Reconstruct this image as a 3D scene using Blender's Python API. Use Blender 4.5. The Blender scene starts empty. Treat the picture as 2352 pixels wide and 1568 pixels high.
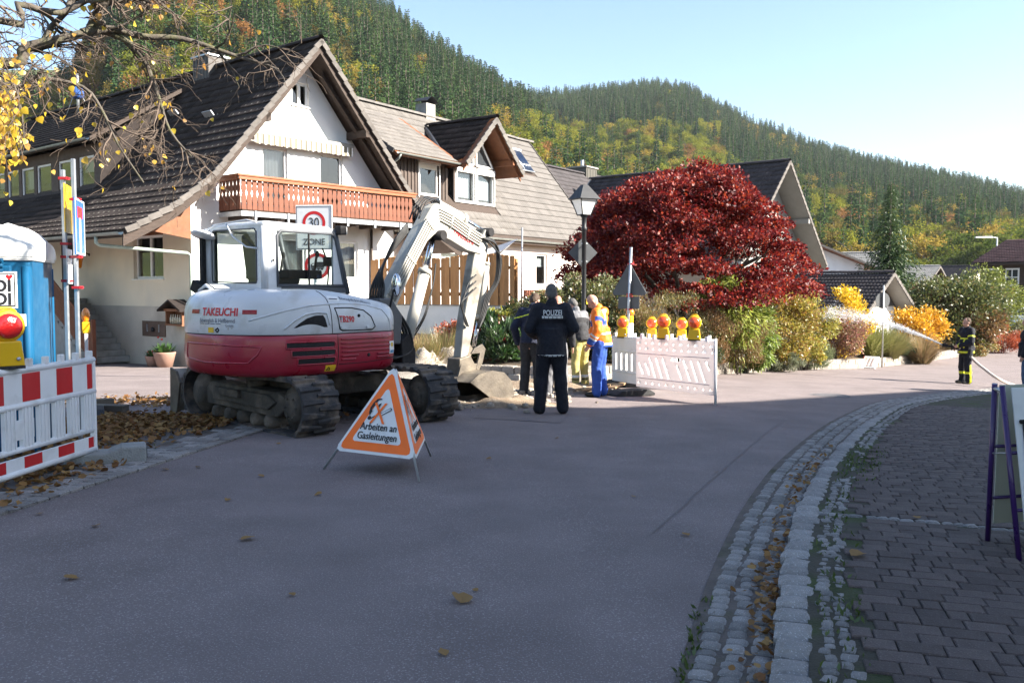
import bpy, bmesh, math, random
import numpy as np
from mathutils import Vector, Matrix, Euler, noise as mnoise
R_ = math.radians
S = bpy.context.scene
C = S.collection
rng = random.Random(7)
nr = np.random.default_rng(7)
# ---------------------------------------------------------------- camera
FPX, CX, CY, HOR, CAMZ = 2070.0, 1176.0, 784.0, 665.0, 1.66      # measured on a 2352x1568 copy of the photograph
PITCH = math.atan((CY - HOR) / FPX)
cam = bpy.data.cameras.new('camera'); cam_o = bpy.data.objects.new('camera', cam); C.objects.link(cam_o)
cam.sensor_width = 36; cam.lens = 36 * FPX / 2352; cam.clip_start = 0.1; cam.clip_end = 6000
cam_o.location = (0, 0, CAMZ); cam_o.rotation_euler = (math.pi / 2 - PITCH, 0, 0)
S.camera = cam_o
# ---------------------------------------------------------------- light
SUN_AZ = (0.971, -0.24)          # horizontal direction towards the sun
SUN_EL = R_(31)
w = bpy.data.worlds.new('World'); S.world = w; w.use_nodes = True
nt = w.node_tree; nt.nodes.clear()
sky = nt.nodes.new('ShaderNodeTexSky'); sky.sky_type = 'NISHITA'; sky.sun_disc = False
sky.sun_elevation = SUN_EL; sky.sun_rotation = math.atan2(SUN_AZ[0], SUN_AZ[1])
sky.air_density = 1.0; sky.dust_density = 0.7; sky.ozone_density = 1.6
bg = nt.nodes.new('ShaderNodeBackground'); bg.inputs['Strength'].default_value = 0.074
wo = nt.nodes.new('ShaderNodeOutputWorld')
nt.links.new(sky.outputs[0], bg.inputs[0]); nt.links.new(bg.outputs[0], wo.inputs[0])
sl = bpy.data.lights.new('sun', 'SUN'); sl.energy = 5.0; sl.angle = R_(0.55); sl.color = (1.0, 0.93, 0.82)
so = bpy.data.objects.new('sun', sl); C.objects.link(so)
_d = Vector((SUN_AZ[0] * math.cos(SUN_EL), SUN_AZ[1] * math.cos(SUN_EL), math.sin(SUN_EL)))
so.rotation_euler = _d.to_track_quat('Z', 'Y').to_euler(); so.location = (20, -10, 30)
S.view_settings.view_transform = 'Standard'; S.view_settings.look = 'None'
S.view_settings.exposure = 2.02; S.view_settings.gamma = 1.0
S.cycles.max_bounces = 8; S.cycles.diffuse_bounces = 3; S.cycles.glossy_bounces = 3; S.cycles.transparent_max_bounces = 12
S.cycles.transmission_bounces = 4; S.cycles.caustics_reflective = False; S.cycles.caustics_refractive = False
S.cycles.use_denoising = True
S.cycles.sample_clamp_indirect = 6

# ---------------------------------------------------------------- measuring
def sp(t, k=1.5):
    return math.log1p(math.exp(min(40, t / k))) * k if t < 40 * k else t
def G(x, y):
    "height of the road surface: it falls gently away to the back right"
    q = 0.035 * sp(y - 11) + 0.045 * sp(x - 2) + 1e-6
    return -(q ** -4 + 1.6 ** -4) ** -0.25
def ray(x, y):
    u = (x - CX) / FPX; v = (CY - y) / FPX; c, s = math.cos(PITCH), math.sin(PITCH)
    return Vector((u, c + v * s, -s + v * c))
def at(x, y, Y):
    d = ray(x, y); k = Y / d.y
    return Vector((d.x * k, Y, CAMZ + d.z * k))
def gp(x, y, dz=0.0):
    "where the line of sight through a measured point meets the ground"
    d = ray(x, y); lo, hi = 0.5, 400.0
    for _ in range(60):
        m = (lo + hi) / 2; k = m / d.y
        if CAMZ + d.z * k > G(d.x * k, m) + dz: lo = m
        else: hi = m
    k = lo / d.y
    return Vector((d.x * k, lo, CAMZ + d.z * k))

# ---------------------------------------------------------------- materials
MATS = {}
def _n(t, k, **kw):
    n = t.nodes.new('ShaderNode' + k)
    for a, b in kw.items(): setattr(n, a, b)
    return n
def mat(name, col, rough=0.7, var=0.12, scale=6.0, bump=0.0, bscale=40.0, metal=0.0, spec=0.4, col2=None, mask=(0.5, 0.7), mscale=3.0,
        island=0.0, obj=0.0, coat=0.0, trans=0.0, emit=0.0, stretch=None, cols=None, detail=5.0, dirt=None, speck=None):
    """procedural surface: base colour broken by noise (var), optional second colour in patches, per piece variation (island / obj),
    fine relief (bump), speck = (colour, scale, threshold) mineral grains"""
    if name in MATS: return MATS[name]
    m = bpy.data.materials.new(name); m.use_nodes = True; MATS[name] = m
    t = m.node_tree; t.nodes.clear(); L = t.links.new
    out = _n(t, 'OutputMaterial'); b = _n(t, 'BsdfPrincipled'); L(b.outputs[0], out.inputs[0])
    tc = _n(t, 'TexCoord'); co = tc.outputs['Object']
    if stretch:
        mp = _n(t, 'Mapping'); mp.inputs['Scale'].default_value = stretch; L(co, mp.inputs[0]); co = mp.outputs[0]
    def noise(sc, det=detail):
        q = _n(t, 'TexNoise'); q.inputs['Scale'].default_value = sc; q.inputs['Detail'].default_value = det
        L(co, q.inputs['Vector']); return q.outputs[0]
    rgb = None
    if cols:
        r = _n(t, 'ValToRGB'); e = r.color_ramp.elements
        while len(e) < len(cols): e.new(0.5)
        for i, cc in enumerate(cols): e[i].position = i / max(1, len(cols) - 1); e[i].color = (*cc, 1)
        if island: L(_n(t, 'NewGeometry').outputs['Random Per Island'], r.inputs[0])
        else: L(_n(t, 'ObjectInfo').outputs['Random'], r.inputs[0])
        rgb = r.outputs[0]
    else:
        q = _n(t, 'RGB'); q.outputs[0].default_value = (*col, 1); rgb = q.outputs[0]
    def mix(f, a, bb, kind='MIX'):
        x = _n(t, 'Mix', data_type='RGBA', blend_type=kind)
        if isinstance(f, (int, float)): x.inputs[0].default_value = f
        else: L(f, x.inputs[0])
        L(a, x.inputs[6])
        if isinstance(bb, tuple): x.inputs[7].default_value = (*bb, 1)
        else: L(bb, x.inputs[7])
        return x.outputs[2]
    def mr(v, a, bb, c, d):
        x = _n(t, 'MapRange'); L(v, x.inputs[0])
        for i, k in enumerate((a, bb, c, d)): x.inputs[i + 1].default_value = k
        return x.outputs[0]
    if col2 is not None: rgb = mix(mr(noise(mscale), mask[0], mask[1], 0, 1), rgb, tuple(col2))
    if speck: rgb = mix(mr(noise(speck[1], 2), speck[2], speck[2] + 0.06, 0, 1), rgb, tuple(speck[0]))
    val = None
    def mul(v):
        nonlocal val
        if val is None: val = v
        else:
            x = _n(t, 'Math', operation='MULTIPLY'); L(val, x.inputs[0]); L(v, x.inputs[1]); val = x.outputs[0]
    if var: mul(mr(noise(scale), 0.25, 0.75, 1 - var, 1 + var))
    if island and not cols: mul(mr(_n(t, 'NewGeometry').outputs['Random Per Island'], 0, 1, 1 - island, 1 + island))
    if obj and not cols: mul(mr(_n(t, 'ObjectInfo').outputs['Random'], 0, 1, 1 - obj, 1 + obj))
    if val is not None:
        cb = _n(t, 'CombineColor'); [L(val, cb.inputs[i]) for i in range(3)]
        rgb = mix(1.0, rgb, cb.outputs[0], 'MULTIPLY')
    L(rgb, b.inputs['Base Color'])
    b.inputs['Roughness'].default_value = rough
    if rough > 0.12 and rough < 0.95 and var:
        L(mr(noise(scale * 2.3), 0.3, 0.7, max(0.05, rough - 0.1), min(1, rough + 0.1)), b.inputs['Roughness'])
    b.inputs['Metallic'].default_value = metal
    b.inputs['Specular IOR Level'].default_value = spec
    b.inputs['Coat Weight'].default_value = coat
    if emit:
        L(rgb, b.inputs['Emission Color']); b.inputs['Emission Strength'].default_value = emit
    if bump:
        bp = _n(t, 'Bump'); bp.inputs['Strength'].default_value = min(1, bump); bp.inputs['Distance'].default_value = 0.02
        L(noise(bscale), bp.inputs['Height']); L(bp.outputs[0], b.inputs['Normal'])
    return m
def leafmat(name, cols, trans=0.45, rough=0.45, spec=0.25, obj=False, var=0.0):
    if name in MATS: return MATS[name]
    m = bpy.data.materials.new(name); m.use_nodes = True; MATS[name] = m
    t = m.node_tree; t.nodes.clear(); L = t.links.new
    out = _n(t, 'OutputMaterial'); r = _n(t, 'ValToRGB'); e = r.color_ramp.elements
    while len(e) < len(cols): e.new(0.5)
    for i, cc in enumerate(cols): e[i].position = i / max(1, len(cols) - 1); e[i].color = (*cc, 1)
    isl = _n(t, 'NewGeometry').outputs['Random Per Island']
    src = isl
    if obj:
        oi = _n(t, 'ObjectInfo').outputs['Random']
        a = _n(t, 'Math', operation='MULTIPLY_ADD'); L(isl, a.inputs[0]); a.inputs[1].default_value = 0.35
        s = _n(t, 'Math', operation='MULTIPLY'); L(oi, s.inputs[0]); s.inputs[1].default_value = 0.65
        L(s.outputs[0], a.inputs[2]); src = a.outputs[0]
    L(src, r.inputs[0])
    d = _n(t, 'BsdfDiffuse'); tr = _n(t, 'BsdfTranslucent'); L(r.outputs[0], d.inputs[0]); L(r.outputs[0], tr.inputs[0])
    mx = _n(t, 'MixShader'); mx.inputs[0].default_value = trans; L(d.outputs[0], mx.inputs[1]); L(tr.outputs[0], mx.inputs[2])
    if spec > 0:
        g = _n(t, 'BsdfGlossy'); g.inputs['Roughness'].default_value = rough; g.inputs[0].default_value = (1, 1, 1, 1)
        m2 = _n(t, 'MixShader'); m2.inputs[0].default_value = spec * .16; L(mx.outputs[0], m2.inputs[1]); L(g.outputs[0], m2.inputs[2])
        L(m2.outputs[0], out.inputs[0])
    else: L(mx.outputs[0], out.inputs[0])
    return m
def glassmat(name, tint=(0.85, 0.9, 0.9), ior=1.5, rough=0.0, refl=1.0):
    "thin pane: clear with Fresnel reflection"
    if name in MATS: return MATS[name]
    m = bpy.data.materials.new(name); m.use_nodes = True; MATS[name] = m
    t = m.node_tree; t.nodes.clear(); L = t.links.new
    out = _n(t, 'OutputMaterial'); tr = _n(t, 'BsdfTransparent'); tr.inputs[0].default_value = (*tint, 1)
    g = _n(t, 'BsdfGlossy'); g.inputs['Roughness'].default_value = rough
    fr = _n(t, 'Fresnel'); fr.inputs[0].default_value = ior
    ml = _n(t, 'Math', operation='MULTIPLY', use_clamp=True); L(fr.outputs[0], ml.inputs[0]); ml.inputs[1].default_value = refl
    mx = _n(t, 'MixShader'); L(ml.outputs[0], mx.inputs[0]); L(tr.outputs[0], mx.inputs[1]); L(g.outputs[0], mx.inputs[2])
    L(mx.outputs[0], out.inputs[0]); return m

# ---------------------------------------------------------------- meshes
def basis(d):
    d = Vector(d).normalized()
    a = Vector((0, 0, 1)) if abs(d.z) < 0.9 else Vector((1, 0, 0))
    u = d.cross(a).normalized(); return u, d.cross(u).normalized(), d
class MB:
    "collects shapes, build() links them as ONE mesh object"
    def __init__(s): s.v = []; s.f = []; s.m = []; s.sm = []
    def add(s, vs, fs, mi=0, smooth=False):
        o = len(s.v); s.v += [tuple(p) for p in vs]
        for f in fs: s.f.append([i + o for i in f]); s.m.append(mi); s.sm.append(smooth)
        return s
    def box(s, c, d, rz=0, mi=0, M=None, taper=1.0):
        x, y, z = d[0] / 2, d[1] / 2, d[2] / 2
        vs = [Vector((i * x * (taper if k > 0 else 1), j * y * (taper if k > 0 else 1), k * z)) for k in (-1, 1) for j in (-1, 1) for i in (-1, 1)]
        if M is None: M = Matrix.Rotation(rz, 3, 'Z') if rz else None
        if M is not None: vs = [M @ p for p in vs]
        c = Vector(c)
        return s.add([p + c for p in vs], [(0, 2, 3, 1), (4, 5, 7, 6), (0, 1, 5, 4), (2, 6, 7, 3), (0, 4, 6, 2), (1, 3, 7, 5)], mi)
    def hexa(s, p, mi=0):
        "p: 4 bottom points counter-clockwise from above, then the 4 above them"
        return s.add(p, [(3, 2, 1, 0), (4, 5, 6, 7), (0, 1, 5, 4), (1, 2, 6, 5), (2, 3, 7, 6), (3, 0, 4, 7)], mi)
    def tube(s, pts, r, n=8, mi=0, cap=True, smooth=True):
        pts = [Vector(p) for p in pts]; k = len(pts)
        rs = r if isinstance(r, (list, tuple)) else [r] * k
        vs = []; u = None
        for i, p in enumerate(pts):
            d = (pts[min(i + 1, k - 1)] - pts[max(i - 1, 0)])
            if d.length < 1e-9: d = Vector((0, 0, 1))
            d.normalize()
            if u is None: u = basis(d)[0]
            u = (u - d * u.dot(d)); u = u.normalized() if u.length > 1e-6 else basis(d)[0]
            w_ = d.cross(u)
            for j in range(n):
                a = 2 * math.pi * j / n; vs.append(p + (u * math.cos(a) + w_ * math.sin(a)) * rs[i])
        fs = [(i * n + j, i * n + (j + 1) % n, (i + 1) * n + (j + 1) % n, (i + 1) * n + j) for i in range(k - 1) for j in range(n)]
        o = len(s.v); s.add(vs, fs, mi, smooth)
        if cap:
            s.f.append([o + j for j in range(n)][::-1]); s.m.append(mi); s.sm.append(False)
            s.f.append([o + (k - 1) * n + j for j in range(n)]); s.m.append(mi); s.sm.append(False)
        return s
    def prism(s, poly, o, u, v, d, mi=0):
        "polygon poly (a,b) in the plane o + a*u + b*v, pushed along vector d"
        o, u, v, d = Vector(o), Vector(u), Vector(v), Vector(d); n = len(poly)
        a = [o + u * p[0] + v * p[1] for p in poly]
        if u.cross(v).dot(d) < 0: a = a[::-1]
        return s.add(a + [p + d for p in a], [list(range(n))[::-1], [n + i for i in range(n)]] + [(i, (i + 1) % n, n + (i + 1) % n, n + i) for i in range(n)], mi)
    def lathe(s, prof, o=(0, 0, 0), n=16, ax=(0, 0, 1), mi=0, smooth=True):
        u, v, d = basis(ax); o = Vector(o); vs = []
        for r, h in prof:
            for j in range(n):
                a = 2 * math.pi * j / n; vs.append(o + d * h + (u * math.cos(a) + v * math.sin(a)) * r)
        k = len(prof)
        fs = [(i * n + j, i * n + (j + 1) % n, (i + 1) * n + (j + 1) % n, (i + 1) * n + j) for i in range(k - 1) for j in range(n)]
        s.add(vs, fs, mi, smooth); oo = len(s.v) - k * n
        if prof[0][0] > 1e-5: s.f.append([oo + j for j in range(n)][::-1]); s.m.append(mi); s.sm.append(False)
        if prof[-1][0] > 1e-5: s.f.append([oo + (k - 1) * n + j for j in range(n)]); s.m.append(mi); s.sm.append(False)
        return s
    def ell(s, c, r, n=10, k=7, M=None, mi=0):
        vs = []
        for i in range(k + 1):
            a = math.pi * i / k
            for j in range(n):
                b = 2 * math.pi * j / n
                p = Vector((r[0] * math.sin(a) * math.cos(b), r[1] * math.sin(a) * math.sin(b), r[2] * math.cos(a)))
                vs.append((M @ p if M else p) + Vector(c))
        return s.add(vs, [(i * n + j, (i + 1) * n + j, (i + 1) * n + (j + 1) % n, i * n + (j + 1) % n) for i in range(k) for j in range(n)], mi, True)
    def grid(s, fn, nu, nv, mi=0, smooth=True):
        vs = [fn(i / nu, j / nv) for i in range(nu + 1) for j in range(nv + 1)]
        return s.add(vs, [(i * (nv + 1) + j, (i + 1) * (nv + 1) + j, (i + 1) * (nv + 1) + j + 1, i * (nv + 1) + j + 1) for i in range(nu) for j in range(nv)], mi, smooth)
    def mesh(s, name, mats):
        me = bpy.data.meshes.new(name); me.from_pydata(s.v, [], s.f)
        for q in (mats if isinstance(mats, (list, tuple)) else [mats]): me.materials.append(q)
        if any(s.m): me.polygons.foreach_set('material_index', s.m)
        if any(s.sm): me.polygons.foreach_set('use_smooth', s.sm)
        me.update(); return me
    def build(s, name, mats, parent=None, bevel=0.0, loc=None, rz=0.0, seg=2, fix=False):
        me = s.mesh(name, mats)
        if fix:
            bm = bmesh.new(); bm.from_mesh(me); bmesh.ops.recalc_face_normals(bm, faces=bm.faces); bm.to_mesh(me); bm.free()
        o = link(name, me, parent)
        if loc is not None: o.location = loc
        if rz: o.rotation_euler.z = rz
        if bevel:
            b = o.modifiers.new('bevel', 'BEVEL'); b.width = bevel; b.segments = seg; b.limit_method = 'ANGLE'; b.angle_limit = R_(40)
        return o
def link(name, data, parent=None):
    o = bpy.data.objects.new(name, data); C.objects.link(o)
    if parent is not None: o.parent = parent
    return o
def tag(o, label, cat, group=None):
    o['label'] = label; o['category'] = cat; o['kind'] = 'thing'
    if group: o['group'] = group
    return o
def kind(o, k): o['kind'] = k; return o
def thing(name, label, cat, loc=(0, 0, 0), rz=0.0, group=None):
    o = bpy.data.objects.new(name, None); C.objects.link(o); o.empty_display_size = 0.2
    o.location = loc; o.rotation_euler.z = rz
    return tag(o, label, cat, group)
def dup(o, parent=None, loc=None, rz=None, label=None, scale=None):
    r = o.copy(); C.objects.link(r)
    if parent is not None: r.parent = parent
    if loc is not None: r.location = loc
    if rz is not None: r.rotation_euler.z = rz
    if label: r['label'] = label
    if scale is not None: r.scale = scale
    for ch in list(o.children): dup(ch, r)
    return r
def from_np(name, v, f, mats, parent=None, mi=None, smooth=False):
    "big meshes from numpy arrays: v (n,3), f (m,3 or 4)"
    me = bpy.data.meshes.new(name); k = f.shape[1]
    me.vertices.add(len(v)); me.vertices.foreach_set('co', np.asarray(v, np.float32).ravel())
    me.loops.add(f.size); me.loops.foreach_set('vertex_index', np.asarray(f, np.int32).ravel())
    me.polygons.add(len(f)); me.polygons.foreach_set('loop_start', np.arange(0, f.size, k, dtype=np.int32))
    for q in (mats if isinstance(mats, (list, tuple)) else [mats]): me.materials.append(q)
    if mi is not None: me.polygons.foreach_set('material_index', np.asarray(mi, np.int32))
    if smooth: me.polygons.foreach_set('use_smooth', np.ones(len(f), bool))
    me.update(); me.validate()
    return link(name, me, parent)
def text_mesh(name, body, size, align='CENTER', bold=0.0, spacing=1.0, extrude=0.0):
    cu = bpy.data.curves.new(name, 'FONT'); cu.body = body; cu.size = size; cu.align_x = align; cu.align_y = 'CENTER'
    cu.extrude = extrude; cu.offset = bold; cu.space_character = spacing; cu.resolution_u = 3
    o = bpy.data.objects.new(name, cu); C.objects.link(o); bpy.context.view_layer.update()
    me = bpy.data.meshes.new_from_object(o.evaluated_get(bpy.context.evaluated_depsgraph_get())); bpy.data.objects.remove(o); bpy.data.curves.remove(cu)
    me.name = name; return me
def text(name, body, size, m, parent, M, align='CENTER', extrude=0.0015, sx=1.0, bold=0.0, spacing=1.0):
    "lettering as thin raised mesh placed by matrix M (x along the line, y up, z out of the face)"
    me = text_mesh(name, body, size, align, bold, spacing, extrude); me.materials.clear(); me.materials.append(m)
    o = link(name, me, parent); o.matrix_local = M @ Matrix.Diagonal((sx, 1, 1, 1)); return o
def frame(o, x, y):
    "matrix with given origin, x axis and y axis (z is their cross product)"
    x = Vector(x).normalized(); y = Vector(y); z = x.cross(y).normalized(); y = z.cross(x)
    return Matrix(((x.x, y.x, z.x, o[0]), (x.y, y.y, z.y, o[1]), (x.z, y.z, z.z, o[2]), (0, 0, 0, 1)))
# ================================================================ the ground, road, pavement
def catmull(pts, step):
    pts = [Vector(p) for p in pts]; out = []
    for i in range(len(pts) - 1):
        p0, p1, p2, p3 = pts[max(i - 1, 0)], pts[i], pts[i + 1], pts[min(i + 2, len(pts) - 1)]
        n = max(1, int((p2 - p1).length / step))
        for k in range(n):
            t = k / n
            out.append(0.5 * ((2 * p1) + (p2 - p0) * t + (2 * p0 - 5 * p1 + 4 * p2 - p3) * t * t + (3 * p1 - p0 - 3 * p2 + p3) * t ** 3))
    out.append(pts[-1]); return out
class Path:
    "a curve on the ground, walked by arc length"
    def __init__(s, pts, step=0.05):
        s.p = catmull([(a, b, 0) for a, b in pts], step); s.L = [0.0]
        for i in range(1, len(s.p)): s.L.append(s.L[-1] + (s.p[i] - s.p[i - 1]).length)
        s.len = s.L[-1]
    def at(s, t):
        import bisect
        i = max(1, min(len(s.L) - 1, bisect.bisect_left(s.L, t))); a, b = s.p[i - 1], s.p[i]
        d = (b - a).normalized(); return a + d * (t - s.L[i - 1]), d, Vector((d.y, -d.x, 0))     # point, along, to the right
KERB = Path([(-0.75, -4), (-0.15, -1), (0.18, 0.6), (0.62, 2.2), (1.12, 3.79), (1.67, 5.47), (2.36, 7.26), (3.31, 9.38), (5.34, 13.33), (7.78, 17.33), (11.92, 22.04), (17, 27), (24, 33)])
def smooth01(t): t = max(0, min(1, t)); return t * t * (3 - 2 * t)
def kerb_h(y): return 0.095 - 0.075 * smooth01((y - 5.5) / 4.0)

M_road = mat('asphalt', (0.198, 0.163, 0.158), 0.88, 0.15, 1.3, 0.8, 75, spec=0.25, col2=(0.168, 0.138, 0.132), mask=(0.45, 0.75), mscale=0.45, speck=((0.33, 0.295, 0.29), 105, 0.585))
M_patch = mat('asphalt_patch', (0.198, 0.163, 0.156), 0.88, 0.12, 2.3, 0.8, 80, spec=0.25, speck=((0.30, 0.275, 0.27), 110, 0.60))
M_tar = mat('tar_joint', (0.135, 0.114, 0.112), 0.7, 0.2, 8, 0.3, 60)
M_soil = mat('soil', (0.105, 0.075, 0.050), 0.95, 0.35, 5, 0.9, 25, col2=(0.17, 0.13, 0.09), mscale=1.5)
M_grassland = mat('meadow', (0.075, 0.095, 0.030), 0.95, 0.3, 0.06, 0.6, 3, col2=(0.10, 0.085, 0.04), mscale=0.02)
M_gravel = mat('gravel', (0.165, 0.155, 0.150), 0.95, 0.3, 3, 1.0, 75, col2=(0.075, 0.060, 0.050), mask=(0.4, 0.65), mscale=1.1, speck=((0.34, 0.33, 0.33), 90, 0.62))
M_granite = mat('granite_setts', (0.225, 0.21, 0.20), 0.85, 0.22, 14, 0.7, 60, island=0.28, speck=((0.40, 0.39, 0.38), 140, 0.6), col2=(0.19, 0.18, 0.17), mscale=9)
M_granite_o = mat('granite_sett', (0.225, 0.21, 0.20), 0.85, 0.22, 14, 0.7, 60, obj=0.28, speck=((0.40, 0.39, 0.38), 140, 0.6), col2=(0.19, 0.18, 0.17), mscale=9)
M_kerb = mat('granite_kerb', (0.255, 0.24, 0.23), 0.85, 0.22, 9, 0.8, 45, obj=0.16, speck=((0.46, 0.45, 0.44), 120, 0.6), col2=(0.21, 0.20, 0.19), mscale=5)
M_paver = mat('concrete_pavers', (0.098, 0.076, 0.070), 0.9, 0.2, 18, 0.6, 120, island=0.22, speck=((0.19, 0.165, 0.155), 130, 0.64))
M_paver_o = mat('concrete_paver', (0.098, 0.076, 0.070), 0.9, 0.2, 18, 0.6, 120, obj=0.22, speck=((0.19, 0.165, 0.155), 130, 0.64))
M_joint = mat('mossy_joint', (0.060, 0.054, 0.040), 0.97, 0.3, 6, 0.8, 60, col2=(0.045, 0.060, 0.018), mask=(0.48, 0.6), mscale=2.2)
M_joint2 = mat('sandy_joint', (0.120, 0.100, 0.088), 0.97, 0.3, 6, 0.8, 60, col2=(0.06, 0.062, 0.03), mask=(0.55, 0.7), mscale=2.2)

# ---- terrain: valley floor and two wooded hills, one sheet to the horizon
def lerp_tab(x, tab):
    if x <= tab[0][0]: return tab[0][1]
    for (a, b), (c, d) in zip(tab, tab[1:]):
        if x <= c: t = (x - a) / (c - a); t = t * t * (3 - 2 * t) * 0.5 + t * 0.5; return b + (d - b) * t
    return tab[-1][1]
CREST1 = [(-3000, 330), (-900, 250), (-300, 190), (0, 300), (120, 292), (190, 258), (240, 165), (290, 58), (360, -30), (450, -90), (600, -80), (740, 10), (820, 62), (900, 100), (1000, 165), (1100, 228), (1200, 282), (1300, 340), (1400, 400), (1520, 470), (1650, 555), (1800, 645)]
CREST2 = [(-400, 250), (600, 200), (1150, 258), (1260, 256), (1400, 247), (1500, 240), (1570, 252), (1650, 296), (1750, 340), (1900, 400), (2000, 426), (2100, 452), (2200, 474), (2352, 512), (2600, 545), (3200, 560), (5000, 600)]
H1 = (105.0, 520.0); H2 = (175.0, 880.0)
def hill(r, px, crest, r0, r1):
    e = (HOR - lerp_tab(px, crest)) / FPX
    if e <= 0: return -9
    zc = r1 * e; t = (r - r0) / (r1 - r0)
    if t <= 0: return -9
    if t < 1: return zc * (0.62 * t + 0.38 * t * t * (3 - 2 * t)) - 1.6
    return max(-9, zc - 1.6 - (t - 1) * zc * 0.6)
def terrain(x, y):
    r = math.hypot(x, y); base = G(x, y) - 0.09 if y > -60 else -0.1
    if y <= 5 or r < 100: return base
    px = CX + FPX * max(-3, min(3, x / y))
    return max(base, hill(r, px, CREST1, *H1), hill(r, px, CREST2, *H2))
mb = MB(); NA, rs = 220, [0.0] + [0.8 * 1.062 ** k for k in range(132)]
vs = [(0, 0, terrain(0, 0))]
for r in rs[1:]:
    for k in range(NA):
        a = 2 * math.pi * k / NA; x, y = r * math.sin(a), r * math.cos(a)
        z = terrain(x, y)
        if r > 120 and z > 2: z += mnoise.noise((x * 0.02, y * 0.02, 0)) * min(6, (r - 120) * 0.04)
        vs.append((x, y, z))
fs = [(0, 1 + (k + 1) % NA, 1 + k) for k in range(NA)]
for i in range(len(rs) - 2):
    o = 1 + i * NA
    fs += [(o + k, o + (k + 1) % NA, o + NA + (k + 1) % NA, o + NA + k) for k in range(NA)]
mb.add(vs, fs, 0, True); kind(mb.build('ground', M_grassland), 'structure')

# ---- road: one asphalt sheet
mb = MB()
def road_fn(i, j): x = -42 + 104 * i; y = -16 + 96 * j; return (x, y, G(x, y))
mb.grid(road_fn, 208, 192); kind(mb.build('road', M_road), 'structure')
def ground_sheet(name, poly, m, dz, parent=None, step=0.4):
    "flat patch that follows the road surface"
    bm = bmesh.new(); f = bm.faces.new([bm.verts.new((x, y, 0)) for x, y in poly]); f.normal_update()
    if f.normal.z < 0: bmesh.ops.reverse_faces(bm, faces=[f])
    xs = [p[0] for p in poly]; ys = [p[1] for p in poly]
    for ax, lo, hi in ((0, min(xs), max(xs)), (1, min(ys), max(ys))):
        k = lo + step
        while k < hi:
            n = Vector((1, 0, 0)) if ax == 0 else Vector((0, 1, 0))
            bmesh.ops.bisect_plane(bm, geom=bm.verts[:] + bm.edges[:] + bm.faces[:], plane_co=n * k, plane_no=n); k += step
    for v in bm.verts: v.co.z = G(v.co.x, v.co.y) + (dz(v.co.x, v.co.y) if callable(dz) else dz)
    me = bpy.data.meshes.new(name); bm.to_mesh(me); bm.free(); me.materials.append(m)
    for p in me.polygons: p.use_smooth = True
    return link(name, me, parent)
rd = bpy.data.objects['road']
pt = [gp(x, y) for x, y in ((1500, 1225), (1790, 972), (1905, 968), (1885, 1010), (1780, 1120), (1700, 1238))]
pt2 = [gp(x, y) for x, y in ((1090, 960), (1290, 972), (1320, 925), (1140, 918))]
ground_sheet('road_patch', [(p.x, p.y) for p in pt2], M_patch, 0.005, rd)
def strip_line(name, pts, w_, m, dz, parent):
    mb = MB(); P = [Vector((p[0], p[1], 0)) for p in pts]; vs = []
    for i, p in enumerate(P):
        d = (P[min(i + 1, len(P) - 1)] - P[max(0, i - 1)]).normalized(); nrm = Vector((d.y, -d.x, 0))
        ww = w_ * rng.uniform(0.6, 1.3)
        for s_ in (-1, 1): q = p + nrm * s_ * ww / 2; vs.append((q.x, q.y, G(q.x, q.y) + dz))
    mb.add(vs, [(2 * i, 2 * i + 1, 2 * i + 3, 2 * i + 2) for i in range(len(P) - 1)]); return mb.build(name, m, parent)
for a, b in ((pt[0], pt[1]), (pt[1], pt[2])):
    strip_line('tar_joint', [a.lerp(b, k / 30) + Vector((rng.gauss(0, .008), rng.gauss(0, .008), 0)) for k in range(31)], 0.009, M_tar, 0.009, rd)

# ---- stones that are laid one by one share a handful of meshes
def stone_mesh(name, lx, ly, lz, m, irr=0.07, rnd=0.16, seed=0):
    "roughly hewn block, top face slightly domed, base at z=0"
    r = random.Random(seed); mb = MB(); x, y = lx / 2, ly / 2; b = rnd * min(lx, ly)
    def ring(ins, z, j): return [Vector((sx * (x - ins) + r.uniform(-1, 1) * irr * lx * j, sy * (y - ins) + r.uniform(-1, 1) * irr * ly * j, z)) for sx, sy in ((-1, -1), (0, -1.06), (1, -1), (1.06, 0), (1, 1), (0, 1.06), (-1, 1), (-1.06, 0))]
    r0 = ring(0, 0, 0.6); r1 = ring(0, lz - b * 0.7, 0.6); r2 = ring(b, lz + r.uniform(-.1, .1) * b, 0.8)
    vs = r0 + r1 + r2 + [Vector((0, 0, lz + b * 0.25))]
    fs = []
    for k in range(2): fs += [(k * 8 + i, k * 8 + (i + 1) % 8, k * 8 + 8 + (i + 1) % 8, k * 8 + 8 + i) for i in range(8)]
    fs += [(16 + i, 16 + (i + 1) % 8, 24) for i in range(8)]
    mb.add(vs, fs); return mb.mesh(name, m)
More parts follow.
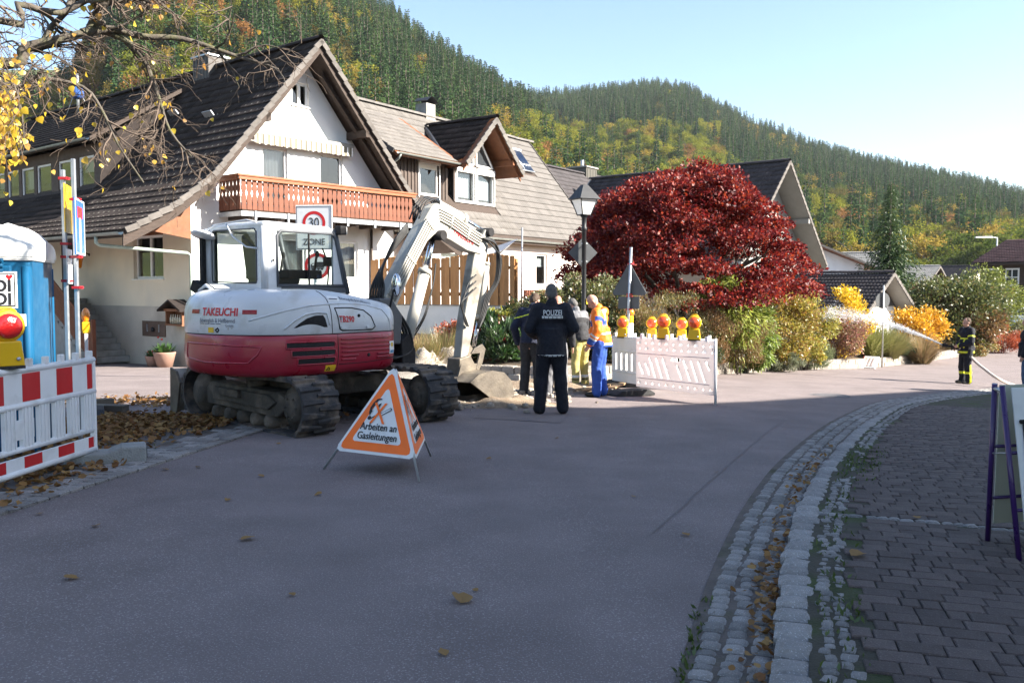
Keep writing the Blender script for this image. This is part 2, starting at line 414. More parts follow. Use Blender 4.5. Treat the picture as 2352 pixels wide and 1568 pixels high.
class Stones:
    """lays stones: list of (x, y, z, rotation, mesh, sx, sy, sz); the n nearest are objects of their own, the rest one mesh of stuff"""
    def __init__(s): s.it = []
    def put(s, x, y, z, rz, me, sc=(1, 1, 1), tilt=0.0): s.it.append((x, y, z, rz, me, sc, tilt))
    def lay(s, name, plural, parent, n, m_rest, inframe=True):
        def key(q):
            d = math.hypot(q[0], q[1]); off = inframe and (q[1] < 2.2 or abs(q[0] / max(q[1], .1)) > 0.60)
            return d + (1000 if off else 0)
        it = sorted(s.it, key=key)
        for x, y, z, rz, me, sc, tl in it[:n]:
            o = link(name, me, parent); o.location = (x, y, z); o.rotation_euler = (rng.gauss(0, tl), rng.gauss(0, tl), rz); o.scale = sc
        V, F, off = [], [], 0
        cache = {}
        for x, y, z, rz, me, sc, tl in it[n:]:
            if me.name not in cache:
                v = np.array([q.co[:] for q in me.vertices]); me.calc_loop_triangles()
                cache[me.name] = (v, np.array([t.vertices[:] for t in me.loop_triangles]))
            v, f = cache[me.name]; c, s_ = math.cos(rz), math.sin(rz); q = v * np.array(sc)
            V.append(np.stack([q[:, 0] * c - q[:, 1] * s_ + x, q[:, 0] * s_ + q[:, 1] * c + y, q[:, 2] + z], 1)); F.append(f + off); off += len(v)
        if V: kind(from_np(plural, np.concatenate(V), np.concatenate(F), m_rest, parent), 'stuff')

# gutter of three rows of setts
gut_base = MB(); n = 460; vs = []
for i in range(n + 1):
    p, d, rt = KERB.at(KERB.len * i / n)
    for off in (-0.40, 0.02): q = p + rt * off; vs.append((q.x, q.y, G(q.x, q.y) + 0.006))
gut_base.add(vs, [(2 * i, 2 * i + 1, 2 * i + 3, 2 * i + 2) for i in range(n)]); gut = kind(gut_base.build('gutter', M_joint2), 'structure')
SM = [stone_mesh('sett', 0.105, 0.10, 0.05, M_granite_o, seed=k) for k in range(5)]
SMr = Stones()
for row, off in enumerate((-0.055, -0.175, -0.295)):
    t = 0.0
    while t < KERB.len:
        ln = rng.uniform(0.075, 0.125); p, d, rt = KERB.at(t + ln / 2); q = p + rt * (off + rng.gauss(0, 0.006))
        SMr.put(q.x, q.y, G(q.x, q.y) - 0.032 + rng.gauss(0, 0.003), math.atan2(d.y, d.x) + rng.gauss(0, .05), rng.choice(SM), (ln / 0.105 * 0.86, rng.uniform(0.86, 1.02), 1), 0.04)
        t += ln
SMr.lay('sett', 'setts', gut, 300, M_granite)
# kerb stones
kb = kind(link('kerb', None), 'structure')
KM = [stone_mesh('kerb_stone', 0.19, 0.175, 0.26, M_kerb, 0.05, 0.2, seed=20 + k) for k in range(5)]
KMr = Stones(); t = 0.0
while t < KERB.len:
    ln = rng.uniform(0.15, 0.24); p, d, rt = KERB.at(t + ln / 2); q = p + rt * (0.09 + rng.gauss(0, .008))
    KMr.put(q.x, q.y, G(q.x, q.y) + kerb_h(q.y) - 0.262 + rng.gauss(0, .005), math.atan2(d.y, d.x) + rng.gauss(0, .04), rng.choice(KM), (ln / 0.19 * 0.89, rng.uniform(.92, 1.06), 1), 0.035)
    t += ln
KMr.lay('kerb_stone', 'kerb_stones', kb, 300, M_kerb)
# pavement sheet behind the kerb (mossy bedding), then the pavers
n = 230; nw = 26; mb = MB(); vs = []
for i in range(n + 1):
    p, d, rt = KERB.at(KERB.len * i / n)
    for j in range(nw + 1):
        q = p + rt * (0.15 + 15 * (j / nw) ** 1.4); vs.append((q.x, q.y, G(q.x, q.y) + kerb_h(p.y) - 0.012))
mb.add(vs, [(i * (nw + 1) + j, i * (nw + 1) + j + 1, (i + 1) * (nw + 1) + j + 1, (i + 1) * (nw + 1) + j) for i in range(n) for j in range(nw)], 0, True)
pave = kind(mb.build('pavement', M_joint), 'structure')
SS = [stone_mesh('small_sett', 0.07, 0.065, 0.04, M_granite_o, 0.1, 0.2, seed=40 + k) for k in range(4)]
ssr = Stones()
for off in (0.235, 0.315):
    t = 0.0
    while t < KERB.len:
        ln = rng.uniform(0.05, 0.10); p, d, rt = KERB.at(t + ln / 2)
        if not (8.2 < p.y < 10.2 and rng.random() < .8) and rng.random() < 0.95:
            q = p + rt * (off + rng.gauss(0, .012))
            ssr.put(q.x, q.y, G(q.x, q.y) + kerb_h(p.y) - 0.045 + rng.gauss(0, .004), math.atan2(d.y, d.x) + rng.gauss(0, .12), rng.choice(SS), (ln / .07 * .85, rng.uniform(.7, 1.1), 1), 0.05)
        t += ln
def kerb_y_of(x, y):
    "kerb point abreast of (x, y): (distance to the right of the kerb, its y)"
    best = min(range(0, len(KERB.p), 4), key=lambda i: (KERB.p[i].x - x) ** 2 + (KERB.p[i].y - y) ** 2)
    p, d, rt = KERB.at(KERB.L[best]); return (Vector((x, y, 0)) - p).dot(rt), p.y
s0, s1 = gp(1945, 1205), gp(2345, 1241); sd = (s1 - s0).normalized(); sd.z = 0
t = -0.2
while t < 6:
    ln = rng.uniform(0.07, 0.12); q = s0 + sd * t + Vector((sd.y, -sd.x, 0)) * rng.gauss(0, .01)
    k, ky = kerb_y_of(q.x, q.y)
    ssr.put(q.x, q.y, G(q.x, q.y) + kerb_h(ky) - 0.04, math.atan2(sd.y, sd.x), rng.choice(SS), (ln / .07 * .9, 1.1, 1), 0.03); t += ln
ssr.lay('small_sett', 'small_setts', pave, 260, M_granite)
def paver_mesh(lx, ly, k):
    mb = MB(); x, y, b = lx / 2, ly / 2, 0.006; z = 0.03
    lo = [(-x, -y, 0), (x, -y, 0), (x, y, 0), (-x, y, 0)]; md = [(p[0], p[1], z - b) for p in lo]
    hi = [(p[0] - math.copysign(b, p[0]), p[1] - math.copysign(b, p[1]), z) for p in lo]
    fs = [(i, (i + 1) % 4, 4 + (i + 1) % 4, 4 + i) for i in range(4)] + [(4 + i, 4 + (i + 1) % 4, 8 + (i + 1) % 4, 8 + i) for i in range(4)] + [(8, 9, 10, 11)]
    mb.add(lo + md + hi, fs); return mb.mesh('paver', M_paver_o)
PL = [0.10, 0.15, 0.20, 0.20]; PMESH = {l: paver_mesh(l - 0.007, 0.1235, l) for l in set(PL)}
pv = Stones(); cdir = sd.copy(); rdir = Vector((-cdir.y, cdir.x, 0)); base = Vector((s0.x, s0.y, 0))
row = -34
while row < 110:
    v = row * 0.13 + 0.11 if row >= 0 else row * 0.13 - 0.03
    u = -3.5 + rng.uniform(-.2, 0)
    while u < 13:
        l = rng.choice(PL); q = base + cdir * (u + l / 2) + rdir * v; u += l
        if q.y < 1.5 or q.y > 16 or q.x / q.y > 0.75: continue
        off, ky = kerb_y_of(q.x, q.y)
        if off < 0.345 + l / 2 * 0.7 or off > 11: continue
        pv.put(q.x, q.y, G(q.x, q.y) + kerb_h(ky) - 0.028 + rng.gauss(0, .0022), math.atan2(cdir.y, cdir.x) + rng.gauss(0, .008), PMESH[l], (1, 1, 1), 0.006)
    row += 1
pv.lay('paver', 'pavers', pave, 300, M_paver)

# ---- left edge of the road: strip of setts, gravel verge
LSET = Path([(-4.6, 1.5), (-4.05, 4.8), (-3.78, 6.45), (-3.46, 8.1), (-2.99, 10.66), (-2.5, 13.2)])
vrg = ground_sheet('verge', [(-4.75, 1.2), (-4.2, 4.8), (-3.9, 6.45), (-3.58, 8.1), (-3.1, 10.66), (-2.9, 12.0), (-4.2, 12.3), (-6.0, 12.6), (-9.5, 12.2), (-14, 11), (-14, 1)], M_gravel, 0.012)
kind(vrg, 'structure')
n = 120; mb = MB(); vs = []
for i in range(n + 1):
    p, d, rt = LSET.at(LSET.len * i / n)
    for off in (-0.60, 0.0): q = p + rt * off; vs.append((q.x, q.y, G(q.x, q.y) + 0.018))
mb.add(vs, [(2 * i, 2 * i + 1, 2 * i + 3, 2 * i + 2) for i in range(n)]); lst = kind(mb.build('sett_strip', M_joint2), 'structure')
lr = Stones(); LM = [stone_mesh('sett', 0.15, 0.135, 0.05, M_granite_o, 0.06, 0.1, seed=60 + k) for k in range(5)]
for off in (-0.07, -0.215, -0.36, -0.505):
    t = 0.0
    while t < LSET.len:
        ln = rng.uniform(0.11, 0.2); p, d, rt = LSET.at(t + ln / 2); q = p + rt * off
        if not (off < -0.45 and rng.random() < .5):
            lr.put(q.x, q.y, G(q.x, q.y) - 0.024 + rng.gauss(0, .003), math.atan2(d.y, d.x) + rng.gauss(0, .04), rng.choice(LM), (ln / .15 * .93, 1, 1), .02)
        t += ln
for k in range(110):                                    # a patch of smaller setts beside the barrier
    i, j = k % 11, k // 11; q = Vector((-4.95 + j * .1 + i * .012, 5.9 + i * 0.13, 0))
    lr.put(q.x, q.y, G(q.x, q.y) - 0.02 + rng.gauss(0, .004), math.pi / 2 + rng.gauss(0, .08), rng.choice(LM), (.75, .62, 1), .03)
lr.lay('sett', 'setts', lst, 300, M_granite)

# ---- raised garden behind a low block wall
WALL = Path([(-5.2, 22.0), (-2.5, 20.9), (-0.34, 19.74), (0.5, 19.45), (2.42, 20.41), (4.2, 22.4), (5.81, 24.77), (9.68, 29.62), (12.35, 31.9), (16.58, 37.03), (20.88, 42.1), (28.5, 51.05)], 0.2)
WALL_H = 0.34
def wall_info(x, y):
    best = min(range(0, len(WALL.p), 2), key=lambda i: (WALL.p[i].x - x) ** 2 + (WALL.p[i].y - y) ** 2)
    p, d, rt = WALL.at(WALL.L[best]); return -(Vector((x, y, 0)) - p).dot(rt), p, WALL.L[best]
def GG(x, y):
    "height of the garden soil (the road surface in front of the wall)"
    d, p, s = wall_info(x, y)
    return G(x, y) if d < 0 else G(p.x, p.y) + WALL_H - 0.06 + min(d, 9) * 0.075
n = 110; nw = 18; mb = MB(); vs = []
for i in range(n + 1):
    p, d, rt = WALL.at(WALL.len * i / n); nd = Vector((-0.45, 0.9, 0)).lerp(-rt, 0.55).normalized()
    for j in range(nw + 1):
        q = p + nd * (0.12 + 16 * (j / nw) ** 1.3); dd = 16 * (j / nw) ** 1.3
        vs.append((q.x, q.y, G(p.x, p.y) + WALL_H - 0.06 + min(dd, 9) * 0.075 + rng.uniform(-.03, .03)))
mb.add(vs, [(i * (nw + 1) + j, (i + 1) * (nw + 1) + j, (i + 1) * (nw + 1) + j + 1, i * (nw + 1) + j + 1) for i in range(n) for j in range(nw)], 0, True)
kind(mb.build('garden_soil', M_soil), 'structure')
M_block = mat('wall_block', (0.34, 0.30, 0.255), 0.92, 0.22, 9, 0.9, 30, obj=0.2, col2=(0.22, 0.20, 0.17), mscale=4)
M_blocks = mat('wall_blocks', (0.34, 0.30, 0.255), 0.92, 0.22, 9, 0.9, 30, island=0.2, col2=(0.22, 0.20, 0.17), mscale=4)
gw = thing('garden_wall', 'low two-course grey stone block wall edging the planted garden', 'wall', (0, 0, 0))
BM_ = [stone_mesh('wall_block', 0.26, 0.2, 0.17, M_block, 0.04, 0.14, seed=80 + k) for k in range(5)]
br = Stones()
for course in range(2):
    t = 0.0 if course else -0.12
    while t < WALL.len:
        p, d, rt = WALL.at(max(0, t)); ln = rng.uniform(0.2, 0.34) if p.y < 24 else rng.uniform(0.16, 0.24)
        p, d, rt = WALL.at(max(0, t + ln / 2)); q = p - rt * (0.03 * course + rng.gauss(0, .008))
        br.put(q.x, q.y, G(p.x, p.y) - 0.02 + course * 0.172, math.atan2(d.y, d.x) + rng.gauss(0, .03), rng.choice(BM_), (ln / .26 * .96, 1, rng.uniform(.94, 1.03)), .01)
        t += ln
br.lay('block', 'blocks', gw, 300, M_blocks, inframe=False)
# ================================================================ building kit
from mathutils.geometry import tessellate_polygon
M_white = mat('white_render', (0.80, 0.79, 0.77), 0.92, 0.05, 1.2, 0.25, 90, col2=(0.70, 0.69, 0.66), mask=(0.55, 0.8), mscale=0.8)
M_cream = mat('cream_render', (0.78, 0.69, 0.54), 0.92, 0.06, 1.0, 0.3, 80, col2=(0.62, 0.57, 0.47), mask=(0.5, 0.8), mscale=0.7)
M_plinth = mat('plinth_render', (0.50, 0.45, 0.38), 0.93, 0.1, 1.5, 0.5, 60, col2=(0.38, 0.34, 0.29), mask=(0.5, 0.75), mscale=0.9)
M_pink = mat('pink_render', (0.74, 0.63, 0.57), 0.92, 0.05, 1.0, 0.25, 80)
M_tileA = mat('roof_tile_brown', (0.033, 0.0265, 0.0245), 0.9, 0.25, 8, 0.4, 50, obj=0.3, speck=((0.17, 0.16, 0.135), 9, 0.70), spec=0.15)
M_tileA_s = mat('roof_tiles_brown', (0.033, 0.0265, 0.0245), 0.9, 0.25, 8, 0.4, 50, island=0.3, speck=((0.17, 0.16, 0.135), 9, 0.70), spec=0.15)
M_tileB = mat('roof_tile_grey', (0.128, 0.117, 0.108), 0.85, 0.15, 6, 0.3, 50, obj=0.12, speck=((0.10, 0.09, 0.08), 4, 0.66), spec=0.3)
M_tileB_s = mat('roof_tiles_grey', (0.128, 0.117, 0.108), 0.85, 0.15, 6, 0.3, 50, island=0.12, speck=((0.10, 0.09, 0.08), 4, 0.66), spec=0.3)
M_verge = mat('verge_tile', (0.115, 0.103, 0.094), 0.85, 0.2, 6, 0.4, 40, obj=0.15)
M_darkwood = mat('dark_brown_wood', (0.050, 0.034, 0.026), 0.75, 0.25, 4, 0.3, 40, stretch=(1, 1, 8))
M_cladding = mat('brown_cladding', (0.085, 0.063, 0.052), 0.75, 0.15, 4, 0.2, 40, obj=0.12)
M_balcony = mat('balcony_wood', (0.155, 0.050, 0.024), 0.6, 0.22, 5, 0.25, 30, obj=0.12, stretch=(3, 3, 0.6), spec=0.35)
M_rail = mat('balcony_rail_wood', (0.25, 0.080, 0.028), 0.5, 0.2, 4, 0.2, 30, stretch=(.6, .6, 3))
M_orangewood = mat('orange_soffit', (0.185, 0.070, 0.028), 0.6, 0.2, 5, 0.25, 30)
M_pvc = mat('white_frame', (0.80, 0.80, 0.79), 0.35, 0.03, 3)
M_galv = mat('weathered_zinc', (0.33, 0.36, 0.34), 0.5, 0.15, 5, 0.1, 30, metal=0.6)
M_copper = mat('pale_green_pipe', (0.36, 0.43, 0.37), 0.6, 0.15, 5)
M_pane = glassmat('window_glass', (0.72, 0.76, 0.76), 1.55, 0.0, 2.2)
M_room = mat('room_dark', (0.035, 0.033, 0.032), 0.9, 0.3, 2)
M_curtain = mat('curtain', (0.72, 0.73, 0.74), 0.9, 0.08, 6, stretch=(6, 6, .3))
M_conc = mat('concrete', (0.30, 0.29, 0.27), 0.9, 0.15, 4, 0.5, 50, col2=(0.22, 0.21, 0.19))
M_steel = mat('galvanised_steel', (0.46, 0.48, 0.50), 0.42, 0.12, 9, metal=0.75)
M_black = mat('black_metal', (0.022, 0.023, 0.026), 0.5, 0.15, 5)

def wall(name, outer, holes, o, u, v, m, parent, reveal=0.13, thick=0.0):
    "wall face in the plane o + a*u + b*v (u x v points outwards) with real openings and reveals"
    o, u, v = Vector(o), Vector(u), Vector(v); n = u.cross(v).normalized(); mb = MB()
    polys = [[Vector((p[0], p[1], 0)) for p in outer]] + [[Vector((x0, y0, 0)), Vector((x0, y1, 0)), Vector((x1, y1, 0)), Vector((x1, y0, 0))] for x0, y0, x1, y1 in holes]
    flat = [p for q in polys for p in q]; W = [o + u * p.x + v * p.y for p in flat]
    tris = []
    for t in tessellate_polygon(polys):
        a, b, c = (flat[i] for i in t)
        tris.append(t if (b - a).cross(c - a).z > 0 else (t[0], t[2], t[1]))
    mb.add(W, tris)
    for x0, y0, x1, y1 in holes:
        q = [o + u * a + v * b for a, b in ((x0, y0), (x1, y0), (x1, y1), (x0, y1))]; r = [p - n * reveal for p in q]
        mb.add(q + r, [(i, 4 + i, 4 + (i + 1) % 4, (i + 1) % 4) for i in range(4)])
    if thick:
        k = len(outer); q = W[:k]; r = [p - n * thick for p in q]
        mb.add(q + r, [(i, 4 * 0 + k + i, k + (i + 1) % k, (i + 1) % k) for i in range(k)])
    return mb.build(name, m, parent)
def window(parent, o, u, v, x0, y0, x1, y1, leaves=1, curtain=0.0, sill=True, depth=0.10, fm=None, room=True, bar=False, head=0.0):
    "window set into an opening: frame, panes, curtain, sill; u x v points outwards"
    fm = fm or M_pvc; o, u, v = Vector(o), Vector(u), Vector(v); n = u.cross(v).normalized()
    P = lambda a, b, d=0.0: o + u * a + v * b + n * d
    fw = 0.07; w_ = x1 - x0; mb = MB()
    def bar_(a0, b0, a1, b1, d0, d1): mb.hexa([P(a0, b0, d1), P(a0, b0, d0), P(a1, b0, d0), P(a1, b0, d1), P(a0, b1, d1), P(a0, b1, d0), P(a1, b1, d0), P(a1, b1, d1)][::1])
    d0, d1 = -depth - 0.05, -depth + 0.02
    bar_(x0, y0, x0 + fw, y1, d0, d1); bar_(x1 - fw, y0, x1, y1, d0, d1); bar_(x0 + fw, y0, x1 - fw, y0 + fw, d0, d1); bar_(x0 + fw, y1 - fw - head, x1 - fw, y1, d0, d1)
    xs = [x0 + fw + (w_ - 2 * fw) * k / leaves for k in range(leaves + 1)]
    for k in range(1, leaves): bar_(xs[k] - 0.05, y0 + fw, xs[k] + 0.05, y1 - fw - head, d0 + .01, d1 + 0.012)
    if bar: yy = y0 + (y1 - y0) * bar; bar_(x0 + fw, yy - .02, x1 - fw, yy + .02, d0 + .012, d1 + .006)
    win = mb.build('window', fm, parent, fix=True)
    for k in range(leaves):
        g = MB(); a, b = xs[k], xs[k + 1]
        g.add([P(a, y0 + fw, -depth - .012), P(b, y0 + fw, -depth - .012), P(b, y1 - fw - head, -depth - .012), P(a, y1 - fw - head, -depth - .012)], [(0, 1, 2, 3)])
        g.build('pane', M_pane, win)
    if room:
        g = MB(); g.add([P(x0, y0, -0.75), P(x1, y0, -0.75), P(x1, y1, -0.75), P(x0, y1, -0.75), P(x0, y0, d0), P(x1, y0, d0), P(x1, y1, d0), P(x0, y1, d0)], [(0, 1, 2, 3), (4, 5, 1, 0), (1, 5, 6, 2), (3, 2, 6, 7), (0, 3, 7, 4)]); g.build('room', M_room, win)
    if curtain:
        g = MB(); dd = -depth - 0.16; yt = y1 - fw; yb = y1 - (y1 - y0) * curtain; nn = 24
        vs = []
        for i in range(nn + 1):
            a = x0 + w_ * i / nn; off = 0.025 * math.sin(i * 1.9)
            vs += [P(a, yb, dd + off), P(a, yt, dd + off)]
        g.add(vs, [(2 * i, 2 * i + 2, 2 * i + 3, 2 * i + 1) for i in range(nn)], 0, True); g.build('curtain', M_curtain, win)
    if sill:
        g = MB(); bar2 = [P(x0 - .05, y0 - .035, .05), P(x0 - .05, y0 - .035, -depth), P(x1 + .05, y0 - .035, -depth), P(x1 + .05, y0 - .035, .05)]
        g.hexa(bar2 + [p + v * 0.03 for p in bar2]); g.build('sill', fm, win, fix=True)
    return win
def tile_mesh(w_, e, m, name='roof_tile'):
    mb = MB(); n = 8; ln = e * 1.12; vs = []
    for j, (y, lift) in enumerate(((0, 0.006), (ln, 0.040))):
        for i in range(n + 1):
            x = (i / n - 0.5) * w_ * 1.01; z = 0.020 * (0.5 - 0.5 * math.cos(4 * math.pi * i / n)) ** 0.8
            vs.append((x, y, z + lift))
    vs += [(v[0], ln, v[2] - 0.03) for v in vs[n + 1:]]
    fs = [(i, n + 1 + i, n + 2 + i, i + 1)[::-1] for i in range(n)] + [(n + 1 + i, 2 * n + 2 + i, 2 * n + 3 + i, n + 2 + i)[::-1] for i in range(n)]
    mb.add(vs, fs, 0, False); return mb.mesh(name, m)
def roof_tiles(parent, O, L, H, prof, w_, e, length, mi, ms, n_ind=0, skip=None, sortkey=None, name='roof_tile', t0=0.0):
    """tiles on a slope: O ridge start, L along the ridge, H horizontal way down, prof [(run, z)] from ridge to eave"""
    O, L, H = Vector(O), Vector(L).normalized(), Vector(H).normalized(); me = tile_mesh(w_, e, mi, name)
    arc = [0.0]
    for (a, b), (c, d) in zip(prof, prof[1:]): arc.append(arc[-1] + math.hypot(c - a, d - b))
    rows = int(arc[-1] / e); items = []
    for r in range(rows):
        s = r * e
        k = max(i for i in range(len(prof) - 1) if arc[i] <= s + 1e-6); t = (s - arc[k]) / (arc[k + 1] - arc[k])
        h = prof[k][0] + (prof[k + 1][0] - prof[k][0]) * t; z = prof[k][1] + (prof[k + 1][1] - prof[k][1]) * t
        dn = (H * (prof[k + 1][0] - prof[k][0]) + Vector((0, 0, prof[k + 1][1] - prof[k][1]))).normalized()
        sgn = 1
        X = L if L.cross(dn).z > 0 else -L; N = X.cross(dn)
        for c in range(int(length / w_)):
            y = (c + 0.5) * w_ + t0
            if skip and skip(y, h): continue
            p = O + L * y + H * h; p.z = z
            p += N * rng.gauss(0, .002)
            items.append((p, X, dn, N, y, h))
    if sortkey: items.sort(key=sortkey)
    for p, X, D, N, *_ in items[:n_ind]:
        o = link(name, me, parent); o.matrix_local = Matrix(((X.x, D.x, N.x, p.x), (X.y, D.y, N.y, p.y), (X.z, D.z, N.z, p.z), (0, 0, 0, 1)))
    rest = items[n_ind:]
    if rest:
        v = np.array([q.co[:] for q in me.vertices]); f = np.array([q.vertices[:] for q in me.polygons])
        V = np.concatenate([v @ np.array([list(X), list(D), list(N)]) + np.array(p) for p, X, D, N, *_ in rest])
        F = (f[None] + (np.arange(len(rest)) * len(v))[:, None, None]).reshape(-1, 4)
        kind(from_np('roof_tiles', V, F, ms, parent), 'stuff')
def slab(name, O, L, H, prof, length, th, m, parent, t0=0.0, mi2=None):
    "roof deck following the profile"
    O, L, H = Vector(O), Vector(L).normalized(), Vector(H).normalized(); mb = MB(); vs = []
    for y in (t0, t0 + length):
        for h, z in prof: p = O + L * y + H * h; p.z = z; vs.append(p.copy()); p.z = z - th; vs.append(p)
    n = len(prof); k = 2 * n
    for i in range(n - 1):
        a = 2 * i
        mb.add([], [])
    fs = []
    for i in range(n - 1):
        a = 2 * i
        fs += [(a, a + 2, k + a + 2, k + a), (a + 1, k + a + 1, k + a + 3, a + 3), (a, a + 1, a + 3, a + 2), (k + a, k + a + 2, k + a + 3, k + a + 1)]
    fs += [(0, k, k + 1, 1), (k - 2, k - 1, 2 * k - 1, 2 * k - 2)]
    mb.add(vs, fs); return mb.build(name, m, parent, fix=True)
def verge_tiles(parent, O, H, out, prof, e, m, name='verge_tile', th=0.16, wd=0.12):
    "angled tiles that close the roof edge on a gable, one by one"
    O, H, out = Vector(O), Vector(H).normalized(), Vector(out).normalized()
    arc = [0.0]
    for (a, b), (c, d) in zip(prof, prof[1:]): arc.append(arc[-1] + math.hypot(c - a, d - b))
    def pt(s):
        k = max(i for i in range(len(prof) - 1) if arc[i] <= s + 1e-6); t = (s - arc[k]) / (arc[k + 1] - arc[k])
        p = O + H * (prof[k][0] + (prof[k + 1][0] - prof[k][0]) * t); p.z = prof[k][1] + (prof[k + 1][1] - prof[k][1]) * t
        dn = (H * (prof[k + 1][0] - prof[k][0]) + Vector((0, 0, prof[k + 1][1] - prof[k][1]))).normalized(); return p, dn
    s = 0.0
    while s + e * 0.6 < arc[-1]:
        p, dn = pt(s); q, _ = pt(min(arc[-1], s + e * 1.06)); up = out.cross(dn); up = up if up.z > 0 else -up
        a0, a1 = p + up * 0.035, q + up * 0.075; mb = MB()
        lo = -th
        mb.hexa([a0 + up * lo, a1 + up * lo, a1 + up * lo + out * wd, a0 + up * lo + out * wd, a0, a1, a1 + out * wd, a0 + out * wd])
        mb.build(name, m, parent, fix=True); s += e
def ridge_tiles(parent, O, L, length, z, m, e=0.4, r=0.13, name='ridge_tile'):
    O, L = Vector(O), Vector(L).normalized(); sd_ = L.cross(Vector((0, 0, 1))); k = 0; mb = MB(); n = 6; vs = []
    for y, rr in ((0, r * 0.9), (e * 1.05, r)):
        for i in range(n + 1): a = math.pi * i / n; vs.append(L * y + sd_ * math.cos(a) * rr + Vector((0, 0, math.sin(a) * rr - 0.05)))
    mb.add(vs, [(i, i + 1, n + 2 + i, n + 1 + i) for i in range(n)], 0, True); me = mb.mesh(name, m)
    while k * e < length:
        o = link(name, me, parent); p = O + L * (k * e); o.location = (p.x, p.y, z + rng.gauss(0, .004)); k += 1

# ================================================================ house with the balcony
X_, Y_, Z_ = Vector((1, 0, 0)), Vector((0, 1, 0)), Vector((0, 0, 1))
C1 = at(440, 600, 25); A1 = math.atan2(0.77, 0.64)
h1 = thing('house', 'large white gabled house with dark brown roof, carved orange balcony and striped awning', 'house', (C1.x, C1.y, 0), A1)
W1, RX, RZ = 7.56, 3.78, 9.07; LEN = 19.0
PROF = [(0, 9.07), (3.68, 4.76), (4.84, 3.86), (6.2, 3.12)]
def roof_z(h):
    for (a, b), (c, d) in zip(PROF, PROF[1:]):
        if h <= c: return b + (d - b) * (h - a) / (c - a)
    return PROF[-1][1]
UND = 0.30
gab = [(0, -0.9), (W1, -0.9), (W1, roof_z(W1 - RX) - UND)] + [(RX + h, roof_z(h) - UND) for h in (3.0, 1.5)] + [(RX, RZ - UND)] + [(RX - h, roof_z(h) - UND) for h in (1.5, 3.0)] + [(0, roof_z(RX) - UND)]
fw_holes = [(3.44, 7.25, 4.07, 7.95), (2.37, 3.98, 3.25, 5.88), (4.48, 3.98, 5.37, 5.90), (5.15, 2.0, 5.98, 3.22), (3.0, 2.0, 3.9, 3.22)]
wf = wall('front_wall', gab, fw_holes, (0, 0, 0), X_, Z_, M_white, h1, 0.14)
for i, (a, b, c, d) in enumerate(fw_holes): window(h1, (0, 0, 0), X_, Z_, a, b, c, d, 2 if i == 0 else 1, (0, 1.0, 0.0, 1.0, 1.0)[i], sill=i in (0, 3, 4))
wall('back_wall', [(W1 - a, b) for a, b in gab][::1], [], (W1, LEN, 0), -X_, Z_, M_white, h1)
side_holes = [(LEN - 3.2, 1.98, LEN - 1.5, 3.24)]
wall('side_wall', [(0, -0.95), (LEN, -0.95), (LEN, 4.36), (0, 4.36)], side_holes, (0, LEN, 0), -Y_, Z_, M_cream, h1, 0.16)
wn = window(h1, (0, LEN, 0), -Y_, Z_, *side_holes[0], 2, 0.0, True, 0.13)
g = MB(); g.box((-0.0, 2.35, 3.285), (0.05, 1.75, 0.10)); g.build('shutter_box', M_orangewood, h1)
g = MB(); g.box((0.0, LEN / 2 + .1, 0.12), (0.036, LEN - .4, 2.1)); g.build('plinth', M_plinth, h1)
wall('side_wall', [(0, -0.95), (LEN, -0.95), (LEN, 4.36), (0, 4.36)], [], (W1, 0, 0), Y_, Z_, M_white, h1)
roof = thing('roof', '', ''); [roof.pop(k) for k in ('label', 'category', 'kind')] if False else None
del roof['label'], roof['category'], roof['kind']; roof.parent = h1
V0 = -1.0
for sgn in (-1, 1): slab('roof_deck', (RX, 0, 0), Y_, X_ * sgn, PROF, LEN + 1.6, 0.16, M_darkwood, roof, t0=V0 + .03)
D0, D1 = 5.7, 16.4                                       # shed dormer from .. to along the house
def skipL(y, h):
    y += V0
    return D0 + .1 < y < D1 - .1 and 0.55 < h < 3.55
roof_tiles(roof, (RX, V0, 0), Y_, -X_, PROF, 0.30, 0.345, LEN + 1.4, M_tileA, M_tileA_s, 300, skipL, lambda q: (q[4] + 1.0) * 0.55 + (6.2 - q[5]) * 0.9)
roof_tiles(roof, (RX, V0, 0), Y_, X_, PROF, 0.30, 0.345, LEN + 1.4, M_tileA, M_tileA_s, 0)
for sgn in (-1, 1): verge_tiles(roof, (RX, V0, 0), X_ * sgn, -Y_, PROF, 0.345, M_verge, th=0.15, wd=0.05)
ridge_tiles(roof, (RX, V0 - .02, 0), Y_, LEN + 1.4, RZ + 0.09, M_tileA)
# barge boards and purlins under the overhang
for sgn in (-1, 1):
    mb = MB()
    for (a, b), (c, d) in zip(PROF, PROF[1:]):
        p0, p1 = Vector((RX + sgn * a, V0 + .05, b - .16)), Vector((RX + sgn * c, V0 + .05, d - .16))
        mb.hexa([p0 - Z_ * .22, p1 - Z_ * .22, p1 - Z_ * .22 + Y_ * .05, p0 - Z_ * .22 + Y_ * .05, p0, p1, p1 + Y_ * .05, p0 + Y_ * .05])
    mb.build('barge_board', M_darkwood, roof, fix=True)
    for hh in (1.85, 3.75): mb = MB(); mb.box((RX + sgn * hh, V0 / 2 + .05, roof_z(hh) - .34), (0.18, 1.0, 0.24)); mb.build('purlin', M_darkwood, roof, bevel=.01)
    for hh in (2.75,):
        mb = MB(); p0, p1 = Vector((RX + sgn * .4, -.45, roof_z(.4) - .32)), Vector((RX + sgn * 4.5, -.45, roof_z(4.5) - .30)); u_ = Vector((0, .08, 0))
        mb.hexa([p0 - u_ - Z_ * .16, p1 - u_ - Z_ * .16, p1 + u_ - Z_ * .16, p0 + u_ - Z_ * .16, p0 - u_, p1 - u_, p1 + u_, p0 + u_]); mb.build('rafter', M_darkwood, roof, fix=True)
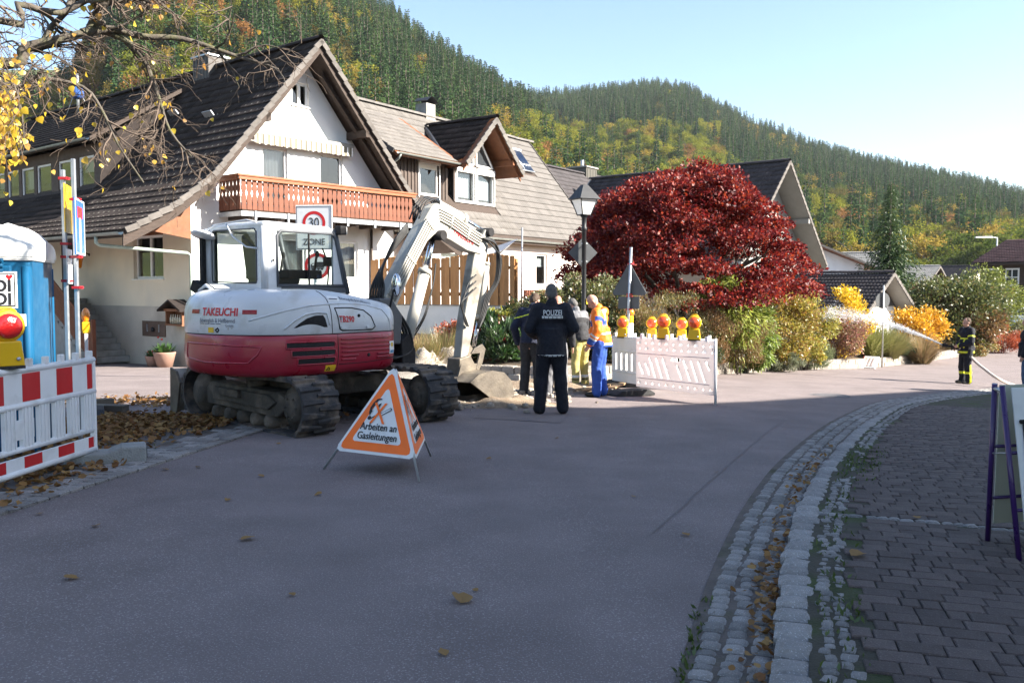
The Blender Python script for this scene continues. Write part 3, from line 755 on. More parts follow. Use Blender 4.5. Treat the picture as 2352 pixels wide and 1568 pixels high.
mb = MB(); mb.prism([(-1.55, 3.28), (-.02, 3.05), (-.02, 4.1)], (0, -.03, 0), X_, Z_, (0, .03, 0)); mb.build('soffit_cheek', M_orangewood, roof, fix=True)
mb = MB(); mb.tube([(-1.75, -.78, 3.2), (-.3, -.78, 4.15)], 0.09, 4, smooth=False); mb.build('strut', M_darkwood, roof)
g = MB(); n = 8; gv = []
for y in (V0 + .02, LEN + .3):
    for i in range(n + 1): a = math.pi + math.pi * i / n; gv.append((-2.50 + .075 * math.cos(a), y, 3.09 + .075 * math.sin(a)))
g.add(gv, [(i, i + 1, n + 2 + i, n + 1 + i) for i in range(n)], 0, True); g.build('gutter', M_galv, h1)
g = MB(); g.tube([(-2.48, .35, 3.02), (-2.48, .35, 2.86), (-2.4, .33, 2.80), (-.14, -.02, 2.66), (-.06, -.06, 2.6), (-.06, -.07, -.55)], 0.048, 8); g.build('downpipe', M_copper, h1)
g = MB(); g.tube([(6.5, -.07, 3.8), (6.5, -.07, -.6)], 0.045, 8); g.build('downpipe', M_darkwood, h1)
# chimney
ch = MB(); ch.box((RX + .05, 5.0, 8.98), (0.75, 0.95, 1.0)); cho = ch.build('chimney', mat('chimney_cladding', (0.075, 0.066, 0.06), 0.6, .15, 4), roof)
g = MB(); g.box((RX + .05, 5.0, 9.50), (0.85, 1.05, 0.05)); g.build('chimney_cap', M_steel, cho)
g = MB(); [g.box((RX + .05 + i * .3, 5.0 + j * .38, 9.59), (.04, .04, .14)) for i in (-1, 1) for j in (-1, 1)]; g.box((RX + .05, 5.0, 9.68), (0.75, 0.95, 0.04)); g.build('rain_hood', M_black, cho)
for q in range(5): g = MB(); g.box((RX - .33, 4.62 + q * .19, 9.1), (.012, .012, .85)); g.build('seam', M_black, cho)
# shed dormer with its band of windows
dz0, dz1, dx = 4.55, 6.33, 0.30
dh = [(D1 - y1, 4.90, D1 - y0, 5.98) for y0, y1 in ((6.15, 7.22), (7.6, 8.72), (9.26, 10.4), (10.63, 11.67), (11.9, 12.9), (13.15, 14.1), (14.4, 15.4))]
dorm = wall('dormer', [(0, dz0), (D1 - D0, dz0), (D1 - D0, dz1), (0, dz1)], dh, (dx, D1, 0), -Y_, Z_, M_cladding, h1, .1)
for i, q in enumerate(dh): window(dorm, (dx, D1, 0), -Y_, Z_, *q, 1, (0.45, 0, 0, .9, 0, .5, 0)[i], True, .06, head=.0)
for yy, s_ in ((D0, -1), (D1, 1)):
    g = MB(); g.add([(dx, yy, dz0 - .4), (3.3, yy, 8.5), (dx, yy, dz1)], [(0, 1, 2)]); g.build('cheek', M_tileA, dorm)
DP = [(0.30, 8.72), (RX - dx + .45, 6.42)]
slab('dormer_deck', (RX, 0, 0), Y_, -X_, DP, D1 - D0 + .5, 0.14, M_darkwood, dorm, t0=D0 - .25)
roof_tiles(dorm, (RX, D0 - .25, 0), Y_, -X_, DP, 0.30, 0.345, D1 - D0 + .5, M_tileA, M_tileA_s, 0)
g = MB(); gv = []
for y in (D0 - .25, D1 + .2):
    for i in range(n + 1): a = math.pi + math.pi * i / n; gv.append((dx - .53 + .07 * math.cos(a), y, 6.38 + .07 * math.sin(a)))
g.add(gv, [(i, i + 1, n + 2 + i, n + 1 + i) for i in range(n)], 0, True); g.build('gutter', M_galv, dorm)
g = MB(); g.box((dx - .1, (D0 + D1) / 2, 4.66), (.25, D1 - D0 + .1, .03), M=Matrix.Rotation(R_(-35), 3, 'Y')); g.build('flashing', M_galv, dorm)
for yy, hh in ((2.0, 1.9), (4.6, 1.55), (13.6, 1.1)):
    g = MB(); z = roof_z(hh) + .08; g.box((RX - hh, yy, z), (.32, .5, .03), M=Matrix.Rotation(R_(49.5), 3, 'Y')); g.build('vent_tile', M_steel, roof)
# balcony
bal = link('balcony', None, h1)
bx0, bx1, by = 0.86, 7.35, -1.12
g = MB(); g.box(((bx0 + bx1) / 2, by / 2, 3.86), (bx1 - bx0 - .1, -by, .07)); g.build('floor', M_darkwood, bal)
g = MB(); g.box(((bx0 + bx1) / 2, by + .03, 3.76), (bx1 - bx0, .06, .13)); g.box((bx0 + .02, by / 2, 3.76), (.05, -by - .1, .13)); g.build('edge_beam', M_steel, bal)
for k in range(7): g = MB(); g.box((bx0 + .35 + k * .97, by / 2 + .03, 3.7), (.1, -by - .1, .14)); g.build('joist', M_darkwood, bal)
for k in range(6): g = MB(); g.box((bx0 + .45 + k * 1.1, by - .015, 3.72), (.06, .05, .24)); g.build('bracket', M_steel, bal)
half = [(.078, 0), (.078, .1), (.070, .16), (.078, .22), (.078, .34), (.060, .40), (.042, .45), (.060, .50), (.078, .55), (.078, .62), (.058, .70), (.070, .80), (.078, .86)]
prof2 = [(-a, b) for a, b in half][::-1] + half
bm_ = MB(); bm_.prism(prof2, (0, 0, 0), X_, Z_, (0, 0.024, 0)); bme = bm_.mesh('baluster', M_balcony)
nb = int((bx1 - bx0) / .171)
for k in range(nb): o = link('baluster', bme, bal); o.location = (bx0 + .085 + k * (bx1 - bx0 - .17) / (nb - 1), by - .02 + rng.gauss(0, .003), 3.87)
for xx in (bx0, bx1):
    for k in range(6): o = link('baluster', bme, bal); o.location = (xx, by + .09 + k * .175, 3.87); o.rotation_euler.z = math.pi / 2
g = MB(); g.box(((bx0 + bx1) / 2, by + .02, 4.80), (bx1 - bx0 + .3, .26, .06)); g.box(((bx0 + bx1) / 2, by - .06, 4.745), (bx1 - bx0 + .2, .05, .14))
g.build('hand_rail', M_rail, bal, bevel=.012)
for xx in (bx0, bx1): g = MB(); g.box((xx, by / 2 + .08, 4.802), (.26, -by - .12, .06)); g.box((xx + (-.06 if xx == bx0 else .06), by / 2 + .03, 4.747), (.05, -by - .05, .14)); g.build('hand_rail', M_rail, bal, bevel=.012)
g = MB(); g.box(((bx0 + bx1) / 2, by + .035, 4.1), (bx1 - bx0 - .1, .05, .08)); g.box(((bx0 + bx1) / 2, by + .035, 4.6), (bx1 - bx0 - .1, .05, .08)); g.build('rail', M_balcony, bal)
# awning
aw = link('awning', None, h1); M_aw = mat('awning_cassette', (.24, .23, .20), .5, .06, 3)
g = MB(); g.box((3.76, -.13, 6.23), (3.75, .24, .13)); g.build('cassette', M_aw, aw, bevel=.02)
mst = bpy.data.materials.new('awning_stripes'); mst.use_nodes = True; t_ = mst.node_tree; bs = t_.nodes['Principled BSDF']
tc = t_.nodes.new('ShaderNodeTexCoord'); sx_ = t_.nodes.new('ShaderNodeSeparateXYZ'); mm = t_.nodes.new('ShaderNodeMath'); mm.operation = 'MULTIPLY'; mm.inputs[1].default_value = 5.2
fr = t_.nodes.new('ShaderNodeMath'); fr.operation = 'FRACT'; rp = t_.nodes.new('ShaderNodeValToRGB'); rp.color_ramp.interpolation = 'CONSTANT'
for a, cc in ((0.0, (.27, .25, .19)), (.45, (.10, .09, .065)), (.62, (.25, .23, .17)), (.8, (.12, .105, .075))):
    e = rp.color_ramp.elements[0] if a == 0 else rp.color_ramp.elements.new(a); e.color = (*cc, 1)
rp.color_ramp.elements[-1].position = .8
[t_.links.new(*q) for q in ((tc.outputs['Object'], sx_.inputs[0]), (sx_.outputs[0], mm.inputs[0]), (mm.outputs[0], fr.inputs[0]), (fr.outputs[0], rp.inputs[0]), (rp.outputs[0], bs.inputs[0]))]; bs.inputs['Roughness'].default_value = .9
g = MB(); nn = 120
g.grid(lambda i, j: (1.92 + 3.68 * i, -.265 - .012 * math.sin(i * 75) * j, 6.17 - (.26 + .028 * abs(math.sin(i * math.pi * 15))) * j), nn, 4); g.build('valance', mst, aw)
# stairs along the side wall, with board rail
sx0, sx1 = -1.25, -0.03; st = link('stairs', None, h1)
for k in range(11): g = MB(); zt = -.5 + .172 * (k + 1); g.box(((sx0 + sx1) / 2, 3.55 + .27 * k + 1.9 - .135 * k * 0, (zt - .95) / 2), (sx1 - sx0, .0 + 3.8, zt + .95)) if False else g.box(((sx0 + sx1) / 2, 3.5 + .27 * k + .15, zt - .09), (sx1 - sx0, .31, .17)); g.build('step', M_conc, st)
g = MB(); g.prism([(3.5, -.95), (6.6, -.95), (6.6, 1.2), (6.4, 1.2), (3.5, -.65)], (sx0 + .02, 0, 0), Y_, Z_, (sx1 - sx0 - .04, 0, 0)); g.build('stringer', M_conc, st)
for k in range(9):
    g = MB(); f0, f1 = 3.2, 6.4; off = .16 + .11 * k
    g.hexa([Vector((sx0 - .05, f0, -.62 + off)), Vector((sx0 - .05, f1, 1.25 + off)), Vector((sx0 - .02, f1, 1.25 + off)), Vector((sx0 - .02, f0, -.62 + off)), Vector((sx0 - .05, f0, -.52 + off)), Vector((sx0 - .05, f1, 1.35 + off)), Vector((sx0 - .02, f1, 1.35 + off)), Vector((sx0 - .02, f0, -.52 + off))]); g.build('rail_board', M_balcony, st, fix=True)
for yy, zz in ((3.15, -.6), (4.8, .35), (6.4, 1.3)): g = MB(); g.box((sx0 - .035, yy, zz + .65), (.1, .1, 1.5)); g.build('rail_post', M_balcony, st)
dr = MB(); dr.box((-.02, 7.4, 2.35), (.05, .95, 2.0)); d_o = dr.build('door', M_darkwood, h1); g = MB(); g.tube([(-.05, 7.05, 2.3), (-.12, 7.05, 2.3), (-.12, 7.17, 2.3)], .012, 6); g.build('handle', M_steel, d_o)
# mailbox set in the wall
g = MB(); g.box((-.02, 2.05, .52), (.05, 1.3, .45)); mbx = g.build('mailbox', mat('bronze_mailbox', (.13, .085, .065), .5, .15, 5, metal=.4), h1, bevel=.006)
for yy in (1.72, 2.38): g = MB(); g.box((-.055, yy, .54), (.025, .025, .22)); g.build('handle', M_steel, mbx)
g = MB(); g.lathe([(.001, 0), (.07, .01), (.07, .04), (.001, .05)], (-.05, 2.05, .5), 12, (-1, 0, 0)); g.build('knob', M_black, mbx)
# tv aerial behind the ridge
an = MB(); an.tube([(5.0, 7.0, 7.4), (5.0, 7.0, 9.0)], .02, 6); an.tube([(5.0, 6.4, 8.95), (5.0, 7.6, 8.95)], .012, 5); [an.tube([(4.75, 6.45 + q * .27, 8.95), (5.25, 6.45 + q * .27, 8.95)], .006, 4) for q in range(5)]; an.build('aerial', M_steel, roof)
# ================================================================ second house: grey-brown roof, clad dormers
K2 = 1.3; r2 = Vector((.561, .828, 0)).normalized(); A2 = math.atan2(r2.y, r2.x)
E2 = at(1375, 566, 33 * K2); n2 = Vector((r2.y, -r2.x, 0)); o2 = E2 - n2 * 3.2 * K2
h2 = thing('house', 'house with pale grey-brown tiled roof, brown clad dormers and a roof solar panel', 'house', (o2.x, o2.y, 0), A2)
rf2 = link('roof', None, h2)
ZR, ZE, RW = 8.97, 3.70, 4.16; P2 = [(0, ZR), (RW, ZE)]; T0, T1 = -14.6, 0.30
zs = lambda s: ZR - (ZR - ZE) / RW * s
slab('roof_deck', (0, 0, 0), X_, -Y_, P2, T1 - T0, .16, M_darkwood, rf2, t0=T0); slab('roof_deck', (0, 0, 0), X_, Y_, P2, T1 - T0, .16, M_darkwood, rf2, t0=T0)
def skip2(y, h):
    t = y + T0
    return (-13.3 < t < -9.9 and .65 < h < 3.15) or (-9.9 <= t < -7.0 and .9 < h < 3.15 and abs(t + 8.2) < h * .75) or (-3.0 < t < -1.4 and .55 < h < 1.35)
roof_tiles(rf2, (T0, 0, 0), X_, -Y_, P2, .33, .36, T1 - T0, M_tileB, M_tileB_s, 300, skip2, lambda q: (T1 - T0 - q[4]) * .6 + (RW - q[5]) * .3)
roof_tiles(rf2, (T0, 0, 0), X_, Y_, P2, .33, .36, T1 - T0, M_tileB, M_tileB_s, 0)
for sg in (-1, 1): verge_tiles(rf2, (T1, 0, 0), Y_ * sg, X_, P2, .36, M_tileB, th=.16, wd=.04)
ridge_tiles(rf2, (T0, 0, 0), X_, T1 - T0 + .1, ZR + .08, M_tileB)
WS = 3.72
lo_h = [(9.6, 1.85, 10.5, 3.2), (3.0, 1.6, 4.3, 3.1), (6.3, .9, 7.3, 3.0)]
wall('front_wall', [(0, -1.2), (14.2, -1.2), (14.2, 3.95), (0, 3.95)], lo_h, (-14.4, -WS, 0), X_, Z_, M_pink, h2, .15)
for q in lo_h: window(h2, (-14.4, -WS, 0), X_, Z_, *q, 1, .4, True)
wall('gable_wall', [(-WS, -1.2), (WS, -1.2), (WS, zs(WS) - .2), (0, ZR - .25), (-WS, zs(WS) - .2)], [(-1.4, 1.5, -.3, 2.8), (1.0, 1.5, 2.1, 2.8)], (-.2, 0, 0), Y_, Z_, M_pink, h2, .12)
window(h2, (-.2, 0, 0), Y_, Z_, -1.4, 1.5, -.3, 2.8, 2, .4); window(h2, (-.2, 0, 0), Y_, Z_, 1.0, 1.5, 2.1, 2.8, 2, .4)
g = MB(); gv = []
for t in (T0, T1):
    for i in range(9): a = math.pi + math.pi * i / 8; gv.append((t, -RW - .06 + .07 * math.cos(a), ZE + .0 + .07 * math.sin(a)))
g.add(gv, [(i, i + 1, 10 + i, 9 + i) for i in range(8)], 0, True); g.build('gutter', M_galv, h2)
# shed dormer, vertical boards with battens
DS = 3.04; dzb = zs(DS) - .1; d2 = link('dormer', None, h2)
dh2 = [(13.3 - 11.8, 5.2, 13.3 - 10.72, 6.36)]
wall('dormer_wall', [(0, dzb), (3.2, dzb), (3.2, 6.62), (0, 6.62)], dh2, (-13.3, -DS, 0), X_, Z_, M_cladding, d2, .08)
window(d2, (-13.3, -DS, 0), X_, Z_, *dh2[0], 1, 0, True, .04, head=.12)
for k in range(16):
    t = -13.25 + k * .2
    if not -11.9 < t < -10.65: g = MB(); g.box((t, -DS - .02, (dzb + 6.6) / 2), (.05, .035, 6.6 - dzb)); g.build('batten', M_cladding, d2)
for t in (-11.87, -10.65): g = MB(); g.box((t, -DS - .03, 5.75), (.05, .05, 1.3)); g.build('shutter_rail', M_pvc, d2)
g = MB(); g.box((-11.26, -DS - .04, 6.46), (1.25, .12, .2)); g.build('shutter_box', M_pvc, d2)
g = MB(); g.add([(-13.3, -DS, dzb), (-13.3, -.6, 8.2), (-13.3, -DS, 6.6)], [(0, 1, 2)]); g.build('cheek', M_cladding, d2)
PD = [(.50, 8.52), (3.64, 6.46)]
slab('dormer_deck', (0, 0, 0), X_, -Y_, PD, 3.9, .12, M_orangewood, d2, t0=-13.75)
roof_tiles(d2, (-13.75, 0, 0), X_, -Y_, PD, .33, .36, 3.9, M_tileB, M_tileB_s, 0)
verge_tiles(d2, (-13.75, 0, 0), -Y_, -X_, PD, .36, M_tileB, th=.16, wd=.04)
g = MB(); gv = []
for t in (-13.75, -10.1):
    for i in range(9): a = math.pi + math.pi * i / 8; gv.append((t, -3.72 + .06 * math.cos(a), 6.46 + .06 * math.sin(a)))
g.add(gv, [(i, i + 1, 10 + i, 9 + i) for i in range(8)], 0, True); g.tube([(-13.6, -3.72, 6.4), (-13.6, -3.6, 6.25), (-13.6, -3.1, 6.0), (-13.6, -3.1, 5.4)], .04, 6); g.build('gutter', M_galv, d2)
# gabled dormer
g2 = link('gable_dormer', None, h2); GT, GZ, GH = -8.2, 8.45, 1.98
gh = [(-9.70, 5.12, -8.45, 6.42), (-8.37, 5.12, -7.12, 6.42)]
wall('dormer_wall', [(-9.78, zs(DS) - .1), (-7.0, zs(DS) - .1), (-7.0, 6.6), (GT, 7.95), (-9.78, 6.5)], [(a, b, c, d) for a, b, c, d in gh], (0, -DS - .05, 0), X_, Z_, M_cladding, g2, .08)
for q in gh:
    window(g2, (0, -DS - .05, 0), X_, Z_, *q, 1, .85, True, .04)
    g = MB(); g.box(((q[0] + q[2]) / 2, -DS - .1, 6.40), (1.2, .12, .24)); g.build('shutter_box', M_pvc, g2)
    for t in (q[0] + .03, q[2] - .03): g = MB(); g.box((t, -DS - .11, 5.72), (.05, .05, 1.2)); g.build('shutter_rail', M_pvc, g2)
tri = link('gable_window', None, g2)
for pts in ([(-9.35, 6.62), (-8.55, 6.62), (-8.55, 7.45)], [(-8.35, 6.62), (-7.25, 6.62), (-8.05, 7.6), (-8.35, 7.75)]):
    g = MB(); g.prism(pts, (0, -DS - .075, 0), X_, Z_, (0, .02, 0)); g.build('pane', mat('dark_pane', (.04, .045, .05), .06, 0, spec=.6), tri)
    for a, b in zip(pts, pts[1:] + pts[:1]): g = MB(); g.tube([(a[0], -DS - .09, a[1]), (b[0], -DS - .09, b[1])], .045, 4, smooth=False); g.build('frame_bar', M_pvc, tri)
PG = [(0, GZ), (GH, GZ - GH * 1.0)]
GY0, GL = -.45, 3.55
slab('dormer_deck', (GT, 0, 0), -Y_, -X_, PG, GL, .14, M_orangewood, g2, t0=-GY0); slab('dormer_deck', (GT, 0, 0), -Y_, X_, PG, GL, .14, M_orangewood, g2, t0=-GY0)
for sg in (-1, 1):
    roof_tiles(g2, (GT, GY0, 0), -Y_, X_ * sg, PG, .33, .36, GL, M_tileA, M_tileA_s, 0, skip=lambda y, h: y + .45 < .45 + (.52 + h * .77) - .5)  # darker tiles than the main roof: grazing shade put into their colour
    verge_tiles(g2, (GT, GY0 - GL, 0), X_ * sg, -Y_, PG, .36, M_tileB, th=.2, wd=.05)
    g = MB(); g.box((GT + sg * 1.35, -3.45, 6.85), (.16, 1.0, .22)); g.build('purlin', M_orangewood, g2)
    g = MB(); p0, p1 = Vector((GT, -3.86, GZ - .14)), Vector((GT + sg * GH, -3.86, GZ - GH - .14)); g.hexa([p0 - Z_ * .18, p1 - Z_ * .18, p1 - Z_ * .18 + Y_ * .05, p0 - Z_ * .18 + Y_ * .05, p0, p1, p1 + Y_ * .05, p0 + Y_ * .05]); g.build('barge_board', M_orangewood, g2, fix=True)
ridge_tiles(g2, (GT, GY0, 0), -Y_, GL, GZ + .08, M_tileA)
# valley flashing on the left of the gabled dormer
g = MB(); p0, p1 = Vector((GT - .15, -.5, GZ - .1)), Vector((GT - GH - .1, -3.2, GZ - GH + .02))
g.tube([p0, p1], .10, 5); g.build('valley', mat('lead', (.055, .06, .075), .45, .1, 4, metal=.5), g2)
# solar panel of tubes
sp_ = link('solar_panel', None, h2); M_blue = mat('solar_tube', (.02, .035, .075), .18, .1, 5, spec=.6)
slp = Vector((0, -RW, ZE - ZR)).normalized(); nrm2 = X_.cross(slp); nrm2 = nrm2 if nrm2.z > 0 else -nrm2
q0 = Vector((-2.95, -.62, zs(.62))) + nrm2 * .12
for k in range(15): g = MB(); a = q0 + X_ * (.05 + k * .092); g.tube([a, a + slp * 1.32], .034, 8); g.build('solar_tube', M_blue, sp_)
g = MB(); g.tube([q0 + X_ * -.05 - slp * .04, q0 + X_ * 1.45 - slp * .04], .07, 8); g.build('manifold', M_pvc, sp_)
for e_ in (1.34,): g = MB(); g.tube([q0 + X_ * -.03 + slp * e_, q0 + X_ * 1.42 + slp * e_], .03, 6); g.build('rail', M_steel, sp_)
g = MB(); g.tube([q0 + X_ * .55 + nrm2 * .03, q0 + X_ * .55 + nrm2 * .03 + slp * 1.3], .03, 6); g.build('middle_rail', M_steel, sp_)
ck = MB(); ck.box((GT + .7, .2, ZR + .25), (.6, .6, .7)); cko = ck.build('chimney', M_conc, rf2); g = MB()
g.grid(lambda i, j: (GT + .7 + (i - .5) * .95, .2 + (j - .5) * .8, ZR + .78 + .12 * math.cos((i - .5) * 7)), 12, 1); g.build('rain_hood', M_black, cko)

# ================================================================ plain houses
M_boards = mat('grey_boards', (.26, .255, .24), .8, .08, 3); M_roofred = mat('roof_tiles_red', (.25, .10, .085), .8, .15, 5, island=.15); M_roofdark = mat('roof_tiles_dark', (.038, .032, .034), .8, .2, 5, island=.25)
M_roofgrey = mat('roof_tiles_pale', (.30, .285, .26), .85, .15, 4, island=.15); M_roofwine = mat('roof_tiles_wine', (.105, .055, .050), .8, .15, 4, island=.2)
def house(name, label, ridge, ang, hwL, hwR, zeL, zeR, length, zg, wm, rm, gm=None, over=.5, tile=(.33, .36), wins=(), front=0.5, side_wins=()):
    """ridge = front end of the ridge (world), local x across the gable, local y back along the ridge"""
    t = thing(name, label, 'house', (ridge[0], ridge[1], 0), ang); zr = ridge[2]; rf = link('roof', None, t)
    for sg, hw, ze in ((-1, hwL, zeL), (1, hwR, zeR)):
        pr = [(0, zr), (hw, ze)]
        slab('roof_deck', (0, 0, 0), Y_, X_ * sg, pr, length, .14, M_darkwood if gm is None else gm, rf)
        roof_tiles(rf, (0, 0, 0), Y_, X_ * sg, pr, *tile, length, rm, rm, 0)
        verge_tiles(rf, (0, 0, 0), X_ * sg, -Y_, pr, tile[1], M_verge, th=.16, wd=.04)
    ridge_tiles(rf, (0, 0, 0), Y_, length, zr + .08, rm)
    oL, oR = -(hwL - over), hwR - over
    zl = zr + (zeL - zr) * (-oL / hwL) - .15; z_r = zr + (zeR - zr) * (oR / hwR) - .15
    y0 = front; holes = [(a, b, c, d) for a, b, c, d, *_ in wins]
    wall('gable_wall', [(oL, zg), (oR, zg), (oR, z_r), (0, zr - .2), (oL, zl)], holes, (0, y0, 0), X_, Z_, wm, t, .12)
    for a, b, c, d, lv in wins: window(t, (0, y0, 0), X_, Z_, a, b, c, d, lv, .35)
    sh = [(length - .4 - y0 - b_, z0, length - .4 - y0 - a_, z1) for a_, z0, b_, z1 in side_wins]
    wall('side_wall', [(0, zg), (length - .4 - y0, zg), (length - .4 - y0, zl), (0, zl)], sh, (oL, length - .4, 0), -Y_, Z_, wm, t)
    for q in sh: window(t, (oL, length - .4, 0), -Y_, Z_, *q, 2, .3)
    wall('side_wall', [(0, zg), (length - .4 - y0, zg), (length - .4 - y0, z_r), (0, z_r)], [], (oR, y0, 0), Y_, Z_, wm, t)
    wall('back_wall', [(-oR, zg), (-oL, zg), (-oL, zl), (0, zr - .2), (-oR, z_r)], [], (0, length - .4, 0), -X_, Z_, wm, t)
    return t
pk = at(1815, 370, 45)
h4 = house('house', 'grey boarded gable house with dark roof rising behind the red maple', pk, A1, 5.3, 5.3, 2.85, 2.85, 12, -1.4, M_boards, M_roofdark, M_boards, over=.7, front=1.1, wins=((-1.0, 4.2, .0, 5.4, 1), (.3, 4.2, 1.3, 5.4, 1), (-2.6, 1.0, -1.4, 2.4, 2), (1.2, 1.0, 2.4, 2.4, 2)))
for sg in (-1, 1): g = MB(); g.box((sg * 2.6, .55, 5.2), (.2, 1.1, .25)); g.build('purlin', M_boards, h4)
pg_ = at(2054, 628, 40)
h5 = house('garage', 'small white garage with dark wavy tiled roof behind the yellow shrubs', pg_, A1, 3.35, 3.2, .75, .85, 7.0, -1.6, M_white, M_roofdark, M_boards, over=.45, tile=(.30, .33), front=.8)
h5['category'] = 'garage'
g = MB(); g.prism([(-2.9, .9), (2.75, .9), (0, 2.2)], (0, .77, 0), X_, Z_, (0, -.03, 0)); g.build('gable_boards', mat('anthracite_boards', (.07, .07, .075), .7, .1, 3), h5)
pk3 = at(1420, 418, 60)
h3 = house('house', 'dark roofed house with clad chimney between the tiled house and the maple', pk3, A2 + math.pi / 2, 5.5, 5.5, 2.5, 2.5, 11, -1.5, M_white, M_roofdark, over=.6)
cc_ = at(1337, 425, 57); g = MB(); g.box((0, 0, 0), (1.35, 1.35, 2.2)); co_ = g.build('chimney', mat('chimney_brown', (.075, .068, .055), .6, .1, 3), h3)
co_.matrix_parent_inverse = Matrix.Identity(4); co_.location = Matrix.Rotation(-(A2 + math.pi / 2), 4, 'Z') @ Vector((cc_.x - pk3.x, cc_.y - pk3.y, 8.1))
g = MB(); g.box((0, 0, 1.14), (1.5, 1.5, .08)); g.build('chimney_cap', M_conc, co_); g = MB(); g.tube([(0, 0, 1.1), (0, 0, 1.65)], .11, 10); g.build('flue', M_steel, co_)
for i in range(4): g = MB(); g.box((-.52 + i * .35, -.68, 0), (.02, .02, 2.0)); g.build('seam', M_black, co_)
for i in range(4): g = MB(); g.box((-.68, -.52 + i * .35, 0), (.02, .02, 2.0)); g.build('seam', M_black, co_)
pk6 = at(1886, 562, 72)
house('house', 'far white house with dusty red roof beside the grey gable', pk6, A1 - .9, 4.5, 4.5, 3.4, 3.4, 9, -1.6, M_white, M_roofred, M_orangewood, over=.8, front=.8)
pk7 = at(2062, 580, 85)
house('house', 'far low house with broad pale grey roof behind the spruce', pk7, A1 + .25, 7, 7, 1.4, 1.4, 12, -1.6, M_darkwood, M_roofgrey, over=.8)
pk8 = at(2160, 612, 78)
house('house', 'far shed with low pale corrugated roof and dark timber wall', pk8, A1 + .1, 5, 5, 2.3, 2.3, 7, -1.6, M_darkwood, M_roofgrey, over=.4)
pk9 = at(2262, 611, 98)
house('house', 'far house with plain dark brown hip roof under the street light', pk9, A1 - .1, 6, 6, 2.0, 2.0, 11, -1.6, M_cream, M_roofdark, over=.6)
pk10 = at(2362, 552, 66); AA = R_(-143)
h10 = house('house', 'house with wine brown roof, small white windows and half timbering by the parked cars', pk10, AA, 7, 7, 1.7, 1.7, 15, -1.6, M_darkwood, M_roofwine, over=.6)
dm = link('dormer', None, h10); to_l = lambda q: Matrix.Rotation(-AA, 4, 'Z') @ Vector((q.x - pk10.x, q.y - pk10.y, q.z))
qa, qb = to_l(at(2308, 640, 61.5)), to_l(at(2420, 636, 56)); x_f = max(qa.x, qb.x) + .2; y0_, y1_ = sorted((qa.y, qb.y)); zc_ = qa.z
g = MB(); g.box((x_f - 1.6, (y0_ + y1_) / 2, zc_ + .1), (3.2, y1_ - y0_, 1.9)); g.build('dormer_wall', M_darkwood, dm)
slab('dormer_deck', (x_f - 4.2, 0, 0), Y_, X_, [(0, zc_ + 2.6), (4.8, zc_ + .95)], y1_ - y0_ + .6, .12, M_darkwood, dm, t0=y0_ - .3)
roof_tiles(dm, (x_f - 4.2, y0_ - .3, 0), Y_, X_, [(0, zc_ + 2.65), (4.8, zc_ + 1.0)], .33, .36, y1_ - y0_ + .6, M_roofwine, M_roofwine, 0)
for k in range(4):
    yy = y0_ + .8 + k * 1.25; g = MB(); g.box((x_f + .02, yy, zc_ + .05), (.08, .85, 1.15)); w_o = g.build('window', M_pvc, dm)
    for a_ in (-.19, .19):
        for b_ in (-.25, .25): g = MB(); g.box((x_f + .065, yy + a_, zc_ + .05 + b_), (.02, .3, .44)); g.build('pane', mat('dark_pane', (.04, .045, .05), .06, 0, spec=.6), w_o)
# tall building beyond the right of the picture whose shade lies over the foreground
nb_ = thing('building', 'tall plain rendered building standing beside the brick pavement out of the picture', 'building')
FP = [(11.75, 9.0), (19.2, 9.0), (22.2, 10.9), (29.4, 16.9), (36, -18), (11.75, -20)]; HB = 11.0
mb = MB(); k = len(FP); pts = [Vector((x, y, -1.2)) for x, y in FP]
mb.prism([(p.x, p.y) for p in pts], (0, 0, -1.2), X_, Y_, (0, 0, HB + 1.2 - .3)); mb.build('wall', M_cream, nb_)
mb = MB(); mb.prism([(x + (.25 if x > 12 else -.25), y + (.2 if y > 0 else -.2)) for x, y in FP], (0, 0, HB - .3), X_, Y_, (0, 0, .3)); mb.build('roof', M_galv, nb_)
for fl in range(3):
    for k in range(7):
        window(nb_, (11.73, 8.2, 0), -Y_, Z_, k * 3.4 + .3, 1.0 + fl * 3.2, k * 3.4 + 1.6, 2.5 + fl * 3.2, 2, .3, room=False, depth=-.06)
# ================================================================ excavator
EC = Vector((-2.62, 11.92, 0)); EZ = G(EC.x, EC.y); PHI = R_(-36)
ex = thing('excavator', 'white and red tracked excavator with its boom folded down to the dug ground', 'excavator', (EC.x, EC.y, EZ), PHI)
M_exw = mat('excavator_white', (.60, .62, .64), .33, .07, 2.2, 0, spec=.5, col2=(.40, .38, .34), mask=(.54, .78), mscale=2.4, coat=.15, speck=((.42, .40, .36), 9, .72))
M_exr = mat('excavator_red', (.33, .014, .034), .35, .10, 2.2, 0, spec=.5, col2=(.24, .03, .035), mask=(.55, .75), mscale=2.5, coat=.25, speck=((.42, .22, .20), 6, .74))
M_boom = mat('boom_paint', (.44, .425, .38), .5, .10, 3, .1, 20, col2=(.48, .45, .38), mask=(.55, .72), mscale=4)
M_stick = mat('stick_paint', (.30, .29, .26), .6, .2, 4, .2, 20, col2=(.17, .15, .125), mask=(.44, .6), mscale=3.5)
M_rub = mat('track_rubber', (.040, .039, .041), .85, .25, 6, .4, 40, col2=(.17, .135, .105), mask=(.46, .68), mscale=5)
M_mud = mat('muddy_steel', (.070, .060, .050), .9, .3, 5, .8, 30, col2=(.15, .122, .095), mask=(.45, .65), mscale=4)
M_chrome = mat('chrome_rod', (.75, .76, .78), .12, 0, metal=1.0)
M_hose = mat('hydraulic_hose', (.018, .018, .019), .55, .2, 6)
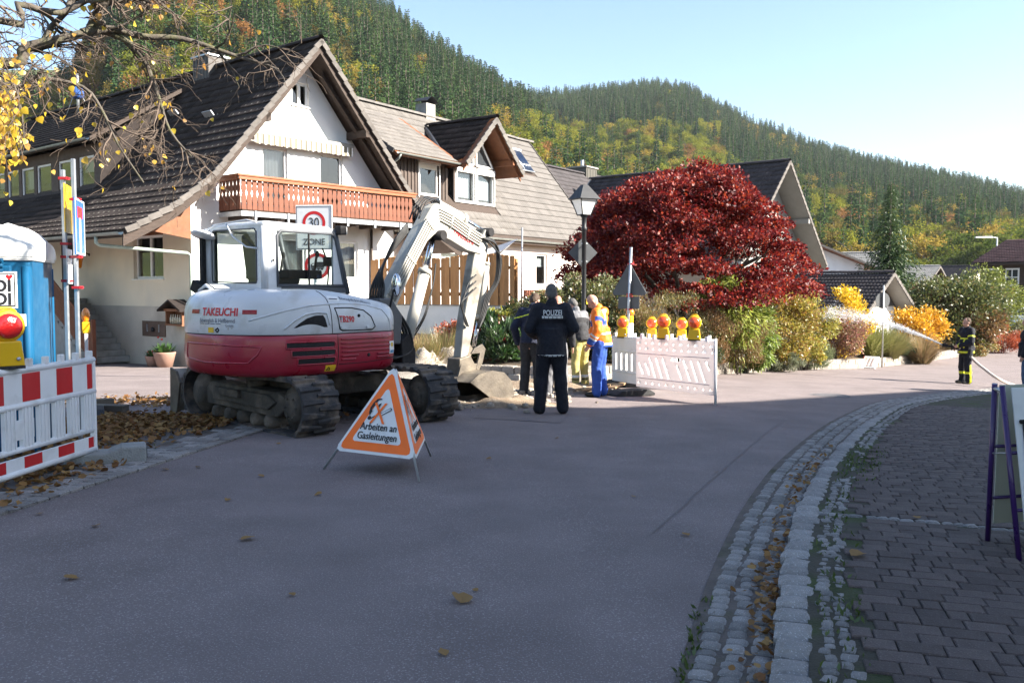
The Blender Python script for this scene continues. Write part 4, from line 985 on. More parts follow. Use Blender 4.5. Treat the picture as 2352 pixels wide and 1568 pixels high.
M_bucket = mat('bucket_steel', (.12, .102, .083), .6, .25, 5, .3, 25, metal=.35, col2=(.20, .17, .13), mask=(.45, .7), mscale=3)
M_slot = mat('dark_slot', (.012, .011, .012), .8, .2, 9)
M_redtxt = mat('red_lettering', (.55, .02, .03), .5, 0); M_dk = mat('dark_lettering', (.045, .05, .085), .5, 0); M_yel = mat('warning_yellow', (.75, .47, .02), .5, .1, 8)
M_cabg = glassmat('cab_glass', (.80, .86, .84), 1.5, 0, 1.3)
M_grey = mat('grey_trim', (.075, .08, .09), .5, .1, 5)
# outline of the superstructure, x right, y front
OUT = [(1.08, y) for y in np.linspace(.9, -.62, 40)] + [(1.08 * math.cos(t) ** .8, -.62 - math.sin(t) ** .8) for t in np.linspace(0, math.pi / 2, 40)[1:]]
OUT = OUT + [(-a, b) for a, b in OUT[::-1][1:]]
SS_ = [0.0]
for p, q in zip(OUT, OUT[1:]): SS_.append(SS_[-1] + math.hypot(q[0] - p[0], q[1] - p[1]))
INS_W = [(1.196, .004), (1.21, -.004), (1.34, -.006), (1.46, 0), (1.55, .022), (1.62, .06), (1.675, .125), (1.708, .22), (1.722, .34), (1.725, .5)]
INS_R = [(.69, .20), (.70, .11), (.73, .05), (.79, .012), (.95, -.012), (1.12, -.004), (1.17, 0), (1.184, .008)]
def ins(z, red):
    T = INS_R if red else INS_W
    if z <= T[0][0]: return T[0][1]
    for (a, b), (c, d) in zip(T, T[1:]):
        if z <= c: return b + (d - b) * (z - a) / (c - a)
    return T[-1][1]
def drop(x, y):
    "the bonnet on the right falls away towards the front"
    return 1 - .34 * smooth01((y + .75) / 1.5) * smooth01((x + .05) / .35)
def out_pt(s):
    import bisect
    i = max(1, min(len(SS_) - 1, bisect.bisect_left(SS_, s))); t = (s - SS_[i - 1]) / (SS_[i] - SS_[i - 1]); a, b = OUT[i - 1], OUT[i]
    n = Vector((-(b[1] - a[1]), b[0] - a[0], 0)).normalized()
    return Vector((a[0] + (b[0] - a[0]) * t, a[1] + (b[1] - a[1]) * t, 0)), n
def rnd_front(p):
    "round the front right corner of the outline"
    x, y = p.x, p.y; y0, R = .22, .42
    if x > 0 and y > y0:
        t = min(1, (y - y0) / (.9 - y0)) * math.pi / 2
        return Vector((1.08 - R * 1.0 * (1 - math.cos(t)), y0 + .40 * math.sin(t), 0))
    return p
def hull(s, z, red=False, off=0.0):
    p, n = out_pt(s); n = Vector((-n.x, -n.y, 0)) if n.dot(p) < 0 else n; q = rnd_front(p) - n * (ins(z, red) - off)
    zz = z if red else 1.196 + (z - 1.196) * drop(q.x, q.y); q.z = zz; return q
def loft(levels, red, name, m):
    ss = list(np.linspace(0, SS_[-1], 170)); mb = MB(); vs = []
    for z in levels: vs += [hull(s, z, red) for s in ss]
    k = len(ss); fs = [(i * k + j, i * k + (j + 1) % k, (i + 1) * k + (j + 1) % k, (i + 1) * k + j) for i in range(len(levels) - 1) for j in range(k)]
    mb.add(vs, fs, 0, True); mb.add(vs[:k], [list(range(k))]); mb.add(vs[-k:], [list(range(k))]); return mb.build(name, m, ex, fix=True)
hood = loft([q[0] for q in INS_W], False, 'hood', M_exw); cw = loft([q[0] for q in INS_R], True, 'counterweight', M_exr)
mb = MB(); vs = []; ss = np.linspace(0, SS_[-1], 120)
for z in (1.17, 1.21): vs += [hull(s, 1.18, True, -.012) + Vector((0, 0, z - 1.18)) for s in ss]
mb.add(vs, [(j, j + 1, 121 + j - 1 + 0, 120 + j) if False else (j, (j + 1) % 120, 120 + (j + 1) % 120, 120 + j) for j in range(120)], 0, True); mb.build('seam', M_slot, ex)
def decal(name, s0, s1, z0, z1, m, par, red=False, off=.006, n=14, th=True):
    mb = MB(); mb.grid(lambda i, j: hull(s0 + (s1 - s0) * i, z0 + (z1 - z0) * j, red, off), n, 3)
    mb.grid(lambda i, j: hull(s0 + (s1 - s0) * i, z0 if j < .5 else z0, red, off * (1 - j)), n, 1); mb.grid(lambda i, j: hull(s0 + (s1 - s0) * i, z1, red, off * j), n, 1)
    return mb.build(name, m, par, fix=False)
def hline(name, pts, r, m, par, red=False, off=.003):
    P = []
    for (a, b), (c, d) in zip(pts, pts[1:]):
        for k in range(8): P.append(hull(a + (c - a) * k / 8, b + (d - b) * k / 8, red, off))
    P.append(hull(*pts[-1], red, off)); g = MB(); g.tube(P, r, 5); return g.build(name, m, par)
def hull_text(name, body, s_left, z, size, m, par, red=False, length=None, bold=0.0, off=.006):
    me = text_mesh(name, body, size, 'LEFT', bold)
    xs = [v.co.x for v in me.vertices]; x0, x1 = min(xs), max(xs); k = length / (x1 - x0) if length else 1.0
    for v in me.vertices: v.co = hull(s_left - (v.co.x - x0) * k, z + v.co.y, red, off)
    me.materials.clear(); me.materials.append(m); me.update(); return link(name, me, par)
hull_text('lettering', 'TAKEUCHI', 3.34, 1.455, .125, M_redtxt, hood, length=.60, bold=.004)
hull_text('lettering', 'Böwingloh & Helfbernd', 3.38, 1.355, .072, M_dk, hood, length=.60)
hull_text('lettering', 'GmbH', 2.92, 1.30, .045, M_dk, hood)
[hline('small_print', [(3.38 - .1 * k, 1.318), (3.38 - .1 * k - .08, 1.318)], .004, M_dk, hood) for k in range(4)]
for a, b in ((3.57, 3.40), (2.68, 2.50)): decal('reflector', a, b, 1.435, 1.485, mat('red_reflector', (.30, .012, .02), .25, .2, 40), hood)
decal('sticker', 3.22, 3.12, 1.215, 1.275, M_yel, hood); hline('sticker_ring', [(3.09, 1.245), (3.05, 1.27), (3.03, 1.245), (3.06, 1.22), (3.09, 1.245)], .008, M_slot, hood)
# right side: air intake, seam, service door, name
tv = MB(); pts = [(2.09, 1.275), (2.02, 1.33), (1.93, 1.385), (1.83, 1.415), (1.72, 1.418), (1.69, 1.38), (1.655, 1.275)]
tv.add([hull(a, b, False, .008) for a, b in pts] + [hull(1.85, 1.33, False, .008)], [(i, (i + 1) % 7, 7) for i in range(7)]); tv.build('air_intake', M_slot, hood, fix=True)
hline('intake_rim', [(2.20, 1.26), (2.08, 1.36), (1.95, 1.43), (1.80, 1.452), (1.66, 1.44), (1.62, 1.30)], .012, M_exw, hood, off=.004)
hline('panel_gap', [(1.66, 1.70), (1.62, 1.60), (1.60, 1.50), (1.585, 1.35), (1.575, 1.2)], .005, M_slot, hood, off=.001)
hline('hood_crease', [(2.6, 1.36), (2.2, 1.47), (1.9, 1.53), (1.55, 1.55), (1.0, 1.58), (.72, 1.55), (.60, 1.40), (.56, 1.2)], .014, M_exw, hood, off=-.004)
hline('door_gap', [(1.53, 1.50), (1.25, 1.515), (1.05, 1.50), (.93, 1.42), (.86, 1.27), (.92, 1.225), (1.2, 1.225), (1.42, 1.225), (1.46, 1.25), (1.49, 1.4), (1.53, 1.50)], .007, M_slot, hood, off=.002)
decal('lettering_plate', 1.49, 1.20, 1.33, 1.405, M_exw, hood, off=.003); hull_text('lettering', 'TB290', 1.475, 1.365, .105, M_redtxt, hood, length=.25, bold=.003, off=.008)
g = MB(); p = hull(1.14, 1.42, False, .0); g.lathe([(.001, .012), (.018, .012), (.022, 0)], p, 10, (1, 0, 0)); g.build('lock', M_slot, hood)
for s_ in (1.40, .97): decal('latch', s_ + .05, s_ - .05, 1.245, 1.275, M_exw, hood, off=.02)
decal('logo_plate', 1.60, 1.42, 1.585, 1.645, M_pvc, hood, off=.004); hline('logo_stripe', [(1.58, 1.61), (1.45, 1.61)], .006, M_dk, hood, off=.006); hull_text('lettering', 'Böwingloh & Helfbernd', 1.40, 1.625, .05, M_dk, hood, length=.52, off=.006)
for i, (z0, a, b) in enumerate(((1.04, 2.18, 1.55), (.945, 2.12, 1.55), (.85, 2.05, 1.55))):
    decal('vent', a, b, z0, z0 + .062, M_slot, cw, True, .006); hline('vent_rim', [(a, z0 - .006), (b, z0 - .006), (b - .02, z0 + .03), (b, z0 + .068), (a, z0 + .068), (a, z0)], .010, M_exr, cw, True, .004)
hline('panel_gap', [(1.49, 1.18), (1.49, .72)], .005, M_slot, cw, True, .0)
hline('panel_gap', [(1.47, .82), (1.0, .82), (.6, .845), (.42, .85)], .005, M_slot, cw, True, .001)
for z0, a, b in ((1.12, 1.44, .62), (1.07, 1.44, .60), (1.02, 1.44, .60), (.97, 1.44, .62), (.92, 1.44, 1.16), (.92, .84, .62), (.875, 1.44, 1.2), (.875, .84, .62)): hline('louvre', [(a, z0), (b, z0)], .011, M_exr, cw, True, .006)
g = MB(); g.lathe([(.001, .012), (.02, .012), (.025, 0)], hull(.98, .91, True), 10, (1, 0, 0)); g.build('lock', M_slot, cw)
decal('sticker', .60, .44, .90, 1.06, M_pvc, cw, True, .005); decal('sticker', .56, .50, .99, 1.04, M_yel, cw, True, .009); decal('sticker', .58, .46, .91, .945, mat('sticker_blue', (.06, .25, .45), .5), cw, True, .009)
decal('sticker', 1.68, 1.52, .745, .82, M_yel, cw, True, .004); hline('sticker_mark', [(1.66, .76), (1.63, .80), (1.60, .76), (1.66, .76)], .004, M_slot, cw, True, .006)
hline('recess_edge', [(3.72, 1.08), (3.74, .90), (3.3, .86), (2.62, .87), (2.5, .97), (2.45, 1.06), (3.0, 1.075), (3.72, 1.08)], .013, M_exr, cw, True, -.004)
# ---- cab
cab = link('cab', None, ex); cx0, cx1, cy0, cy1, cz0, cz1 = -1.22, -.07, -.74, .68, 1.66, 2.56
cyt = .44                                                   # the windscreen leans back
wall('rear_panel', [(cx0, cz0), (cx1, cz0), (cx1, cz1 - .02), (cx0, cz1 - .02)], [(cx0 + .09, 1.80, cx1 - .15, 2.49)], (0, cy0, 0), X_, Z_, M_exw, cab, .04)
wall('right_panel', [(cy0, cz0), (cy1, cz0), (cyt, cz1 - .02), (cy0, cz1 - .02)], [(cy0 + .20, 1.77, cyt - .02, 2.47)], (cx1, 0, 0), Y_, Z_, M_exw, cab, .04)
wall('left_panel', [(-cyt, cz0 + 0), (-cy0, cz0), (-cy0, cz1 - .02), (-cyt, cz1 - .02)], [(-cyt + .06, 1.80, -cy0 - .12, 2.47)], (cx0, 0, 0), -Y_, Z_, M_exw, cab, .04)
g = MB(); g.hexa([Vector((cx0, cy0, cz1 - .06)), Vector((cx1, cy0, cz1 - .06)), Vector((cx1, cyt, cz1 - .06)), Vector((cx0, cyt, cz1 - .06)), Vector((cx0 + .04, cy0 + .04, cz1 + .03)), Vector((cx1 - .04, cy0 + .04, cz1 + .03)), Vector((cx1 - .04, cyt - .04, cz1 + .01)), Vector((cx0 + .04, cyt - .04, cz1 + .01))]); g.build('roof', M_exw, cab, bevel=.04, seg=3)
g = MB(); g.box(((cx0 + cx1) / 2, 0, 1.64), (cx1 - cx0, 1.4, .1)); g.build('floor', M_grey, cab)
for xx in (cx0, cx1):                                        # corner posts
    g = MB(); g.tube([(xx, cy0, cz0), (xx, cy0, cz1 - .04)], .045, 8); g.build('pillar', M_exw, cab)
    g = MB(); g.tube([(xx, cy1, cz0), (xx, cyt, cz1 - .03)], .035, 8); g.build('pillar', M_grey, cab)
def pane(pts, name='pane'): g = MB(); g.add(pts, [(0, 1, 2, 3)]); g.build(name, M_cabg, cab)
pane([(cx0 + .07, cy0 + .02, 1.78), (cx1 - .13, cy0 + .02, 1.78), (cx1 - .13, cy0 + .02, 2.5), (cx0 + .07, cy0 + .02, 2.5)])
pane([(cx1 - .02, cy0 + .18, 1.75), (cx1 - .02, cyt, 1.75), (cx1 - .02, cyt, 2.49), (cx1 - .02, cy0 + .18, 2.49)])
pane([(cx0 + .02, cy0 + .1, 1.78), (cx0 + .02, cyt - .04, 1.78), (cx0 + .02, cyt - .04, 2.49), (cx0 + .02, cy0 + .1, 2.49)])
pane([(cx0 + .03, cy1 - .02, 1.72), (cx1 - .03, cy1 - .02, 1.72), (cx1 - .03, cyt - .01, 2.5), (cx0 + .03, cyt - .01, 2.5)])
def gasket(pts, r=.02):
    g = MB(); g.tube(pts + [pts[0], pts[1]], r, 6); g.build('gasket', M_grey, cab)
x_ = cx1 + .004; gasket([(x_, cy0 + .2, 1.77), (x_, .60, 1.77), (x_, cyt + .02, 2.40), (x_, cyt - .05, 2.47), (x_, cy0 + .26, 2.47), (x_, cy0 + .2, 2.41)], .022)
y_ = cy0 - .004; gasket([(cx0 + .1, y_, 1.82), (cx1 - .17, y_, 1.80), (cx1 - .15, y_, 1.84), (cx1 - .15, y_, 2.45), (cx1 - .19, y_, 2.49), (cx0 + .13, y_, 2.49), (cx0 + .09, y_, 2.45), (cx0 + .09, y_, 1.84)], .010)
g = MB(); g.box((cx1 + .01, -.02, 2.12), (.02, .018, .68)); g.build('window_bar', M_slot, cab)
g = MB(); g.box((cx1 - .02, .1, 1.715), (.06, 1.15, .07)); g.build('sill', M_grey, cab)
# inside: seat, consoles, levers
g = MB(); g.box((-.65, -.12, 1.85), (.5, .5, .14)); g.build('seat_cushion', M_grey, cab, bevel=.04); g = MB(); g.box((-.65, -.38, 2.15), (.48, .13, .62), M=Matrix.Rotation(R_(8), 3, 'X')); g.build('seat_back', M_grey, cab, bevel=.05)
for xx in (-1.0, -.3):
    g = MB(); g.box((xx, .05, 1.92), (.18, .6, .12)); g.build('console', M_slot, cab, bevel=.02); g = MB(); g.tube([(xx, .28, 1.95), (xx + .01, .32, 2.18)], .018, 6); g.ell((xx + .01, .33, 2.2), (.03, .03, .05)); g.build('lever', M_slot, cab)
g = MB(); g.tube([(-.2, .42, 1.7), (-.2, .46, 2.05), (-.22, .36, 2.28)], .012, 6); g.build('stand', M_slot, cab); g = MB(); g.box((-.2, .48, 2.1), (.06, .2, .13)); g.build('monitor', M_slot, cab)
# outside of the cab: round mirror on its bent arm, work light, exhaust box, antenna
g = MB(); g.tube([(cx1 - .12, cy0 - .02, 2.57), (cx1 - .3, cy0 - .03, 2.60), (cx0 + .25, cy0 - .05, 2.56), (cx0 + .1, cy0 - .1, 2.49)], .012, 6); g.tube([(cx0 + .45, cy0 - .05, 2.57), (cx0 + .6, cy0 - .06, 2.40), (cx0 + .85, cy0 - .04, 2.26), (cx1 - .12, cy0 - .01, 2.24)], .012, 6); g.build('mirror_arm', M_exw, cab)
g = MB(); g.lathe([(.001, 0), (.14, .01), (.16, .03), (.15, .05), (.001, .07)], (cx0 + .08, cy0 - .12, 2.46), 20, (.1, -.35, -1)); g.build('rear_mirror', M_exw, cab)
g = MB(); g.box((cx1 + .06, cyt + .06, 2.52), (.13, .12, .12)); lo_ = g.build('work_light', M_slot, cab, bevel=.015); g = MB(); g.box((cx1 + .06, cyt + .125, 2.52), (.11, .012, .10)); g.build('lens', M_pvc, lo_)
g = MB(); g.box((cx0 + .02, cy0 - .1, 2.05), (.06, .06, .75)); g.box((cx0 + .05, cy0 - .16, 1.72), (.3, .1, .14), M=Matrix.Rotation(R_(25), 3, 'Y')); g.build('exhaust_shield', M_slot, ex)
g = MB(); g.grid(lambda i, j: (-.78 + .3 * i, -1.18 + .26 * j, 1.735 + .05 * math.sin(math.pi * i)), 8, 2); g.tube([(-.78, -1.2, 1.70), (-.63, -1.2, 1.775), (-.48, -1.2, 1.70)], .02, 6); g.build('exhaust_outlet', M_exw, ex)
g = MB(); g.tube([(cx1 + .02, cy0 + .12, 2.1), (cx1 + .02, cy0 + .12, 2.45)], .006, 5); g.lathe([(.001, 0), (.018, .01), (.001, .03)], (cx1 + .015, cy0 + .12, 2.09), 8, (1, 0, 0)); g.build('aerial', M_slot, cab)
# ---- boom, stick, bucket in the plane x = BX
BX = .25
def side(name, poly, wd, m, par, bevel=.02, xo=0.0): g = MB(); g.prism(poly, (BX - wd / 2 + xo, 0, 0), Y_, Z_, (wd, 0, 0)); return g.build(name, m, par, bevel=bevel)
boom = side('boom', [(.98, 1.62), (1.10, 1.36), (1.24, 1.52), (1.62, 2.08), (1.88, 2.42), (2.06, 2.54), (2.4, 2.46), (2.8, 2.32), (3.15, 2.27), (3.32, 2.38), (3.28, 2.54), (3.0, 2.63), (2.55, 2.76), (2.36, 2.84), (2.22, 2.96), (2.10, 3.0), (1.98, 2.92), (1.66, 2.52), (1.30, 2.04)], .21, M_boom, ex, .03)
side('pivot_bracket', [(.70, 1.0), (1.22, .95), (1.26, 1.35), (1.05, 1.6), (.80, 1.6)], .34, M_grey, ex)
stick = side('stick', [(3.05, 2.36), (3.14, 2.46), (3.30, 2.68), (3.40, 2.60), (3.33, 2.25), (3.14, 1.62), (2.86, .74), (2.78, .62), (2.66, .66), (2.74, 1.2), (2.84, 1.6), (2.98, 2.15)], .16, M_stick, ex, .02)
def cyl(name, p0, p1, r, m, par, xo=0.0, ends=False):
    g = MB(); a, b = Vector((BX + xo, *p0)), Vector((BX + xo, *p1)); g.tube([a, b], r, 12)
    if ends: d = (b - a).normalized(); g.tube([b - d * .06, b + d * .01], r * 1.18, 12); g.tube([a, a + d * .05], r * 1.1, 12)
    return g.build(name, m, par)
bc = cyl('boom_cylinder', (1.44, .76), (1.93, 2.0), .088, M_boom, ex, .0, True); cyl('rod', (1.93, 2.0), (2.12, 2.50), .048, M_chrome, bc)
g = MB(); g.tube([(BX - .2, 2.13, 2.52), (BX + .2, 2.13, 2.52)], .075, 12); g.build('pin', M_slot, bc)
side('foot', [(1.28, .55), (1.55, .6), (1.56, .86), (1.42, 1.1), (1.25, 1.0)], .3, M_slot, bc)
ac = cyl('arm_cylinder', (2.18, 2.99), (2.84, 2.80), .082, M_boom, ex, .0, True); cyl('rod', (2.84, 2.80), (3.36, 2.63), .042, M_chrome, ac)
g = MB(); g.tube([(BX - .14, 3.37, 2.63), (BX + .14, 3.37, 2.63)], .07, 12); g.build('pin', M_slot, ac)
kc = cyl('bucket_cylinder', (3.42, 2.15), (3.22, 1.25), .062, M_boom, ex, .0, True); cyl('rod', (3.22, 1.25), (3.08, .82), .032, M_chrome, kc)
for xo in (-.13, .13): side('link', [(2.84, .72), (2.92, .80), (3.12, .86), (3.2, .78), (3.12, .56), (3.02, .44), (2.96, .48), (3.06, .72)], .035, M_bucket, ex, .005, xo)
side('coupler', [(2.58, .66), (2.84, .70), (3.0, .5), (2.98, .38), (2.56, .38)], .26, M_bucket, ex, .02)
bk = link('bucket', None, ex); prof = [(2.40, .33), (2.62, .44), (2.95, .47), (3.25, .42), (3.44, .28), (3.52, .08), (3.50, -.10), (3.44, -.17)]
bw0, bw1 = BX - .42, BX + .46; mb = MB(); vs = []
for xx in (bw0, bw1):
    for y, z in prof: vs.append((xx, y, z))
    for y, z in prof: d = Vector((y - 2.9, z + .05)).normalized(); vs.append((xx, y - d.x * .03, z - d.y * .03))
k = len(prof); mb.add(vs, [(i, i + 1, 2 * k + i + 1, 2 * k + i) for i in range(k - 1)] + [(k + i, 3 * k + i, 3 * k + i + 1, k + i + 1) for i in range(k - 1)] + [(0, 2 * k, 3 * k, k), (k - 1, 2 * k - 1, 4 * k - 1, 3 * k - 1)], 0, False); mb.build('shell', M_bucket, bk, fix=True)
for xx in (bw0, bw1): g = MB(); g.prism(prof + [(2.95, .02), (2.5, .28)], (xx - .015, 0, 0), Y_, Z_, (.03, 0, 0)); g.build('side_plate', M_bucket, bk)
g = MB(); g.box(((bw0 + bw1) / 2, 3.43, -.17), (bw1 - bw0 + .02, .10, .03)); g.build('cutting_edge', M_bucket, bk)
for xo in (-.12, .12): g = MB(); g.prism([(2.5, .34), (3.1, .36), (3.0, .56), (2.6, .58)], (BX + xo - .02, 0, 0), Y_, Z_, (.04, 0, 0)); g.build('ear', M_bucket, bk)
# pipes and hoses along the boom
CL = [(1.1, 1.6), (1.5, 2.14), (1.9, 2.66), (2.12, 2.82), (2.4, 2.74), (2.8, 2.58), (3.12, 2.47)]
for k in range(5):
    off = -.07 + k * .042
    P = []
    for i, (y, z) in enumerate(CL):
        a = Vector(CL[max(0, i - 1)]); b = Vector(CL[min(len(CL) - 1, i + 1)]); d = (b - a).normalized(); P.append((BX + .125, y - d.y * off, z + d.x * off))
    g = MB(); g.tube(P, .013, 6); g.build('pipe', M_boom, boom)
for i in (1, 2, 4, 5):
    y, z = CL[i]; d = (Vector(CL[i + 1]) - Vector(CL[i - 1])).normalized(); g = MB(); g.tube([(BX + .13, y + d.y * .10, z - d.x * .10), (BX + .13, y - d.y * .12, z + d.x * .12)], .018, 5); g.build('pipe_clamp', M_boom, boom)
r2_ = random.Random(3)
def hose(pts, r=.016, name='hose', par=None): g = MB(); g.tube(catmull([Vector(p) for p in pts], .06), r, 6); g.build(name, M_hose, par or boom)
for k in range(6):
    o_ = -.07 + k * .03
    hose([(BX - .02 + o_, .88, 1.45), (BX - .0 + o_, .88 + k * .02, 1.72), (BX + o_, 1.05 - k * .02, 1.98), (BX + .05 + o_, 1.22 - k * .02, 2.22 + k * .03), (BX + .1 + o_ * .5, 1.5 - k * .02, 2.55 + k * .02)], .017)
for k in range(4): hose([(BX - .09 + .06 * k, 1.70, 2.74), (BX - .09 + .06 * k, 1.80 + .02 * k, 2.92 + .02 * k), (BX - .08 + .06 * k, 1.96, 3.07 - .015 * k), (BX - .1 + .05 * k, 2.12, 3.08 - .01 * k), (BX - .1 + .05 * k, 2.22, 3.0)], .012)
for k in range(6):
    xo = BX + .11 + .02 * (k % 3); hose([(xo, 3.1 + .02 * k, 2.52), (xo + .05, 3.40, 2.50 - .03 * k), (xo + .06, 3.47 + .012 * k, 2.2), (xo + .05, 3.42 + .01 * k, 1.85), (xo, 3.25 + .012 * k, 1.6), (xo, 3.14 + .012 * k, 1.35), (xo, 3.02, 1.1)], .013, par=stick)
for k in range(3): hose([(BX + .13, 2.98, 1.95 - .1 * k), (BX + .16, 2.74 - .02 * k, 1.8 - .1 * k), (BX + .16, 2.62 - .03 * k, 1.5), (BX + .15, 2.68, 1.2 + .05 * k), (BX + .12, 2.8, 1.15)], .011, par=stick)
for k in range(2): hose([(BX + .02, 1.62 + .05 * k, 1.05), (BX + .14, 1.75 + .03 * k, 1.35), (BX + .14, 1.95, 1.8), (BX + .12, 2.03, 2.1)], .012, par=bc)
for k in range(5): hose([(BX - .15 + .07 * k, 1.1, .75), (BX - .1 + .06 * k, 1.35 + .03 * k, .85), (BX - .1 + .06 * k, 1.42, 1.15), (BX - .1 + .05 * k, 1.2, 1.45)], .02, par=bc)
text('lettering', 'TAKEUCHI', .15, M_redtxt, boom, frame((BX + .111, 2.70, 2.53), (0, 1, -.36), (0, .36, 1)), sx=.72, bold=.002)
# side mirror on the front handrail
g = MB(); g.tube([(.62, .74, 1.3), (.66, .82, 1.7), (.68, .88, 1.78)], .015, 6); g.build('mirror_arm', M_slot, ex)
g = MB(); g.ell((.68, .86, 1.78), (.085, .03, .16), 16, 10); g.build('side_mirror', M_chrome, ex)
# ---- undercarriage
uc = link('undercarriage', None, ex); uc.location = (0.0, .05, 0); uc.rotation_euler.z = R_(-44.9) - PHI
g = MB(); g.lathe([(.55, .5), (.55, .71)], (0, 0, 0), 28); g.build('slew_ring', M_mud, uc); g = MB(); g.box((0, 0, .48), (1.1, 1.5, .22)); g.build('cross_frame', M_mud, uc, bevel=.03)
TR, THL, TW = .335, 1.17, .48
def belt(t, r):
    "point and outward normal on the loop, t in metres along it"
    Lf = 2 * THL; arc = math.pi * TR; t %= 2 * Lf + 2 * arc
    if t < Lf: return Vector((-THL + t, 0, TR + r)), Vector((0, 0, 1))
    t -= Lf
    if t < arc: a = math.pi / 2 - t / TR; return Vector((THL + (r) * math.cos(a), 0, TR + r * math.sin(a))), Vector((math.cos(a), 0, math.sin(a)))
    t -= arc
    if t < Lf: return Vector((THL - t, 0, TR - r)), Vector((0, 0, -1))
    t -= Lf; a = -math.pi / 2 - t / TR; return Vector((-THL + r * math.cos(a), 0, TR + r * math.sin(a))), Vector((math.cos(a), 0, math.sin(a)))
PER = 4 * THL + 2 * math.pi * TR; npit = 44
def lift(p): q = p.copy(); q.z += .018; return q
tmb = MB(); vs = []; NB = 132
for i in range(NB):
    for r, y in ((TR - .035, -TW / 2), (TR - .0, -TW / 2), (TR, TW / 2), (TR - .035, TW / 2)): p, n_ = belt(PER * i / NB, r); sag = -.03 * math.exp(-((p.x) / .6) ** 2) if p.z > TR * 1.7 else 0; vs.append((p.x, y, p.z + .018 + sag))
tmb.add(vs, [(i * 4 + a, ((i + 1) % NB) * 4 + a, ((i + 1) % NB) * 4 + (a + 1) % 4, i * 4 + (a + 1) % 4) for i in range(NB) for a in range(4)], 0, False)
for i in range(npit):
    for sg in (-1, 1):
        t0 = PER * (i + (.5 if sg > 0 else 0)) / npit; w0, w1 = PER / npit * .58, PER / npit * .40
        ya, yb = sg * (TW / 2 + .004), -sg * .035; q = []
        for dt, r, y in ((-w0 / 2, TR - .001, ya), (w0 / 2, TR - .001, ya), (w0 / 2 - .012, TR - .001, yb), (-w0 / 2 + .03, TR - .001, yb), (-w1 / 2, TR + .03, ya), (w1 / 2, TR + .03, ya), (w1 / 2 - .012, TR + .03, yb), (-w1 / 2 + .03, TR + .03, yb)):
            p, n_ = belt(t0 + dt, r); sag = -.03 * math.exp(-((p.x) / .6) ** 2) if p.z > TR * 1.7 else 0; q.append(Vector((p.x, y, p.z + .018 + sag)))
        tmb.hexa(q if sg > 0 else q, 0)
    p, n_ = belt(PER * (i + .25) / npit, TR - .045); tmb.box((p.x, 0, p.z + .018), (.05, .07, .05))
tme = tmb.mesh('rubber_track', M_rub)
bm = bmesh.new(); bm.from_mesh(tme); bmesh.ops.recalc_face_normals(bm, faces=bm.faces); bm.to_mesh(tme); bm.free()
for sg in (-1, 1):
    tk = link('track', tme, uc); tk.location = (0, sg * .925, 0)
    g = MB(); g.prism([(-.98, .22), (.78, .20), (.95, .30), (.98, .42), (.80, .50), (-.86, .52), (-1.0, .42)], (0, -.15, 0), X_, Z_, (0, .30, 0)); g.build('track_frame', M_mud, tk, bevel=.02)
    g = MB(); g.prism([(-.75, .30), (.62, .28), (.8, .38), (.62, .46), (-.75, .47)], (0, -.19, 0), X_, Z_, (0, .38, 0)); g.build('side_plate', M_mud, tk, bevel=.015)
    g = MB(); g.box((-.25, -.21, .42), (.5, .06, .09)); g.build('step', M_mud, tk, bevel=.01)
    for k in range(5): g = MB(); g.lathe([(.04, -.2), (.085, -.17), (.085, .17), (.04, .2)], (-.72 + k * .33, 0, .13), 14, (0, 1, 0)); g.build('roller', M_mud, tk)
    for xx, nm in ((-THL + .02, 'idler'), (THL - .02, 'sprocket')):
        g = MB(); g.lathe([(.06, -.19), (.17, -.18), (.18, -.14), (.255, -.12), (.262, -.06), (.262, .06), (.255, .12), (.18, .14), (.06, .19)], (xx, 0, TR + .015), 24, (0, 1, 0)); g.build(nm, M_mud, tk)
    for k in range(6): a = k * math.pi / 3; g = MB(); g.tube([(THL - .02 + .12 * math.cos(a), -.21, TR + .015 + .12 * math.sin(a)), (THL - .02 + .12 * math.cos(a), -.17, TR + .015 + .12 * math.sin(a))], .014, 6); g.build('bolt', M_mud, tk)
    g = MB(); g.lathe([(.045, -.13), (.045, .13)], (.1, 0, .545), 12, (0, 1, 0)); g.build('carrier_roller', M_mud, tk)
    g = MB(); g.prism([(-1.75, .2), (-.5, .3), (-.5, .42), (-1.75, .34)], (0, -.62 * sg - .06, 0), X_, Z_, (0, .12, 0)); g.build('blade_arm', M_mud, uc); 
bl = MB(); pr = [(-1.86, .62), (-1.80, .50), (-1.775, .33), (-1.79, .16), (-1.86, .03)]; vs = []
for y in (-1.14, 1.14):
    for x, z in pr: vs.append((x, y, z))
    for x, z in pr: vs.append((x - .03, y, z))
k = 5; bl.add(vs, [(i, i + 1, 10 + i + 1, 10 + i) for i in range(4)] + [(5 + i, 15 + i, 15 + i + 1, 5 + i + 1) for i in range(4)] + [(0, 10, 15, 5), (4, 9, 19, 14)] + [(i, 5 + i, 6 + i, i + 1) for i in range(4)] + [(10 + i, 11 + i, 16 + i, 15 + i) for i in range(4)])
blade = bl.build('blade', mat('blade_steel', (.40, .39, .35), .5, .25, 4, .2, 20, metal=.3, col2=(.20, .17, .13), mask=(.45, .65), mscale=3), uc, fix=True)
for y in (-1.15, 1.15): g = MB(); g.prism([(-1.88, .64), (-1.70, .60), (-1.60, .45), (-1.66, .2), (-1.72, .02), (-1.90, .02)], (0, y - .015, 0), X_, Z_, (0, .03, 0)); g.build('end_plate', M_bucket, blade)
